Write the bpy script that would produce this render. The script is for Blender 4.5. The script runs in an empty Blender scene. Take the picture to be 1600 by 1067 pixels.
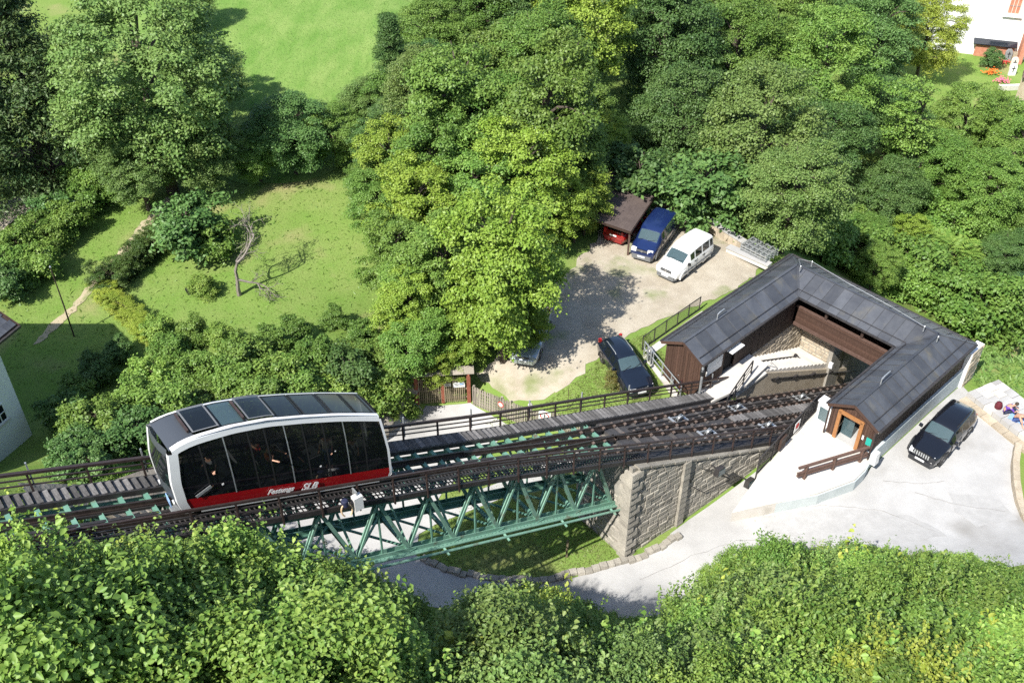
import bpy, math, random
import numpy as np
from mathutils import Vector, Matrix, geometry
R=math.radians; PI=math.pi
scene=bpy.context.scene; COL=scene.collection
# ---------------------------------------------------------------- camera, world, sun, exposure
PITCH=39.0; CAMH=40.0; FPX=1600.0
cam=bpy.data.cameras.new('camera'); cam.lens=36.0; cam.sensor_width=36.0; cam.clip_start=.5; cam.clip_end=2000
camo=bpy.data.objects.new('camera',cam); COL.objects.link(camo)
camo.location=(0,0,CAMH); camo.rotation_euler=(R(90-PITCH),0,0); scene.camera=camo
SUN_AZ=51.0; SUN_EL=48.0      # shadows run along SUN_AZ (from +x towards +y)
w=bpy.data.worlds.new('World'); scene.world=w; w.use_nodes=True
nt=w.node_tree; bg=nt.nodes['Background']; sky=nt.nodes.new('ShaderNodeTexSky'); sky.sky_type='NISHITA'
sky.sun_disc=False; sky.sun_elevation=R(SUN_EL); sky.sun_rotation=math.atan2(-math.cos(R(SUN_AZ)),-math.sin(R(SUN_AZ)))
sky.air_density=1.0; sky.dust_density=1.0; sky.ozone_density=1.0
nt.links.new(sky.outputs[0],bg.inputs[0]); bg.inputs[1].default_value=0.125
sl=bpy.data.lights.new('sun','SUN'); sl.energy=5.0; sl.angle=R(.53); sl.color=(1,.96,.89)
so=bpy.data.objects.new('sun',sl); COL.objects.link(so)
so.rotation_euler=Vector((math.cos(R(SUN_AZ))*math.cos(R(SUN_EL)),math.sin(R(SUN_AZ))*math.cos(R(SUN_EL)),-math.sin(R(SUN_EL)))).to_track_quat('-Z','Y').to_euler()
vs=scene.view_settings; vs.view_transform='Standard'; vs.look='None'; vs.exposure=0.72; vs.gamma=1; vs.use_curve_mapping=False
scene.cycles.max_bounces=6; scene.cycles.diffuse_bounces=3; scene.cycles.glossy_bounces=3; scene.cycles.transmission_bounces=4; scene.cycles.transparent_max_bounces=6
scene.cycles.caustics_reflective=False; scene.cycles.caustics_refractive=False
scene.cycles.use_denoising=False; scene.cycles.use_adaptive_sampling=True; scene.cycles.adaptive_threshold=.015
# ---------------------------------------------------------------- pixel rays (photo pixels, 1600 x 1067) -> places in the world
_p=R(PITCH); CAM=np.array([0,0,CAMH]); FW=np.array([0,math.cos(_p),-math.sin(_p)]); UPV=np.array([0,math.sin(_p),math.cos(_p)])
def ray(x,y): return FW+np.array([1.,0,0])*((x-800)/FPX)-UPV*((y-533.5)/FPX)
def at(x,y,z):
    d=ray(x,y); return CAM+d*((z-CAMH)/d[2])
def proj(P):
    v=np.asarray(P,float)-CAM; k=v@FW
    return 800+FPX*v[0]/k, 533.5-FPX*(v@UPV)/k
# track frame: s along the line (downhill), t to the near side, h above the reference slope
TH=R(37.5); GR=.43
TD=np.array([math.cos(TH),math.sin(TH),0]); TN=np.array([math.sin(TH),-math.cos(TH),0]); T0=CAM+ray(290,797)*34
def trk(s,t,h): return T0+TD*s+TN*t+np.array([0,0,h-GR*s])
def TL(s,t,h): return (s,-t,h-GR*s)           # the same in the local frame of an Empty standing at T0 turned by TH
# building frame: x along the wings (away), y to the left
TB=R(43.5); BU=np.array([math.cos(TB),math.sin(TB),0]); BL=np.array([-math.sin(TB),math.cos(TB),0]); B0=np.array([17.4,50.0,0])
def bld(x,y,z): return B0+BU*x+BL*y+np.array([0,0,z])
# ---------------------------------------------------------------- terrain
CP=[]
def cp(z,*pts):
    for p in pts: CP.append((p[0],p[1],z))
cp(0.,(21,39),(26,42),(29,46),(25,37),(30,41),(22,34),(18,38),(27.5,44.5),(24,43))
cp(.2,(30,37),(35,40),(34,46)); cp(-.25,(18,34.5),(16,37)); cp(-.9,(14,34),(13,38),(13.5,31.5)); cp(-1.5,(8.5,34.5),(8.5,31),(9,38))
cp(-2.,(3,31.5),(3,29.2),(-3,32.5),(-5,40),(-2,38),(3,37),(6,38)); cp(-2.2,(-4,36),(-6.8,36),(-8,33)); cp(-1.8,(1,35),(4,34.5),(0,41),(4,40))
cp(-1.7,(-5.4,45),(-2.5,45)); cp(-1.2,(1,43.8)); cp(-.5,(4,43.2),(3,44.8)); cp(.15,(7,43.5),(2,47.5),(-1,47.6),(5,46))
cp(.4,(7,48),(5,52),(8,50),(9,56),(12,54),(8,62),(12,62),(15,59),(10,66),(5,58),(0,52),(12,50),(3,55),(14,56)); cp(.6,(0,58),(3,64))
cp(1.3,(-17,51),(-12,54),(-20,46),(-25,47)); cp(1.8,(-24,57),(-32,52),(-14,60),(-19,57)); cp(1.,(-8,52),(-25,40),(-28,37),(-22,41)); cp(.8,(-5,51),(-4,56))
cp(2.2,(-30,62),(-24,66),(-36,60),(-40,52),(-34,44)); cp(2.,(-10,47),(-13,46),(-17,43),(-9,60)); cp(2.3,(-13,42),(-9,44.5),(-17,39)); cp(2.5,(-20,75),(-30,75),(-10,70),(-5,66)); cp(4,(-18,95),(-30,95),(-5,90)); cp(7,(-20,130),(-50,120),(0,130)); cp(3,(-45,75),(-55,60))
cp(-1.7,(-7.5,42),(-9,39),(-11,36.5)); cp(-1.9,(-10,34),(-12.5,34)); cp(0.,(-12.5,30)); cp(4,(-18.5,31),(-20,35)); cp(9,(-20,25),(-15,22.5)); cp(12,(-20,18),(-26,19)); cp(1.5,(-9.5,27)); cp(8,(-28,30)); cp(4,(-14.5,26.5))
cp(.5,(0,28),(5,28.5),(-5,29)); cp(.8,(10,29),(15,30)); cp(1.2,(22,30.5),(28,32)); cp(6,(0,22.5),(10,22.5),(20,24),(-6,23.5)); cp(11.5,(0,17),(10,17),(20,18),(30,20)); cp(15,(-10,14),(0,12),(12,12),(25,12)); cp(20,(-25,8),(0,6),(25,6)); cp(15.2,(-12,17),(-16,16)); cp(13.2,(-8,18)); cp(11.8,(-4.5,18.5)); cp(8.,(-4,21)); cp(7,(30,26)); cp(9,(38,28))
cp(-1,(15,64),(20,60)); cp(-3,(14,72),(22,62),(25,57)); cp(-4,(29.5,52),(27,54)); cp(-7,(30,58),(24,70),(34,53)); cp(-11,(36,60),(30,72),(42,56)); cp(-14.5,(41,66),(48,64)); cp(-12,(38,82),(50,80)); cp(-10,(47,95),(60,90),(40,100)); cp(-10,(60,115),(45,130),(80,110)); cp(-6,(28,92),(15,100)); cp(-2,(8,85),(10,76)); cp(0,(10,125)); cp(-16,(60,68),(60,55)); cp(-2,(35,49)); cp(0.2,(31,47.5))
CPa=np.array(CP)
def _tw():
    X=CPa[:,:2]; D=np.sqrt(((X[:,None]-X[None])**2).sum(-1)); n=len(X)
    A=np.zeros((n+3,n+3)); A[:n,:n]=D; A[:n,n]=1; A[:n,n+1:]=X; A[n,:n]=1; A[n+1:,:n]=X.T
    return np.linalg.solve(A,np.r_[CPa[:,2],0,0,0])
TWt=_tw()
def terrain(x,y):
    x=np.atleast_1d(np.asarray(x,float)); y=np.atleast_1d(np.asarray(y,float))
    z=np.zeros(len(x)); 
    for i in range(0,len(x),20000):
        xx=x[i:i+20000]; yy=y[i:i+20000]
        D=np.sqrt((xx[:,None]-CPa[None,:,0])**2+(yy[:,None]-CPa[None,:,1])**2)
        z[i:i+20000]=D@TWt[:-3]+TWt[-3]+TWt[-2]*xx+TWt[-1]*yy
    far=np.clip((np.hypot(x,y-50)-95)/80,0,1); z=z*(1-far)+far*np.where(x>20,-10,np.clip(3+(y-80)*.05,-5,12))
    # trench of the line below the station
    s=(x-T0[0])*TD[0]+(y-T0[1])*TD[1]; t=(x-T0[0])*TN[0]+(y-T0[1])*TN[1]
    cut=T0[2]-GR*s-1.0
    m=(s>20.5)&(s<72)&(np.abs(t+.3)<(2.0+.0*s))
    z=np.where(m,np.minimum(z,cut),z)
    lx=(x-B0[0])*BU[0]+(y-B0[1])*BU[1]; ly=(x-B0[0])*BL[0]+(y-B0[1])*BL[1]
    m2=(s>32)&(lx>-9)&(lx<14)&(ly<1.0)&(ly>-6.9)
    return np.where(m2,np.minimum(z,cut-1.2),z)
def tz(x,y): return float(terrain(x,y)[0])
def gp(px,py,it=26):
    z=0.
    lo=None
    d=ray(px,py); ks=np.linspace(18,190,500); P=CAM+d*ks[:,None]; zz=terrain(P[:,0],P[:,1])
    i=np.argmax(P[:,2]<zz); 
    if P[i,2]>=zz[i]: i=len(ks)-1
    a,b=ks[max(i-1,0)],ks[i]
    ks=np.linspace(a,b,24); P=CAM+d*ks[:,None]; zz=terrain(P[:,0],P[:,1]); j=np.argmax(P[:,2]<=zz)
    return P[j]
# ---------------------------------------------------------------- materials
def new_mat(name):
    m=bpy.data.materials.new(name); m.use_nodes=True; return m,m.node_tree.nodes,m.node_tree.links,m.node_tree.nodes['Principled BSDF']
def mat(name,c,c2=None,scale=6.,rough=.6,metal=0.,bump=0.,bscale=None,spec=.4,coat=0.,stretch=None,detail=6.,lo=.35,hi=.65,rand=0.,dirt=None,coord='Object'):
    m,N,L,b=new_mat(name)
    b.inputs['Roughness'].default_value=rough; b.inputs['Metallic'].default_value=metal; b.inputs['Specular IOR Level'].default_value=spec
    b.inputs['Coat Weight'].default_value=coat; b.inputs['Base Color'].default_value=(*c,1)
    tc=N.new('ShaderNodeTexCoord'); mp=N.new('ShaderNodeMapping'); L.new(tc.outputs[coord],mp.inputs[0])
    if stretch: mp.inputs['Scale'].default_value=stretch
    col=None
    if c2 is not None:
        n=N.new('ShaderNodeTexNoise'); n.inputs['Scale'].default_value=scale; n.inputs['Detail'].default_value=detail; n.inputs['Roughness'].default_value=.65; L.new(mp.outputs[0],n.inputs[0])
        r=N.new('ShaderNodeMapRange'); r.inputs[1].default_value=lo; r.inputs[2].default_value=hi; L.new(n.outputs[0],r.inputs[0])
        x=N.new('ShaderNodeMix'); x.data_type='RGBA'; x.inputs[6].default_value=(*c,1); x.inputs[7].default_value=(*c2,1); L.new(r.outputs[0],x.inputs[0]); col=x.outputs[2]
    if dirt is not None:
        n=N.new('ShaderNodeTexNoise'); n.inputs['Scale'].default_value=dirt[1]; n.inputs['Detail'].default_value=8; L.new(mp.outputs[0],n.inputs[0])
        r=N.new('ShaderNodeMapRange'); r.inputs[1].default_value=dirt[2]; r.inputs[2].default_value=dirt[2]+.18; L.new(n.outputs[0],r.inputs[0])
        x=N.new('ShaderNodeMix'); x.data_type='RGBA'; x.inputs[6].default_value=(*c,1); x.inputs[7].default_value=(*dirt[0],1); L.new(r.outputs[0],x.inputs[0])
        if col is not None: L.new(col,x.inputs[6])
        col=x.outputs[2]
    if rand:
        oi=N.new('ShaderNodeObjectInfo'); r=N.new('ShaderNodeMapRange'); r.inputs[3].default_value=1-rand; r.inputs[4].default_value=1+rand; L.new(oi.outputs['Random'],r.inputs[0])
        hs=N.new('ShaderNodeHueSaturation'); L.new(r.outputs[0],hs.inputs['Value']); hs.inputs['Color'].default_value=(*c,1)
        if col is not None: L.new(col,hs.inputs['Color'])
        col=hs.outputs[0]
    if col is not None: L.new(col,b.inputs['Base Color'])
    if bump:
        n=N.new('ShaderNodeTexNoise'); n.inputs['Scale'].default_value=bscale or scale*4; n.inputs['Detail'].default_value=5; L.new(mp.outputs[0],n.inputs[0])
        bp=N.new('ShaderNodeBump'); bp.inputs['Strength'].default_value=bump; bp.inputs['Distance'].default_value=.05; L.new(n.outputs[0],bp.inputs['Height']); L.new(bp.outputs[0],b.inputs['Normal'])
    return m
def leaf_mat(name,c,c2,trans=.3,var=.25):
    trans*=.72
    m,N,L,b=new_mat(name)
    a=N.new('ShaderNodeAttribute'); a.attribute_name='lr'
    x=N.new('ShaderNodeMix'); x.data_type='RGBA'; x.inputs[6].default_value=(*c,1); x.inputs[7].default_value=(*c2,1); L.new(a.outputs['Fac'],x.inputs[0])
    oi=N.new('ShaderNodeObjectInfo'); hs=N.new('ShaderNodeHueSaturation'); L.new(x.outputs[2],hs.inputs['Color'])
    r=N.new('ShaderNodeMapRange'); r.inputs[3].default_value=.494; r.inputs[4].default_value=.514; L.new(oi.outputs['Random'],r.inputs[0]); L.new(r.outputs[0],hs.inputs['Hue'])
    r2=N.new('ShaderNodeMapRange'); r2.inputs[3].default_value=1-var; r2.inputs[4].default_value=1+var
    mu=N.new('ShaderNodeMath'); mu.operation='MULTIPLY'; mu.inputs[1].default_value=7.31; fr=N.new('ShaderNodeMath'); fr.operation='FRACT'; L.new(oi.outputs['Random'],mu.inputs[0]); L.new(mu.outputs[0],fr.inputs[0]); L.new(fr.outputs[0],r2.inputs[0]); L.new(r2.outputs[0],hs.inputs['Value'])
    L.new(hs.outputs[0],b.inputs['Base Color']); b.inputs['Roughness'].default_value=.5; b.inputs['Specular IOR Level'].default_value=.35
    t=N.new('ShaderNodeBsdfTranslucent'); L.new(hs.outputs[0],t.inputs[0]); mx=N.new('ShaderNodeMixShader'); mx.inputs[0].default_value=trans
    L.new(b.outputs[0],mx.inputs[1]); L.new(t.outputs[0],mx.inputs[2]); L.new(mx.outputs[0],N['Material Output'].inputs[0]); return m
def glass_mat(name,c,tr=.25,rough=.03):
    m,N,L,b=new_mat(name); b.inputs['Base Color'].default_value=(*c,1); b.inputs['Roughness'].default_value=rough; b.inputs['Specular IOR Level'].default_value=.8
    if tr:
        t=N.new('ShaderNodeBsdfTransparent'); t.inputs[0].default_value=(.75,.8,.8,1); mx=N.new('ShaderNodeMixShader'); mx.inputs[0].default_value=tr
        L.new(b.outputs[0],mx.inputs[1]); L.new(t.outputs[0],mx.inputs[2]); L.new(mx.outputs[0],N['Material Output'].inputs[0])
    return m
M={}
M['grass']=mat('grass_soil',(.14,.235,.045),(.19,.255,.07),.35,.95,bump=.8,bscale=9,spec=.1,dirt=((.30,.26,.13),.2,.565),detail=12)
M['meadow']=mat('meadow_grass',(.115,.225,.042),(.20,.29,.08),.5,.95,bump=1.,bscale=5,spec=.1,detail=12,dirt=((.22,.27,.09),.12,.55),stretch=(1,.45,1))
M['concrete']=mat('pale_concrete',(.36,.355,.345),(.45,.445,.435),.45,.9,bump=.3,bscale=14,spec=.2,dirt=((.27,.26,.245),.28,.56),detail=10)
M['patch']=mat('tar_patch',(.345,.34,.33),(.40,.395,.385),2,.9,bump=.3)
M['stain']=mat('old_stain',(.24,.23,.215),(.33,.32,.31),1.5,.8)
M['white_concrete']=mat('white_concrete',(.50,.475,.43),(.58,.55,.51),1.2,.9,bump=.2,bscale=20,spec=.2,dirt=((.36,.335,.29),.7,.6))
M['gravel']=mat('gravel',(.36,.315,.245),(.46,.415,.335),.8,.95,bump=.7,bscale=30,spec=.1,dirt=((.15,.2,.05),.34,.545))
M['dirt']=mat('trodden_dirt',(.36,.3,.19),(.45,.39,.27),1.5,.95,bump=.5,bscale=20,spec=.1,dirt=((.14,.2,.05),1.1,.53))
M['rock']=mat('bare_rock',(.26,.22,.18),(.40,.36,.30),.9,.95,bump=1.,bscale=3,spec=.15,dirt=((.09,.11,.04),.7,.6),rand=.12)
M['stone']=mat('wall_stone',(.265,.245,.21),(.36,.335,.285),2.2,.9,bump=.7,bscale=14,spec=.2,rand=.14,dirt=((.2,.19,.16),.9,.64))
M['stone_warm']=mat('warm_wall_stone',(.37,.31,.23),(.46,.40,.31),2.2,.9,bump=.7,bscale=14,spec=.2,rand=.13)
M['mortar']=mat('mortar',(.27,.25,.215),(.34,.32,.28),3,.95,bump=.5)
M['green']=mat('green_paint',(.10,.225,.17),(.145,.285,.22),1.2,.5,bump=.05,spec=.4,dirt=((.13,.10,.07),1.8,.6))
M['green_sunlit']=mat('sunlit_green_paint',(.17,.33,.25),(.23,.40,.31),2,.55,dirt=((.15,.12,.08),2.2,.58))  # the green paint brightened, sunlight put into the colour of the near members
M['steel_dark']=mat('dark_steel',(.028,.026,.027),(.05,.045,.043),4,.55,metal=.0,spec=.45)
M['rail']=mat('rail_steel',(.045,.035,.032),(.075,.058,.05),6,.42,metal=.35)
M['rail_brown']=mat('brown_rail_paint',(.04,.026,.024),(.06,.042,.038),5,.45)
M['deck']=mat('deck_plate',(.05,.048,.05),(.085,.08,.08),2.5,.75,bump=.3,bscale=20,dirt=((.12,.11,.10),1.1,.62))
M['plank']=mat('weathered_plank',(.075,.071,.07),(.155,.15,.147),3,.8,bump=.3,rand=.5,stretch=(1,6,1))  # weathered grey, darkened further for the shadow lying on the boardwalk
M['sleeper']=mat('sleeper',(.07,.062,.058),(.11,.10,.095),5,.85,rand=.3)
M['galv']=mat('galvanised_steel',(.42,.44,.45),(.55,.57,.58),5,.4,metal=.6)
M['roof']=mat('metal_roof',(.068,.073,.085),(.10,.106,.118),1.1,.45,metal=.25,spec=.5,bump=.12,bscale=3,rand=.2,dirt=((.13,.125,.11),.9,.58))
M['brown']=mat('brown_boards',(.062,.032,.022),(.085,.048,.034),5,.7,bump=.3,rand=.25,stretch=(4,4,.6))
M['brown_dark']=mat('dark_brown_wood',(.04,.024,.018),(.055,.034,.026),5,.7,rand=.2)
M['brown_rail']=mat('brown_timber_rail',(.09,.052,.04),(.13,.08,.063),6,.7,rand=.1)
M['orange_wood']=mat('orange_timber',(.30,.13,.045),(.38,.18,.07),6,.5)
M['aqua']=mat('pale_aqua_render',(.42,.47,.475),(.49,.535,.54),1.5,.85,bump=.2,dirt=((.33,.37,.34),.9,.6))
M['dark']=mat('dark_interior',(.012,.011,.011),rough=.9)  # near-black colour stands in for shade in rooms and openings; also print
M['white']=mat('white_paint',(.78,.78,.77),(.72,.72,.71),3,.35,coat=.3)
M['white_wall']=mat('white_render',(.82,.82,.82),(.86,.86,.86),.8,.9,bump=.12,bscale=8,dirt=((.6,.59,.55),.6,.66))
M['brick']=mat('red_brick_render',(.42,.16,.10),(.5,.24,.16),3,.9)
M['tile']=mat('roof_tile',(.10,.06,.05),(.15,.10,.085),3,.8,rand=.2)
M['car_black']=mat('black_car_paint',(.008,.009,.013),rough=.16,coat=1.,spec=.5)
M['car_white']=mat('white_car_paint',(.78,.78,.77),rough=.3,coat=.6)
M['car_blue']=mat('blue_car_paint',(.010,.022,.085),rough=.2,coat=1.)
M['car_red']=mat('red_car_paint',(.25,.012,.012),rough=.25,coat=.9)
M['car_silver']=mat('silver_car_paint',(.5,.55,.6),rough=.3,metal=.6,coat=.6)
M['car_navy']=mat('dark_navy_paint',(.008,.012,.022),rough=.15,coat=1.)
M['trim']=mat('grey_plastic_trim',(.16,.165,.17),rough=.6)
M['black_trim']=mat('black_plastic',(.018,.018,.019),rough=.55)
M['clip']=mat('rail_clip_rust',(.10,.07,.055),(.15,.115,.10),8,.8)
M['tyre']=mat('tyre',(.016,.016,.016),rough=.85)
M['rim']=mat('alloy',(.5,.5,.52),rough=.3,metal=.8)
M['lamp']=mat('lamp_glass',(.75,.77,.78),rough=.12,coat=1.)
M['lamp_red']=mat('red_lamp',(.4,.02,.02),rough=.2)
M['plate']=mat('number_plate',(.8,.8,.8),rough=.4)
M['windscreen']=glass_mat('windscreen',(.10,.16,.18),.45)
M['car_glass']=glass_mat('tinted_glass',(.012,.016,.018),.12)
M['cab_glass']=glass_mat('cabin_glass',(.006,.007,.009),.14)
M['roof_glass']=glass_mat('roof_glass',(.014,.018,.022),.3)
M['cab_red']=mat('red_cabin_paint',(.34,.006,.010),rough=.3,coat=.6)
M['cab_roof']=mat('grey_cabin_roof',(.085,.095,.11),rough=.4,metal=.3)
M['cab_white']=mat('white_cabin_paint',(.8,.8,.8),rough=.28,coat=.5)
M['seat']=mat('seat_grey',(.12,.12,.13),rough=.8)
M['rust_wood']=mat('red_brown_post',(.22,.065,.035),(.28,.10,.06),5,.8)
M['picket']=mat('weathered_picket',(.19,.155,.095),(.27,.225,.15),5,.85,rand=.3,stretch=(4,4,1))
M['picket_grey']=mat('grey_picket',(.25,.22,.18),(.34,.30,.25),5,.85,rand=.3,stretch=(4,4,1))
M['corrug']=mat('brown_corrugated',(.065,.048,.043),(.095,.072,.064),2,.6,dirt=((.06,.045,.04),1.,.6))
M['bark']=mat('bark',(.07,.055,.042),(.13,.105,.08),6,.9,bump=.8,stretch=(3,3,.7))
M['dead']=mat('bare_twig',(.16,.135,.115),(.26,.23,.2),8,.9)
M['skin']=mat('skin',(.5,.28,.19),rough=.55)
M['hair']=mat('hair',(.05,.03,.02),rough=.6)
for k,c in dict(purple=(.12,.05,.32),maroon=(.10,.012,.02),blue=(.05,.09,.25),navy=(.02,.025,.06),red=(.45,.03,.03),orange=(.7,.16,.02),cream=(.65,.6,.52),grey=(.25,.26,.27),teal=(.04,.2,.2),yellow=(.6,.45,.05),lightblue=(.25,.4,.65),sign_red=(.55,.03,.03),sign_green=(.02,.35,.28),pink=(.7,.15,.25),cable=(.7,.5,.3)).items():
    M[k]=mat(k+'_cloth' if k not in('sign_red','sign_green','cable') else k,c,rough=.75)
L_=leaf_mat
M['lf_maple']=L_('maple_leaf',(.175,.285,.032),(.30,.39,.062),.33,.1)
M['lf_mid']=L_('mid_leaf',(.10,.20,.034),(.205,.305,.06),.31,.2)
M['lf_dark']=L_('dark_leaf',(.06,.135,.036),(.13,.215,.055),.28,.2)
M['lf_walnut']=L_('olive_leaf',(.12,.205,.046),(.215,.29,.08),.3,.14)
M['lf_front']=L_('front_leaf',(.095,.195,.028),(.27,.365,.075),.34,.3)
M['lf_yellow']=L_('yellow_leaf',(.24,.33,.035),(.40,.44,.08),.34,.15)
M['lf_blue']=L_('blue_green_leaf',(.10,.23,.10),(.17,.31,.15),.28,.12)
M['lf_spruce']=L_('spruce_needle',(.05,.115,.035),(.10,.145,.045),.1,.15)
M['lf_thuja']=L_('thuja_leaf',(.05,.10,.022),(.10,.14,.03),.15,.15)
M['lf_bronze']=L_('bronze_leaf',(.16,.11,.035),(.12,.15,.035),.25,.1)
M['lf_grass']=L_('grass_blade',(.16,.22,.045),(.25,.28,.09),.35,.06)
M['lf_meadow']=L_('meadow_blade',(.14,.26,.05),(.21,.31,.085),.35,.06)
# ---------------------------------------------------------------- builders
class MB:
    def __init__(s): s.v=[]; s.f=[]; s.sm=False
    def add(s,vs,fs):
        o=len(s.v); s.v+= [tuple(map(float,v)) for v in vs]; s.f+=[tuple(i+o for i in f) for f in fs]; return s
    def hexa(s,b,t):
        return s.add(list(b)+list(t),[(3,2,1,0),(4,5,6,7),(0,1,5,4),(1,2,6,5),(2,3,7,6),(3,0,4,7)])
    def box(s,x0,x1,y0,y1,z0,z1):
        return s.hexa([(x0,y0,z0),(x1,y0,z0),(x1,y1,z0),(x0,y1,z0)],[(x0,y0,z1),(x1,y0,z1),(x1,y1,z1),(x0,y1,z1)])
    def beam(s,a,b,w,h,up=(0,0,1)):
        a=Vector(a); b=Vector(b); d=(b-a).normalized(); u=Vector(up); sd=d.cross(u)
        if sd.length<1e-4: sd=d.cross(Vector((1,0,0)))
        sd.normalize(); u=sd.cross(d); x=sd*(w/2); y=u*(h/2)
        return s.hexa([a-x-y,a+x-y,b+x-y,b-x-y],[a-x+y,a+x+y,b+x+y,b-x+y])
    def tube(s,pts,r,n=6,cap=True):
        pts=[Vector(p) for p in pts]; rs=r if isinstance(r,(list,tuple)) else [r]*len(pts); vs=[];fs=[]
        d0=(pts[1]-pts[0]).normalized(); x=d0.orthogonal().normalized()
        for i,p in enumerate(pts):
            d=(pts[min(i+1,len(pts)-1)]-pts[max(i-1,0)]).normalized(); x=(x-d*x.dot(d)).normalized(); y=d.cross(x)
            for k in range(n):
                a=2*PI*k/n; vs.append(p+(x*math.cos(a)+y*math.sin(a))*rs[i])
        for i in range(len(pts)-1):
            for k in range(n): fs.append((i*n+k,i*n+(k+1)%n,(i+1)*n+(k+1)%n,(i+1)*n+k))
        if cap: fs.append(tuple(range(n-1,-1,-1))); fs.append(tuple((len(pts)-1)*n+k for k in range(n)))
        return s.add(vs,fs)
    def prism(s,poly,ext):
        n=len(poly); e=Vector(ext); b=[Vector(p) for p in poly]; t=[p+e for p in b]
        return s.add(b+t,[tuple(range(n-1,-1,-1)),tuple(range(n,2*n))]+[(i,(i+1)%n,n+(i+1)%n,n+i) for i in range(n)])
    def lathe(s,prof,c=(0,0,0),axis='z',n=16):
        vs=[];fs=[]
        for r,z in prof:
            for k in range(n):
                a=2*PI*k/n; p=(r*math.cos(a),r*math.sin(a),z)
                if axis=='y': p=(p[0],p[2],p[1])
                if axis=='x': p=(p[2],p[0],p[1])
                vs.append((p[0]+c[0],p[1]+c[1],p[2]+c[2]))
        m=len(prof)
        for i in range(m-1):
            for k in range(n): fs.append((i*n+k,i*n+(k+1)%n,(i+1)*n+(k+1)%n,(i+1)*n+k))
        fs.append(tuple(range(n))); fs.append(tuple((m-1)*n+k for k in range(n)))
        return s.add(vs,fs)
    def mesh(s,name,mt=None,smooth=False):
        me=bpy.data.meshes.new(name); me.from_pydata(s.v,[],s.f); me.update()
        import bmesh
        bm=bmesh.new(); bm.from_mesh(me); bmesh.ops.recalc_face_normals(bm,faces=bm.faces); bm.to_mesh(me); bm.free()
        if mt: me.materials.append(M[mt] if isinstance(mt,str) else mt)
        if smooth: 
            me.polygons.foreach_set('use_smooth',[True]*len(me.polygons))
            try: me.set_sharp_from_angle(angle=R(35))
            except Exception: pass
        return me
    def build(s,name,mt,parent=None,smooth=False,**k): return link(name,s.mesh(name,mt,smooth),parent,**k)
def link(name,me,parent=None,loc=None,rot=None,scale=None,label=None,kind=None):
    o=bpy.data.objects.new(name,me); COL.objects.link(o)
    if parent: o.parent=parent
    if loc is not None: o.location=loc
    if rot is not None: o.rotation_euler=rot
    if scale is not None: o.scale=scale
    if label: o['label']=label
    if kind: o['kind']=kind
    return o
def tag(o,label,cat,group=None,kind=None):
    o['label']=label; o['category']=cat
    if group: o['group']=group
    if kind: o['kind']=kind
    return o
def thing(name,label,cat,loc=(0,0,0),rz=0.,group=None):
    o=bpy.data.objects.new(name,None); COL.objects.link(o); o.location=[float(v) for v in loc]; o.rotation_euler=(0,0,rz); o.empty_display_size=.2
    return tag(o,label,cat,group)
def structure(o,label): o['kind']='structure'; o['label']=label; o['category']=o.name.split('.')[0].replace('_',' '); return o
# ================================================================ GROUND
def grid_mesh(x0,x1,y0,y1,st):
    xs=np.arange(x0,x1+st,st); ys=np.arange(y0,y1+st,st); X,Y=np.meshgrid(xs,ys); nx,ny=len(xs),len(ys)
    Z=terrain(X.ravel(),Y.ravel()); V=np.c_[X.ravel(),Y.ravel(),Z]
    i=np.arange(nx*ny).reshape(ny,nx); F=np.c_[i[:-1,:-1].ravel(),i[:-1,1:].ravel(),i[1:,1:].ravel(),i[1:,:-1].ravel()]
    return V,F
def np_mesh(name,V,F,mt,smooth=True,lr=None):
    me=bpy.data.meshes.new(name); n=F.shape[1]
    me.vertices.add(len(V)); me.vertices.foreach_set('co',V.astype(np.float32).ravel())
    me.loops.add(F.size); me.loops.foreach_set('vertex_index',F.astype(np.int32).ravel())
    me.polygons.add(len(F)); me.polygons.foreach_set('loop_start',np.arange(0,F.size,n,dtype=np.int32))
    try: me.polygons.foreach_set('loop_total',np.full(len(F),n,np.int32))
    except Exception: pass
    if smooth: me.polygons.foreach_set('use_smooth',np.ones(len(F),bool))
    if lr is not None:
        a=me.attributes.new('lr','FLOAT','FACE'); a.data.foreach_set('value',lr.astype(np.float32))
    me.update(calc_edges=True); me.materials.append(M[mt]); return me
V,F=grid_mesh(-75,85,2,150,.55)
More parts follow.
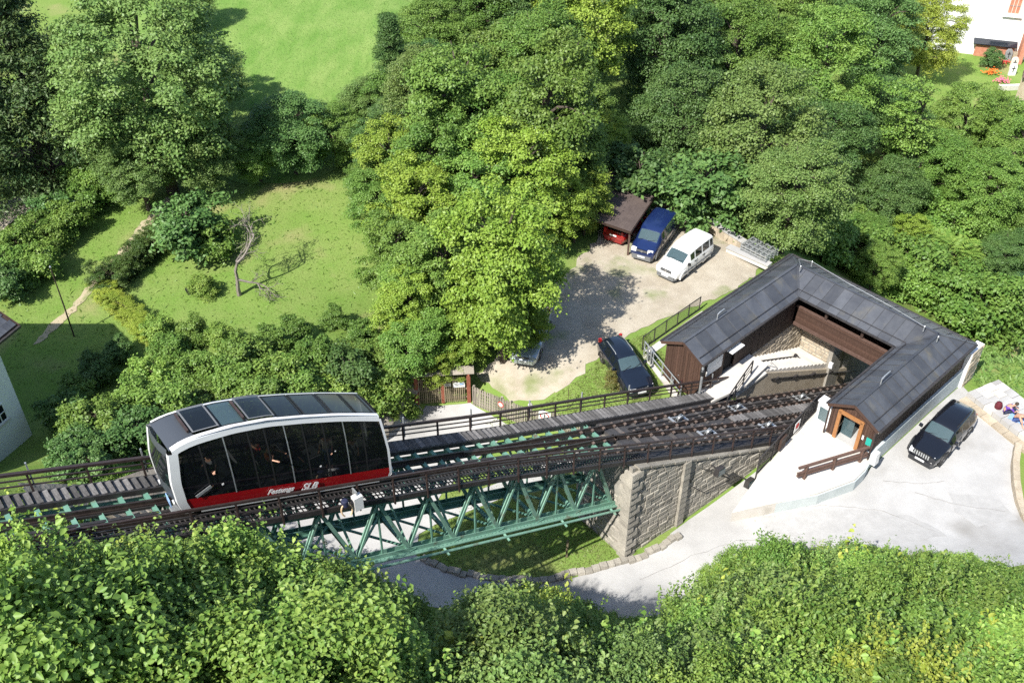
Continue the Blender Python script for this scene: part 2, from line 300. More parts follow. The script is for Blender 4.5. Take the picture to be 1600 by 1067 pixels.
# outer skirt to the horizon
ang=np.linspace(0,2*PI,49)[:-1]
structure(link('ground',np_mesh('ground',V,F,'grass')),'grassy ground and slopes around the railway')
far=MB(); far.add([(-900,-300,-22),(900,-300,-22),(900,1500,-22),(-900,1500,-22)],[(0,1,2,3)])
structure(far.build('plain','grass'),'far green plain beyond the wood')
def inside(poly,x,y):
    r=np.zeros(len(x),bool); n=len(poly)
    for i in range(n):
        ax,ay=poly[i][:2]; bx,by=poly[(i+1)%n][:2]
        c=((ay>y)!=(by>y))&(x<(bx-ax)*(y-ay)/((by-ay) if by!=ay else 1e-9)+ax); r^=c
    return r
def sheet(name,poly,mt,lift,label,st=.5,jit=0.,seed=1):
    rng=np.random.default_rng(seed); poly=[np.array(p[:2]) for p in poly]; b=[]
    for i in range(len(poly)):
        a,c=poly[i],poly[(i+1)%len(poly)]; k=max(1,int(np.linalg.norm(c-a)/st))
        for j in range(k):
            p=a+(c-a)*j/k
            if jit: p=p+rng.normal(0,jit,2)
            b.append(p)
    b=np.array(b); mn=b.min(0); mx=b.max(0); X,Y=np.meshgrid(np.arange(mn[0],mx[0],st),np.arange(mn[1],mx[1],st)); X=X.ravel(); Y=Y.ravel()
    m=inside(b,X,Y); q=np.c_[X[m],Y[m]]
    dmin=np.array([np.min(((b-p)**2).sum(1)) for p in q]) if len(q) else np.zeros(0)
    q=q[dmin>(.35*st)**2]; pts=[Vector(p) for p in b]+[Vector(p) for p in q]; nb=len(b)
    vs,es,fs,_,_,_=geometry.delaunay_2d_cdt(pts,[(i,(i+1)%nb) for i in range(nb)],[],1,1e-4)
    xy=np.array([[v.x,v.y] for v in vs]); z=terrain(xy[:,0],xy[:,1])+lift
    mb=MB(); mb.add([(a[0],a[1],c) for a,c in zip(xy,z)],[tuple(f) for f in fs])
    me=mb.mesh(name,mt,True)
    if me.polygons and me.polygons[0].normal.z<0: me.flip_normals()
    return structure(link(name,me),label)
G=lambda L:[gp(*p) for p in L]
ROADPX=[(650,630),(735,630),(800,668),(740,722),(690,772),(655,830),(650,868),(700,893),(770,910),(850,912),(930,895),(1000,874),(1035,858)]
road=G(ROADPX)+[trk(22.8,1.75,0),trk(24.2,1.72,0),trk(28,1.9,0),trk(31.5,2.1,0),bld(-13.2,-6.5,0)]+[bld(-10.3,-8.8,0),bld(-8.4,-9.7,0),bld(-7.2,-9.7,0),bld(-6.4,-9.6,0),bld(3.6,-9.6,0)]+G([(1545,655),(1590,690),(1588,730),(1598,790),(1640,830)])+[np.array((36,38.5,0)),np.array((48,41,0)),np.array((48,36.5,0)),np.array((34,33.6,0)),np.array((28,31.5,0)),np.array((20,30.3,0)),np.array((10,29,0)),np.array((3,28.6,0)),np.array((-4,29.8,0)),np.array((-9.2,31.5,0)),np.array((-13,32.5,0)),np.array((-13,35.5,0)),np.array((-11,38.5,0)),np.array((-7.6,42.,0))]
sheet('road',road,'concrete',.035,'pale sunlit concrete road and forecourt',.45)
lot=G([(742,586),(800,628),(850,624),(890,600),(950,546),(1000,512),(1040,497),(1100,474),(1150,452),(1205,410),(1185,398),(1120,368),(1040,325),(955,330),(930,380),(880,430),(830,500),(775,560)])
sheet('gravel_yard',lot,'gravel',.03,'sandy gravel parking yard with grassy patches',.45,.12)
sheet('dirt_path',G([(262,308),(273,312),(230,362),(198,398),(168,430),(140,462),(112,492),(88,514),(64,536),(50,540),(66,520),(92,496),(122,468),(152,430),(184,396),(216,356)]),'dirt',.03,'narrow trodden path across the lawn',.35,.08)
sheet('gravel_drive',G([(-40,330),(40,305),(62,318),(40,335),(-40,385)]),'gravel',.04,'pale gravel drive behind the left fence',.5,.1)
sheet('stone_strip',G([(560,850),(660,800),(760,762),(880,712),(950,690),(960,712),(880,738),(770,785),(680,820),(590,872)]),'concrete',.05,'pale slab strip under the bridge',.4)
def crack(pts,wd,mt,name,label):
    P=[gp(*p) for p in pts]; m=MB(); rng=random.Random(len(pts)); q=[]
    for a,b in zip(P,P[1:]):
        k=max(1,int(np.linalg.norm(b-a)/.4))
        for i in range(k): q.append(a+(b-a)*i/k+np.array([rng.uniform(-.06,.06),rng.uniform(-.06,.06),0]))
    q.append(P[-1])
    for a,b in zip(q,q[1:]):
        d=(b-a)/np.linalg.norm(b-a); n_=np.array([-d[1],d[0],0])*wd*rng.uniform(.5,1.2); z=np.array([0,0,.012]); up=lambda v: np.array([v[0],v[1],tz(v[0],v[1])+.047])
        m.add([up(a-n_),up(b-n_),up(b+n_),up(a+n_)],[(0,1,2,3)])
    structure(m.build(name,mt),label)
crack([(1165,800),(1230,795),(1310,790),(1380,800),(1460,830)],.018,'stain','road_crack','long crack across the forecourt below the terrace')
crack([(1000,905),(1080,870),(1150,845),(1230,838)],.018,'stain','road_crack','crack along the road below the stone abutment')
crack([(1430,770),(1500,790),(1570,800)],.025,'stain','road_crack','crack in the forecourt before the black off-road car')
crack([(1380,752),(1440,756),(1475,752)],.018,'stain','road_crack','joint in the paving at the front of the black off-road car')
sheet('worn_patch',G([(1180,806),(1300,793),(1420,806),(1480,836),(1400,850),(1280,842),(1200,834)]),'patch',.043,'slightly darker worn patch in the forecourt paving',.5,.08)
sheet('worn_patch',G([(1480,770),(1560,778),(1590,812),(1530,822),(1490,800)]),'patch',.043,'darker repaired patch in the paving at the right',.5,.06)
sheet('oil_stain',G([(1192,798),(1204,797),(1208,802),(1198,804)]),'stain',.05,'small dark stain on the paving below the terrace',.2,.03)
# grass blades: nobody could count them
def tufts(name,polys,n,hgt,mt,label,seed,excl=()):
    rng=np.random.default_rng(seed); P=[]
    for poly in polys:
        b=np.array([p[:2] for p in poly]); mn=b.min(0); mx=b.max(0); q=rng.uniform(mn,mx,(n*3,2)); q=q[inside(b,q[:,0],q[:,1])]
        for e in excl: q=q[~inside(np.array([p[:2] for p in e]),q[:,0],q[:,1])]
        P.append(q[:n])
    P=np.concatenate(P); z=terrain(P[:,0],P[:,1]); k=len(P); a=rng.uniform(0,2*PI,k); h=hgt*rng.uniform(.5,1.4,k); wd=h*.35
    base=np.c_[P,z-.01]; dx=np.c_[np.cos(a),np.sin(a),np.zeros(k)]; lean=np.c_[rng.normal(0,1.1,(k,2))*h[:,None],h*.8]
    V=np.stack([base-dx*wd[:,None],base+dx*wd[:,None],base+lean],1).reshape(-1,3); F=np.arange(3*k).reshape(-1,3)
    o=link(name,np_mesh(name,V,F,mt,False,rng.random(k))); tag(o,label,'grass',kind='stuff'); return o
lawn=G([(0,600),(110,600),(220,640),(330,600),(480,600),(640,560),(700,470),(680,380),(600,250),(380,285),(250,270),(135,335),(0,470)])
tufts('lawn_grass',[lawn],75000,.05,'lf_grass','short sunlit lawn grass beside the hedge',3)
mead=G([(330,250),(560,260),(600,140),(700,-20),(330,-20),(340,120)])
sheet('meadow',G([(300,262),(380,290),(480,285),(560,250),(640,160),(760,20),(900,-60),(100,-60),(200,100)]),'meadow',.03,'bright green mown meadow on the far slope',1.2,.3)
tufts('meadow_grass',[mead],60000,.09,'lf_meadow','bright green meadow grass rising behind the trees',4)
bank=G([(850,630),(905,592),(950,550),(1010,520),(1040,560),(1030,640),(900,670),(780,680),(760,660)])
wedge=G([(655,868),(700,890),(770,906),(850,906),(930,888),(1000,868),(980,830),(900,700),(760,720),(690,780)])
tufts('bank_grass',[bank,wedge],14000,.09,'lf_grass','rough grass under the bridge and beside the black car',5)
tufts('slope_grass',[G([(1525,540),(1600,560),(1640,640),(1560,620),(1520,600)])],9000,.22,'lf_meadow','tall green plants on the bank behind the seated people',6)
tufts('lawn_weeds',[lawn],2600,.16,'lf_mid','scattered darker weeds in the lawn',8)
# rock face behind the cable car
def rock_face():
    base=[(-5.9,45.3,-1.9),(-7.3,42.2,-2.0),(-9.6,39.9,-1.8),(-12,37.3,-1.8),(-14.2,34,-1.4),(-16,30.5,1.5),(-18,28,5)]
    top=[(-6.6,46.3,1.5),(-8.7,43.3,2.2),(-11.2,41.2,2.4),(-13.7,38.9,2.9),(-16.6,36.0,3.4),(-19,32.5,5.2),(-21,30,8)]
    rng=np.random.default_rng(9); vs=[];nu,nv=70,14
    for i in range(nu):
        u=i/(nu-1)*(len(base)-1); k=min(int(u),len(base)-2); f=u-k
        a=np.array(base[k])*(1-f)+np.array(base[k+1])*f; b=np.array(top[k])*(1-f)+np.array(top[k+1])*f
        for j in range(nv):
            v=j/(nv-1); p=a+(b-a)*v; o=(math.sin(i*.9+j*1.3)*.18+math.sin(i*.37-j*.7)*.25+rng.normal(0,.13))*math.sin(PI*min(1,v+.12))
            vs.append(p+np.array([.8,-.55,.15])*(o+.55*math.sin(PI*v)))
    fs=[(i*nv+j,(i+1)*nv+j,(i+1)*nv+j+1,i*nv+j+1) for i in range(nu-1) for j in range(nv-1)]
    m=MB(); m.add(vs,fs); o=m.build('rock_face','rock',None,False); structure(o,'bare rock face under the shrubs behind the cable car')
rock_face()
# ================================================================ RAILWAY BRIDGE
def ip(tab):
    xs=[a for a,b in tab]; ys=[b for a,b in tab]
    return lambda s: float(np.interp(s,xs,ys))
rA=ip([(-14,-1.36),(14,-1.34),(22,-1.72),(32,-2.12),(76,-2.1)])
rB=ip([(12,-.40),(18,-.62),(24,-.95),(32,-1.14),(76,-1.12)])
rC=ip([(12,-1.28),(18,-.95),(24,-.5),(32,-.05),(44,.1),(76,.1)])
rD=ip([(-14,-.40),(12,-.36),(19,.18),(28,.82),(44,1.08),(76,1.08)])
wI=ip([(-14,-2.02),(14,-2.02),(23,-2.25),(33,-2.75)])     # boardwalk inner and outer edge
wO=ip([(-14,-2.62),(14,-2.65),(23,-3.05),(33,-3.3)])
nE=ip([(-14,.5),(12,.55),(19,1.02),(28,1.6),(33,1.85)])   # near railing line
bridge=thing('railway_bridge','green steel lattice railway bridge carrying the sloping track over the road','bridge',T0,TH)
def curve_beam(name,mt,ft,h,w,hh,s0,s1,parent=bridge,st=2.):
    m=MB(); n=max(1,int((s1-s0)/st)); ss=[s0+(s1-s0)*i/n for i in range(n+1)]
    for a,b in zip(ss,ss[1:]): m.beam(TL(a,ft(a),h),TL(b,ft(b),h),w,hh)
    return m.build(name,mt,parent)
# rails, each one with a foot
for ft,s0,s1 in ((rA,-14,76),(rD,-14,76),(rB,12,76),(rC,12,76)):
    m=MB(); n=int((s1-s0)/2); ss=[s0+(s1-s0)*i/n for i in range(n+1)]
    for a,b in zip(ss,ss[1:]):
        m.beam(TL(a,ft(a),-.56),TL(b,ft(b),-.56),.075,.13); m.beam(TL(a,ft(a),-.655),TL(b,ft(b),-.655),.2,.05)
    m.build('rail','rail',bridge)
    m=MB(); s=max(s0,19)
    while s<48: m.add(*(lambda q:(q.v,q.f))(MB().beam(TL(s,ft(s)-.17,-.6),TL(s,ft(s)+.17,-.6),.13,.09))); s+=.78
    m.build('rail_clip','clip',bridge,kind='stuff')
for f_ in (rA,rD): curve_beam('stringer','steel_dark',f_,-.735,.3,.1,-13,20.6)
curve_beam('stringer','steel_dark',lambda s:(rA(s)+rD(s))/2,-.74,.12,.12,-13,20.6)
# cross beams of the steel part (green) and sleepers on the masonry part
s=-13.; 
while s<20.4:
    m=MB(); m.beam(TL(s,-2.1,-.80),TL(s,.3,-.80),.16,.2); m.beam(TL(s,-2.75,-.76),TL(s,-2.0,-.76),.1,.12)
    m.build('cross_beam','green',bridge); s+=.82
s=21.4
while s<48:
    MB().beam(TL(s,rA(s)-.28,-.70),TL(s,rB(s)+.28,-.70),.2,.06).build('sleeper','sleeper',bridge)
    MB().beam(TL(s+.3,rC(s)-.28,-.69),TL(s+.3,rD(s)+.28,-.69),.2,.06).build('sleeper','sleeper',bridge); s+=1.25
# solid deck on the masonry with long cable troughs
m=MB(); ss=[20.6+i*1.6 for i in range(36)]
for a,b in zip(ss,ss[1:]):
    lo=lambda s: -2.6 if s>33 else wI(s)-.02
    hi=lambda s: 1.62 if s>31 else nE(s)+.02
    m.hexa([TL(a,lo(a),-.98),TL(b,lo(b),-.98),TL(b,hi(b),-.98),TL(a,hi(a),-.98)],[TL(a,lo(a),-.735),TL(b,lo(b),-.735),TL(b,hi(b),-.735),TL(a,hi(a),-.735)])
m.build('track_bed','deck',bridge)
for a,b,f0 in ((22,25.2,rA),(26,30.6,rA),(31.6,37,rA),(38,43,rA),(27,31,rC),(32,38,rC)):
    m=MB()
    for off in (.42,.66): m.beam(TL(a,f0(a)+off,-.67),TL(b,f0(b)+off,-.67),.05,.12)
    m.beam(TL(a,f0(a)+.54,-.715),TL(b,f0(b)+.54,-.715),.2,.03); m.build('cable_trough','steel_dark',bridge)
# rope pulleys
pul=MB().lathe([(.05,-.09),(.24,-.08),(.26,-.05),(.17,-.03),(.17,.03),(.26,.05),(.24,.08),(.05,.09)],axis='y',n=18).mesh('pulley_wheel','galv',True)
for s,f0,o in ((25.9,rA,.55),(31.1,rA,.55),(37.4,rA,.55),(26.6,rC,.5),(31.5,rC,.5)):
    m=MB(); m.beam(TL(s-.45,f0(s)+o-.22,-.63),TL(s+.45,f0(s)+o-.22,-.60),.07,.07); m.beam(TL(s-.45,f0(s)+o+.22,-.63),TL(s+.45,f0(s)+o+.22,-.60),.07,.07); m.beam(TL(s-.5,f0(s)+o-.35,-.64),TL(s-.5,f0(s)+o+.35,-.64),.12,.05); m.beam(TL(s+.5,f0(s)+o-.35,-.64),TL(s+.5,f0(s)+o+.35,-.64),.16,.05)
    b=m.build('pulley_bracket','galv',bridge); link('pulley_wheel',pul,b,TL(s,f0(s)+o,-.5),(0.25,0,.1))
# light wooden steps between the two tracks
pm=MB().box(-.5,.5,-.1,.1,-.03,.03).mesh('plank','plank'); sl_=math.atan(GR)
s=29.6; i=0
while s<46:
    a,b=rB(s)+.2,rC(s)-.2; o=link('plank',pm,bridge,TL(s,(a+b)/2,-.58),(0,.05,PI/2),((b-a),1.25,1)); s+=.31
# boardwalk on the far side
random.seed(4); s=-13.
while s<33.2:
    a,b=wO(s),wI(s); link('plank',pm,bridge,TL(s,(a+b)/2,-.53+random.uniform(-.006,.006)),(0,sl_,0) if False else (random.uniform(-.02,.02),.0,PI/2+random.uniform(-.01,.01)),((b-a),1.22,1)); s+=.27
curve_beam('boardwalk_edge','steel_dark',lambda s:wI(s)+.03,-.62,.08,.22,-13,33); curve_beam('boardwalk_edge','steel_dark',lambda s:wO(s)-.03,-.62,.08,.2,-13,33)
m=MB()
for i in range(6): m.beam(TL(32.9+i*.28,-3.2-i*.17,-.5+i*.03),TL(32.9+i*.28,-2.7-i*.03,-.5+i*.03),.26,.05)
# railings
ft=lambda s:wO(s)-.08
curve_beam('top_rail','rail_brown',ft,.32,.12,.10,-13,33.2)
for h in (.03,-.22): curve_beam('mid_rail','rail_brown',ft,h,.045,.045,-13,33.2)
s=-12.4; k=0
while s<33.4:
    k+=1; MB().beam(TL(s,ft(s),-.62),TL(s,ft(s),.3),.07,.07,(1,0,0)).build('rail_post','rail_brown',bridge)
    if k%2==0: MB().beam(TL(s+.1,ft(s)-.06,-.4),TL(s+.1,ft(s)-.05,.72),.06,.05,(1,0,0)).build('signal_mast','galv',bridge)
    s+=1.72
ft2=lambda s:nE(s)
curve_beam('top_rail','rail_brown',ft2,.45,.09,.09,-13,33.)
curve_beam('mid_rail','steel_dark',ft2,.16,.05,.05,-13,33.); curve_beam('mid_rail','steel_dark',ft2,-.12,.05,.05,-13,33.)
s=-12.; 
while s<33.:
    MB().beam(TL(s,ft2(s)+.02,-1.02),TL(s,ft2(s),.43),.09,.06,(1,0,0)).build('rail_post','rail_brown',bridge); s+=1.5
curve_beam('edge_beam','steel_dark',lambda s:nE(s)-.02,-.74,.09,.22,-13,33)
# grating of the near service walk: many thin bars
m=MB(); s=-13.
while s<21:
    m.beam(TL(s,rD(s)+.16,-.62),TL(s,nE(s)-.05,-.62),.035,.05); s+=.17
for q in (.25,.5,.75): 
    a=-13.
    while a<21: m.beam(TL(a,rD(a)+.16+q*(nE(a)-rD(a)-.2),-.6),TL(a+2,rD(a+2)+.16+q*(nE(a+2)-rD(a+2)-.2),-.6),.03,.04); a+=2
m.build('grating','steel_dark',bridge,kind='stuff')
# two lattice girders
NODES=[-8.3,-6.,-3.7,-1.4,.9,3.3,5.7,8.07,10.3,12.64,14.94,17.3,19.7]
for t,near in ((.22,True),(-2.0,False)):
    gm='green'; m=MB(); m.beam(TL(-12,t,-1.05),TL(20.9,t,-1.05),.34,.05); m.beam(TL(-12,t,-1.15),TL(20.9,t,-1.15),.03,.25); m.build('top_chord',gm,bridge)
    m=MB(); m.beam(TL(-12,t,-4.3),TL(20.9,t,-4.3),.66,.05); m.beam(TL(-12,t+.12,-4.18),TL(20.9,t+.12,-4.18),.03,.24); m.beam(TL(-12,t-.12,-4.18),TL(20.9,t-.12,-4.18),.03,.24)
    bc=m.build('bottom_chord','green_sunlit' if near else gm,bridge)
    if near:
        m=MB(); s=-11.
        while s<20.8:
            for q in (-.2,.2): m.box(s-.02,s+.02,-t+q-.02,-t+q+.02,-4.275-GR*s,-4.245-GR*s)
            s+=.2
        m.build('rivet','green',bridge,kind='stuff')
    for i,n in enumerate(NODES):
        tops=[n-1.17,n+1.17]
        for j,tp in enumerate(tops):
            if tp>20.6: continue
            m=MB(); 
            for q in (-.07,.07): m.beam(TL(n,t+q,-4.15),TL(tp,t+q,-1.1),.05,.14 if j==0 else .11)
            m.build('diagonal','green_sunlit' if near else gm,bridge)  # near diagonals get the sun-brightened green, far ones the plain paint
        MB().beam(TL(n+1.17,t,-1.2),TL(n+1.17,t,-4.2),.07,.07,(1,0,0)).build('hanger',gm,bridge)
        MB().box(n-.28,n+.28,-t-.16,-t+.16,-.012,.012).build('gusset',gm,bridge,loc=(0,0,-4.24-GR*n),rot=None)
for i,n in enumerate(NODES):
    MB().beam(TL(n,.2,-4.2),TL(n,-2.,-4.2),.16,.16).build('cross_tie','green',bridge)
    if i<len(NODES)-1:
        a,b=n,NODES[i+1]
        MB().beam(TL(a,.2,-4.1),TL(b,-2.,-4.1),.09,.07).build('wind_brace','green',bridge); MB().beam(TL(a,-2.,-4.12),TL(b,.2,-4.12),.09,.07).build('wind_brace','green',bridge)
    MB().beam(TL(n,.2,-4.1),TL(n,-2.,-1.2),.09,.09).build('sway_brace','green_sunlit',bridge)
MB().tube([TL(-12,.75,-4.35),TL(20.8,.75,-4.35)],.06,8).build('service_pipe','green_sunlit',bridge)
for s in (2,6,9.6,12.8,16.2,19.4): MB().beam(TL(s,.3,-4.3),TL(s,.95,-4.42),.09,.05).build('pipe_bracket','green_sunlit',bridge)
for t in (.3,-2.):
    m=MB(); zg=-1.95-T0[2]
    m.box(20.55,20.62,-t-.2,-t+.2,zg,-1.2-GR*20.6); m.box(20.95,21.02,-t-.2,-t+.2,zg,-1.2-GR*20.6); m.box(20.62,20.95,-t-.03,-t+.03,zg,-1.2-GR*20.6); m.box(20.45,21.1,-t-.3,-t+.3,zg-.1,zg+.08)
    m.build('bearing_column','green' ,bridge)
# white cabinet with a looped cable and a loudspeaker on the near railing
cab=thing('control_cabinet','white control cabinet with a looped yellow cable on the near bridge railing','cabinet',T0,TH)
MB().box(5.62,5.98,-.95,-.7,-.62-GR*5.8,.05-GR*5.8).build('housing','white',cab)
MB().beam(TL(5.8,.55,.1),TL(5.8,.85,.1),.06,.3).build('bracket','galv',cab)
MB().tube([TL(5.3+.22*math.sin(a),.9,-.55+.35*math.cos(a)) for a in np.linspace(-2.6,2.6,14)],.03,6).build('cable','cable',cab)
MB().lathe([(.07,0),(.13,.05),(.13,.3),(.09,.34)],(5.28,-.86,-.35-GR*5.3)).build('horn','navy',cab)
# ================================================================ MASONRY ABUTMENT
abut=thing('stone_abutment','tall rough stone abutment wall below the dark track','wall',T0,TH)
def wallz(s): return -GR*s-1.02
FT=lambda s: 1.30+.05*(s-20)       # face
zb=-2.35-T0[2]
m=MB()
f=[(19.9,wallz(20.6)),(33.,wallz(33.)),(33.,zb),(19.9,zb)]
m.hexa([(19.95,-FT(20)+.05,zb),(33.4,-FT(33)+.05,zb),(33.4,2.6,zb),(19.95,2.6,zb)],[(19.95,-FT(20)+.05,wallz(20)),(33.4,-FT(33)+.05,wallz(33.4)),(33.4,2.6,wallz(33.4)),(19.95,2.6,wallz(20))])
m.build('wall_core','mortar',abut)
def stones(parent,u0,u1,zlo,zhi,place,mt,course=.34,length=.62,seed=1,gap=.022,dep=.12,maxn=300,name='stone'):
    """courses of separate blocks; place(u,z,out) gives the local point; zlo(u), zhi(u) bound the face"""
    rng=random.Random(seed); z=min(zlo(u0),zlo(u1)); n=0; row=0
    while z<max(zhi(u0),zhi(u1)):
        ch=course*rng.uniform(.8,1.25); u=u0-(length*.5 if row%2 else 0)*rng.random()
        while u<u1:
            l=length*rng.uniform(.6,1.45); a,b=max(u,u0),min(u+l,u1); u+=l
            if b-a<.12: continue
            c=(a+b)/2; top=min(z+ch,zhi(a),zhi(b)); bot=max(z,zlo(c)-.1)
            if top-bot<.09: continue
            o=dep*rng.uniform(.25,1.); j=lambda k=.02: rng.uniform(-k,k); g=gap
            back=[(a+g,bot+g),(b-g,bot+g),(b-g,top-g),(a+g,top-g)]
            k=.022
            fr=[(a+g+k+abs(j()),bot+g+k+abs(j())),(b-g-k-abs(j()),bot+g+k+abs(j())),(b-g-k-abs(j()),top-g-k-abs(j())),(a+g+k+abs(j()),top-g-k-abs(j()))]
            mb=MB(); mb.hexa([place(x,y,-.05) for x,y in back],[place(x,y,.0) for x,y in back])
            mb.v=mb.v[:8]; mb.v+= [tuple(map(float,place(x,y,o+j(.015)))) for x,y in fr]
            mb.f=[(0,1,5,4),(1,2,6,5),(2,3,7,6),(3,0,4,7),(4,5,9,8),(5,6,10,9),(6,7,11,10),(7,4,8,11),(8,9,10,11)]
            if n<maxn: mb.build(name,mt,parent); n+=1
        z+=ch; row+=1
stones(abut,20.0,23.3,lambda u:zb,lambda u:wallz(u),lambda u,z,o:(u,-FT(u)-o,z),'stone',.28,.5,1,gap=.012,dep=.06)
stones(abut,23.75,33.3,lambda u:max(zb, (-1.6-T0[2]) if u<27 else (-1.6+.22*(u-27))-T0[2]),lambda u:wallz(u),lambda u,z,o:(u,-FT(u)-o,z),'stone',.28,.5,2,gap=.012,dep=.06)
stones(abut,0,3.9,lambda u:zb,lambda u:wallz(20.)-.0,lambda u,z,o:(19.95-o,-FT(20)+u,z),'stone',.36,.6,3,maxn=80,gap=.012,dep=.08)
# quoins at the corner and the pilaster
z=zb; i=0
while z<wallz(20.)-.3:
    l,d=(.75,.45) if i%2 else (.45,.75)
    MB().hexa([(19.78,-FT(20)-.17,z),(19.78+l,-FT(20)-.17,z),(19.78+l,-FT(20)+d,z),(19.78,-FT(20)+d,z)],[(19.84,-FT(20)-.1,z+.36),(19.8+l,-FT(20)-.12,z+.36),(19.78+l,-FT(20)+d,z+.38),(19.84,-FT(20)+d,z+.36)]).build('quoin','stone',abut); z+=.42; i+=1
z=zb
while z<wallz(23.5)-.1:
    MB().hexa([(23.3,-FT(23)-.22,z),(23.76,-FT(23)-.22,z),(23.76,-FT(23)+.1,z),(23.3,-FT(23)+.1,z)],[(23.31,-FT(23)-.2,z+.4),(23.75,-FT(23)-.2,z+.4),(23.76,-FT(23)+.1,z+.4),(23.3,-FT(23)+.1,z+.4)]).build('pilaster_block','stone',abut); z+=.425
s=20.2; 
while s<33:
    MB().hexa([(s,-FT(s)-.14,wallz(s)),(s+.78,-FT(s)-.14,wallz(s+.78)),(s+.78,-FT(s)+.4,wallz(s+.78)),(s,-FT(s)+.4,wallz(s))],[(s,-FT(s)-.14,wallz(s)+.14),(s+.78,-FT(s)-.14,wallz(s+.78)+.14),(s+.78,-FT(s)+.4,wallz(s+.78)+.14),(s,-FT(s)+.4,wallz(s)+.14)]).build('coping_stone','stone',abut); s+=.8
# lamps and cables on the wall
for s,zz,lab in ((25.3,-2.3,'dark floodlight high on the stone abutment'),(27.9,-3.6,'grey lantern low on the stone abutment by the ramp')):
    fl=thing('wall_lamp',lab,'lamp',T0,TH); y=-FT(s); z0=-GR*s+zz+.8
    MB().beam((s,y-.1,z0),(s,y-.6,z0+.1),.06,.06).build('arm','steel_dark',fl); MB().prism([(s-.28,y-.55,z0-.22),(s+.28,y-.55,z0-.22),(s+.2,y-.55,z0+.28),(s-.2,y-.55,z0+.28)],(0,-.3,.08)).build('housing','steel_dark',fl); MB().box(s-.22,s+.22,y-.87,y-.855,z0-.1,z0+.26).build('lens','windscreen',fl)
wire=MB(); 
for pts in ([(24.6,-12.2),(25.6,-12.9),(26.9,-14.3)],[(23.9,-13.0),(25.,-14.2),(26.9,-14.4)],[(25.3,-12.9),(26.2,-13.6),(26.9,-14.3)]): wire.tube([(s,-FT(s)-.16,z) for s,z in pts],.022,5)
w_=wire.build('cable','black_trim'); w_.location=[float(v) for v in T0]; w_.rotation_euler=(0,0,TH); tag(w_,'black cables strung across the stone abutment','cable')
# low stone wall along the road below the bridge
low=thing('low_stone_wall','low curved stone wall between the road and the grass under the bridge','wall')
pl=[gp(*p) for p in [(1062,838),(1030,858),(1000,870),(960,882),(925,890),(890,897),(855,906),(820,908),(780,906),(740,900),(700,892),(660,872)]]
rng=random.Random(5)
for i in range(len(pl)-1):
    a,b=Vector(pl[i]),Vector(pl[i+1]); L=(b-a).length; k=max(1,round(L/.36)); d=(b-a).normalized(); nn=Vector((-d.y,d.x,0))
    for c in range(2):
        for j in range(k):
            p=a+(b-a)*((j+.03)/k); q=a+(b-a)*((j+.97)/k); h0=-.3+.27*c; h1=h0+.26*rng.uniform(.6,1.15); o=rng.uniform(-.09,.09)
            def P(v,off,h): return (v.x+nn.x*off,v.y+nn.y*off,v.z+h)
            MB().hexa([P(p,-.22+o,h0),P(q,-.22+o,h0),P(q,.22+o,h0),P(p,.22+o,h0)],[P(p,-.17+o,h1),P(q,-.17+o,h1),P(q,.17+o,h1),P(p,.17+o,h1)]).build('stone','stone',low)
# ================================================================ CABLE CAR
car=thing('cable_car','black and white cable car with red skirt climbing the bridge','cable car',T0,TH)
W=1.86
topS=[(-.02,2.55),(.18,2.73),(.6,2.93),(1.03,3.07),(2.2,3.31),(3.4,3.42),(4.64,3.39),(5.95,3.30),(7.0,3.17),(7.56,3.09)]
def toph(s): return float(np.interp(s,[a for a,b in topS],[b for a,b in topS]))
# cross-section offsets: side bulges out at mid height
def side_t(h,near=True):
    k=float(np.interp(h,[-.35,.4,1.3,2.4,3.0,3.6],[.10,.02,0,.05,.13,.2])); return -k if near else -W+k
SE=lambda h:float(np.interp(h,[-.3,.3,1.3,2.6,2.9],[-.02,-.18,-.20,-.02,.1]))     # uphill end
EE=lambda h:float(np.interp(h,[-.3,.1,1.5,3.0,3.3],[7.55,7.80,7.78,7.62,7.5]))     # downhill end
def side_patch(m,s0,s1,h0,h1,off,near=True,n=10,hn=8,follow=False):
    """curved patch of the car's long side; h1 may be a function"""
    vs=[];fs=[]
    for i in range(n+1):
        for j in range(hn+1):
            hb=h0((s0+s1)/2) if callable(h0) else h0
            v=j/hn; hm=hb+( (h1(5) if callable(h1) else h1)-hb)*v
            sa=s0(hm) if callable(s0) else s0; sb=s1(hm) if callable(s1) else s1
            s=sa+(sb-sa)*i/n; lo=h0(s) if callable(h0) else h0; hi=h1(s) if callable(h1) else h1; h=lo+(hi-lo)*v
            t=side_t(h,near)+(off if near else -off); vs.append(TL(s,t,h))
    for i in range(n):
        for j in range(hn):
            q=(i*(hn+1)+j,(i+1)*(hn+1)+j,(i+1)*(hn+1)+j+1,i*(hn+1)+j+1); fs.append(q)
    m.add(vs,fs)
band=.21
def edge_s(fn): return fn
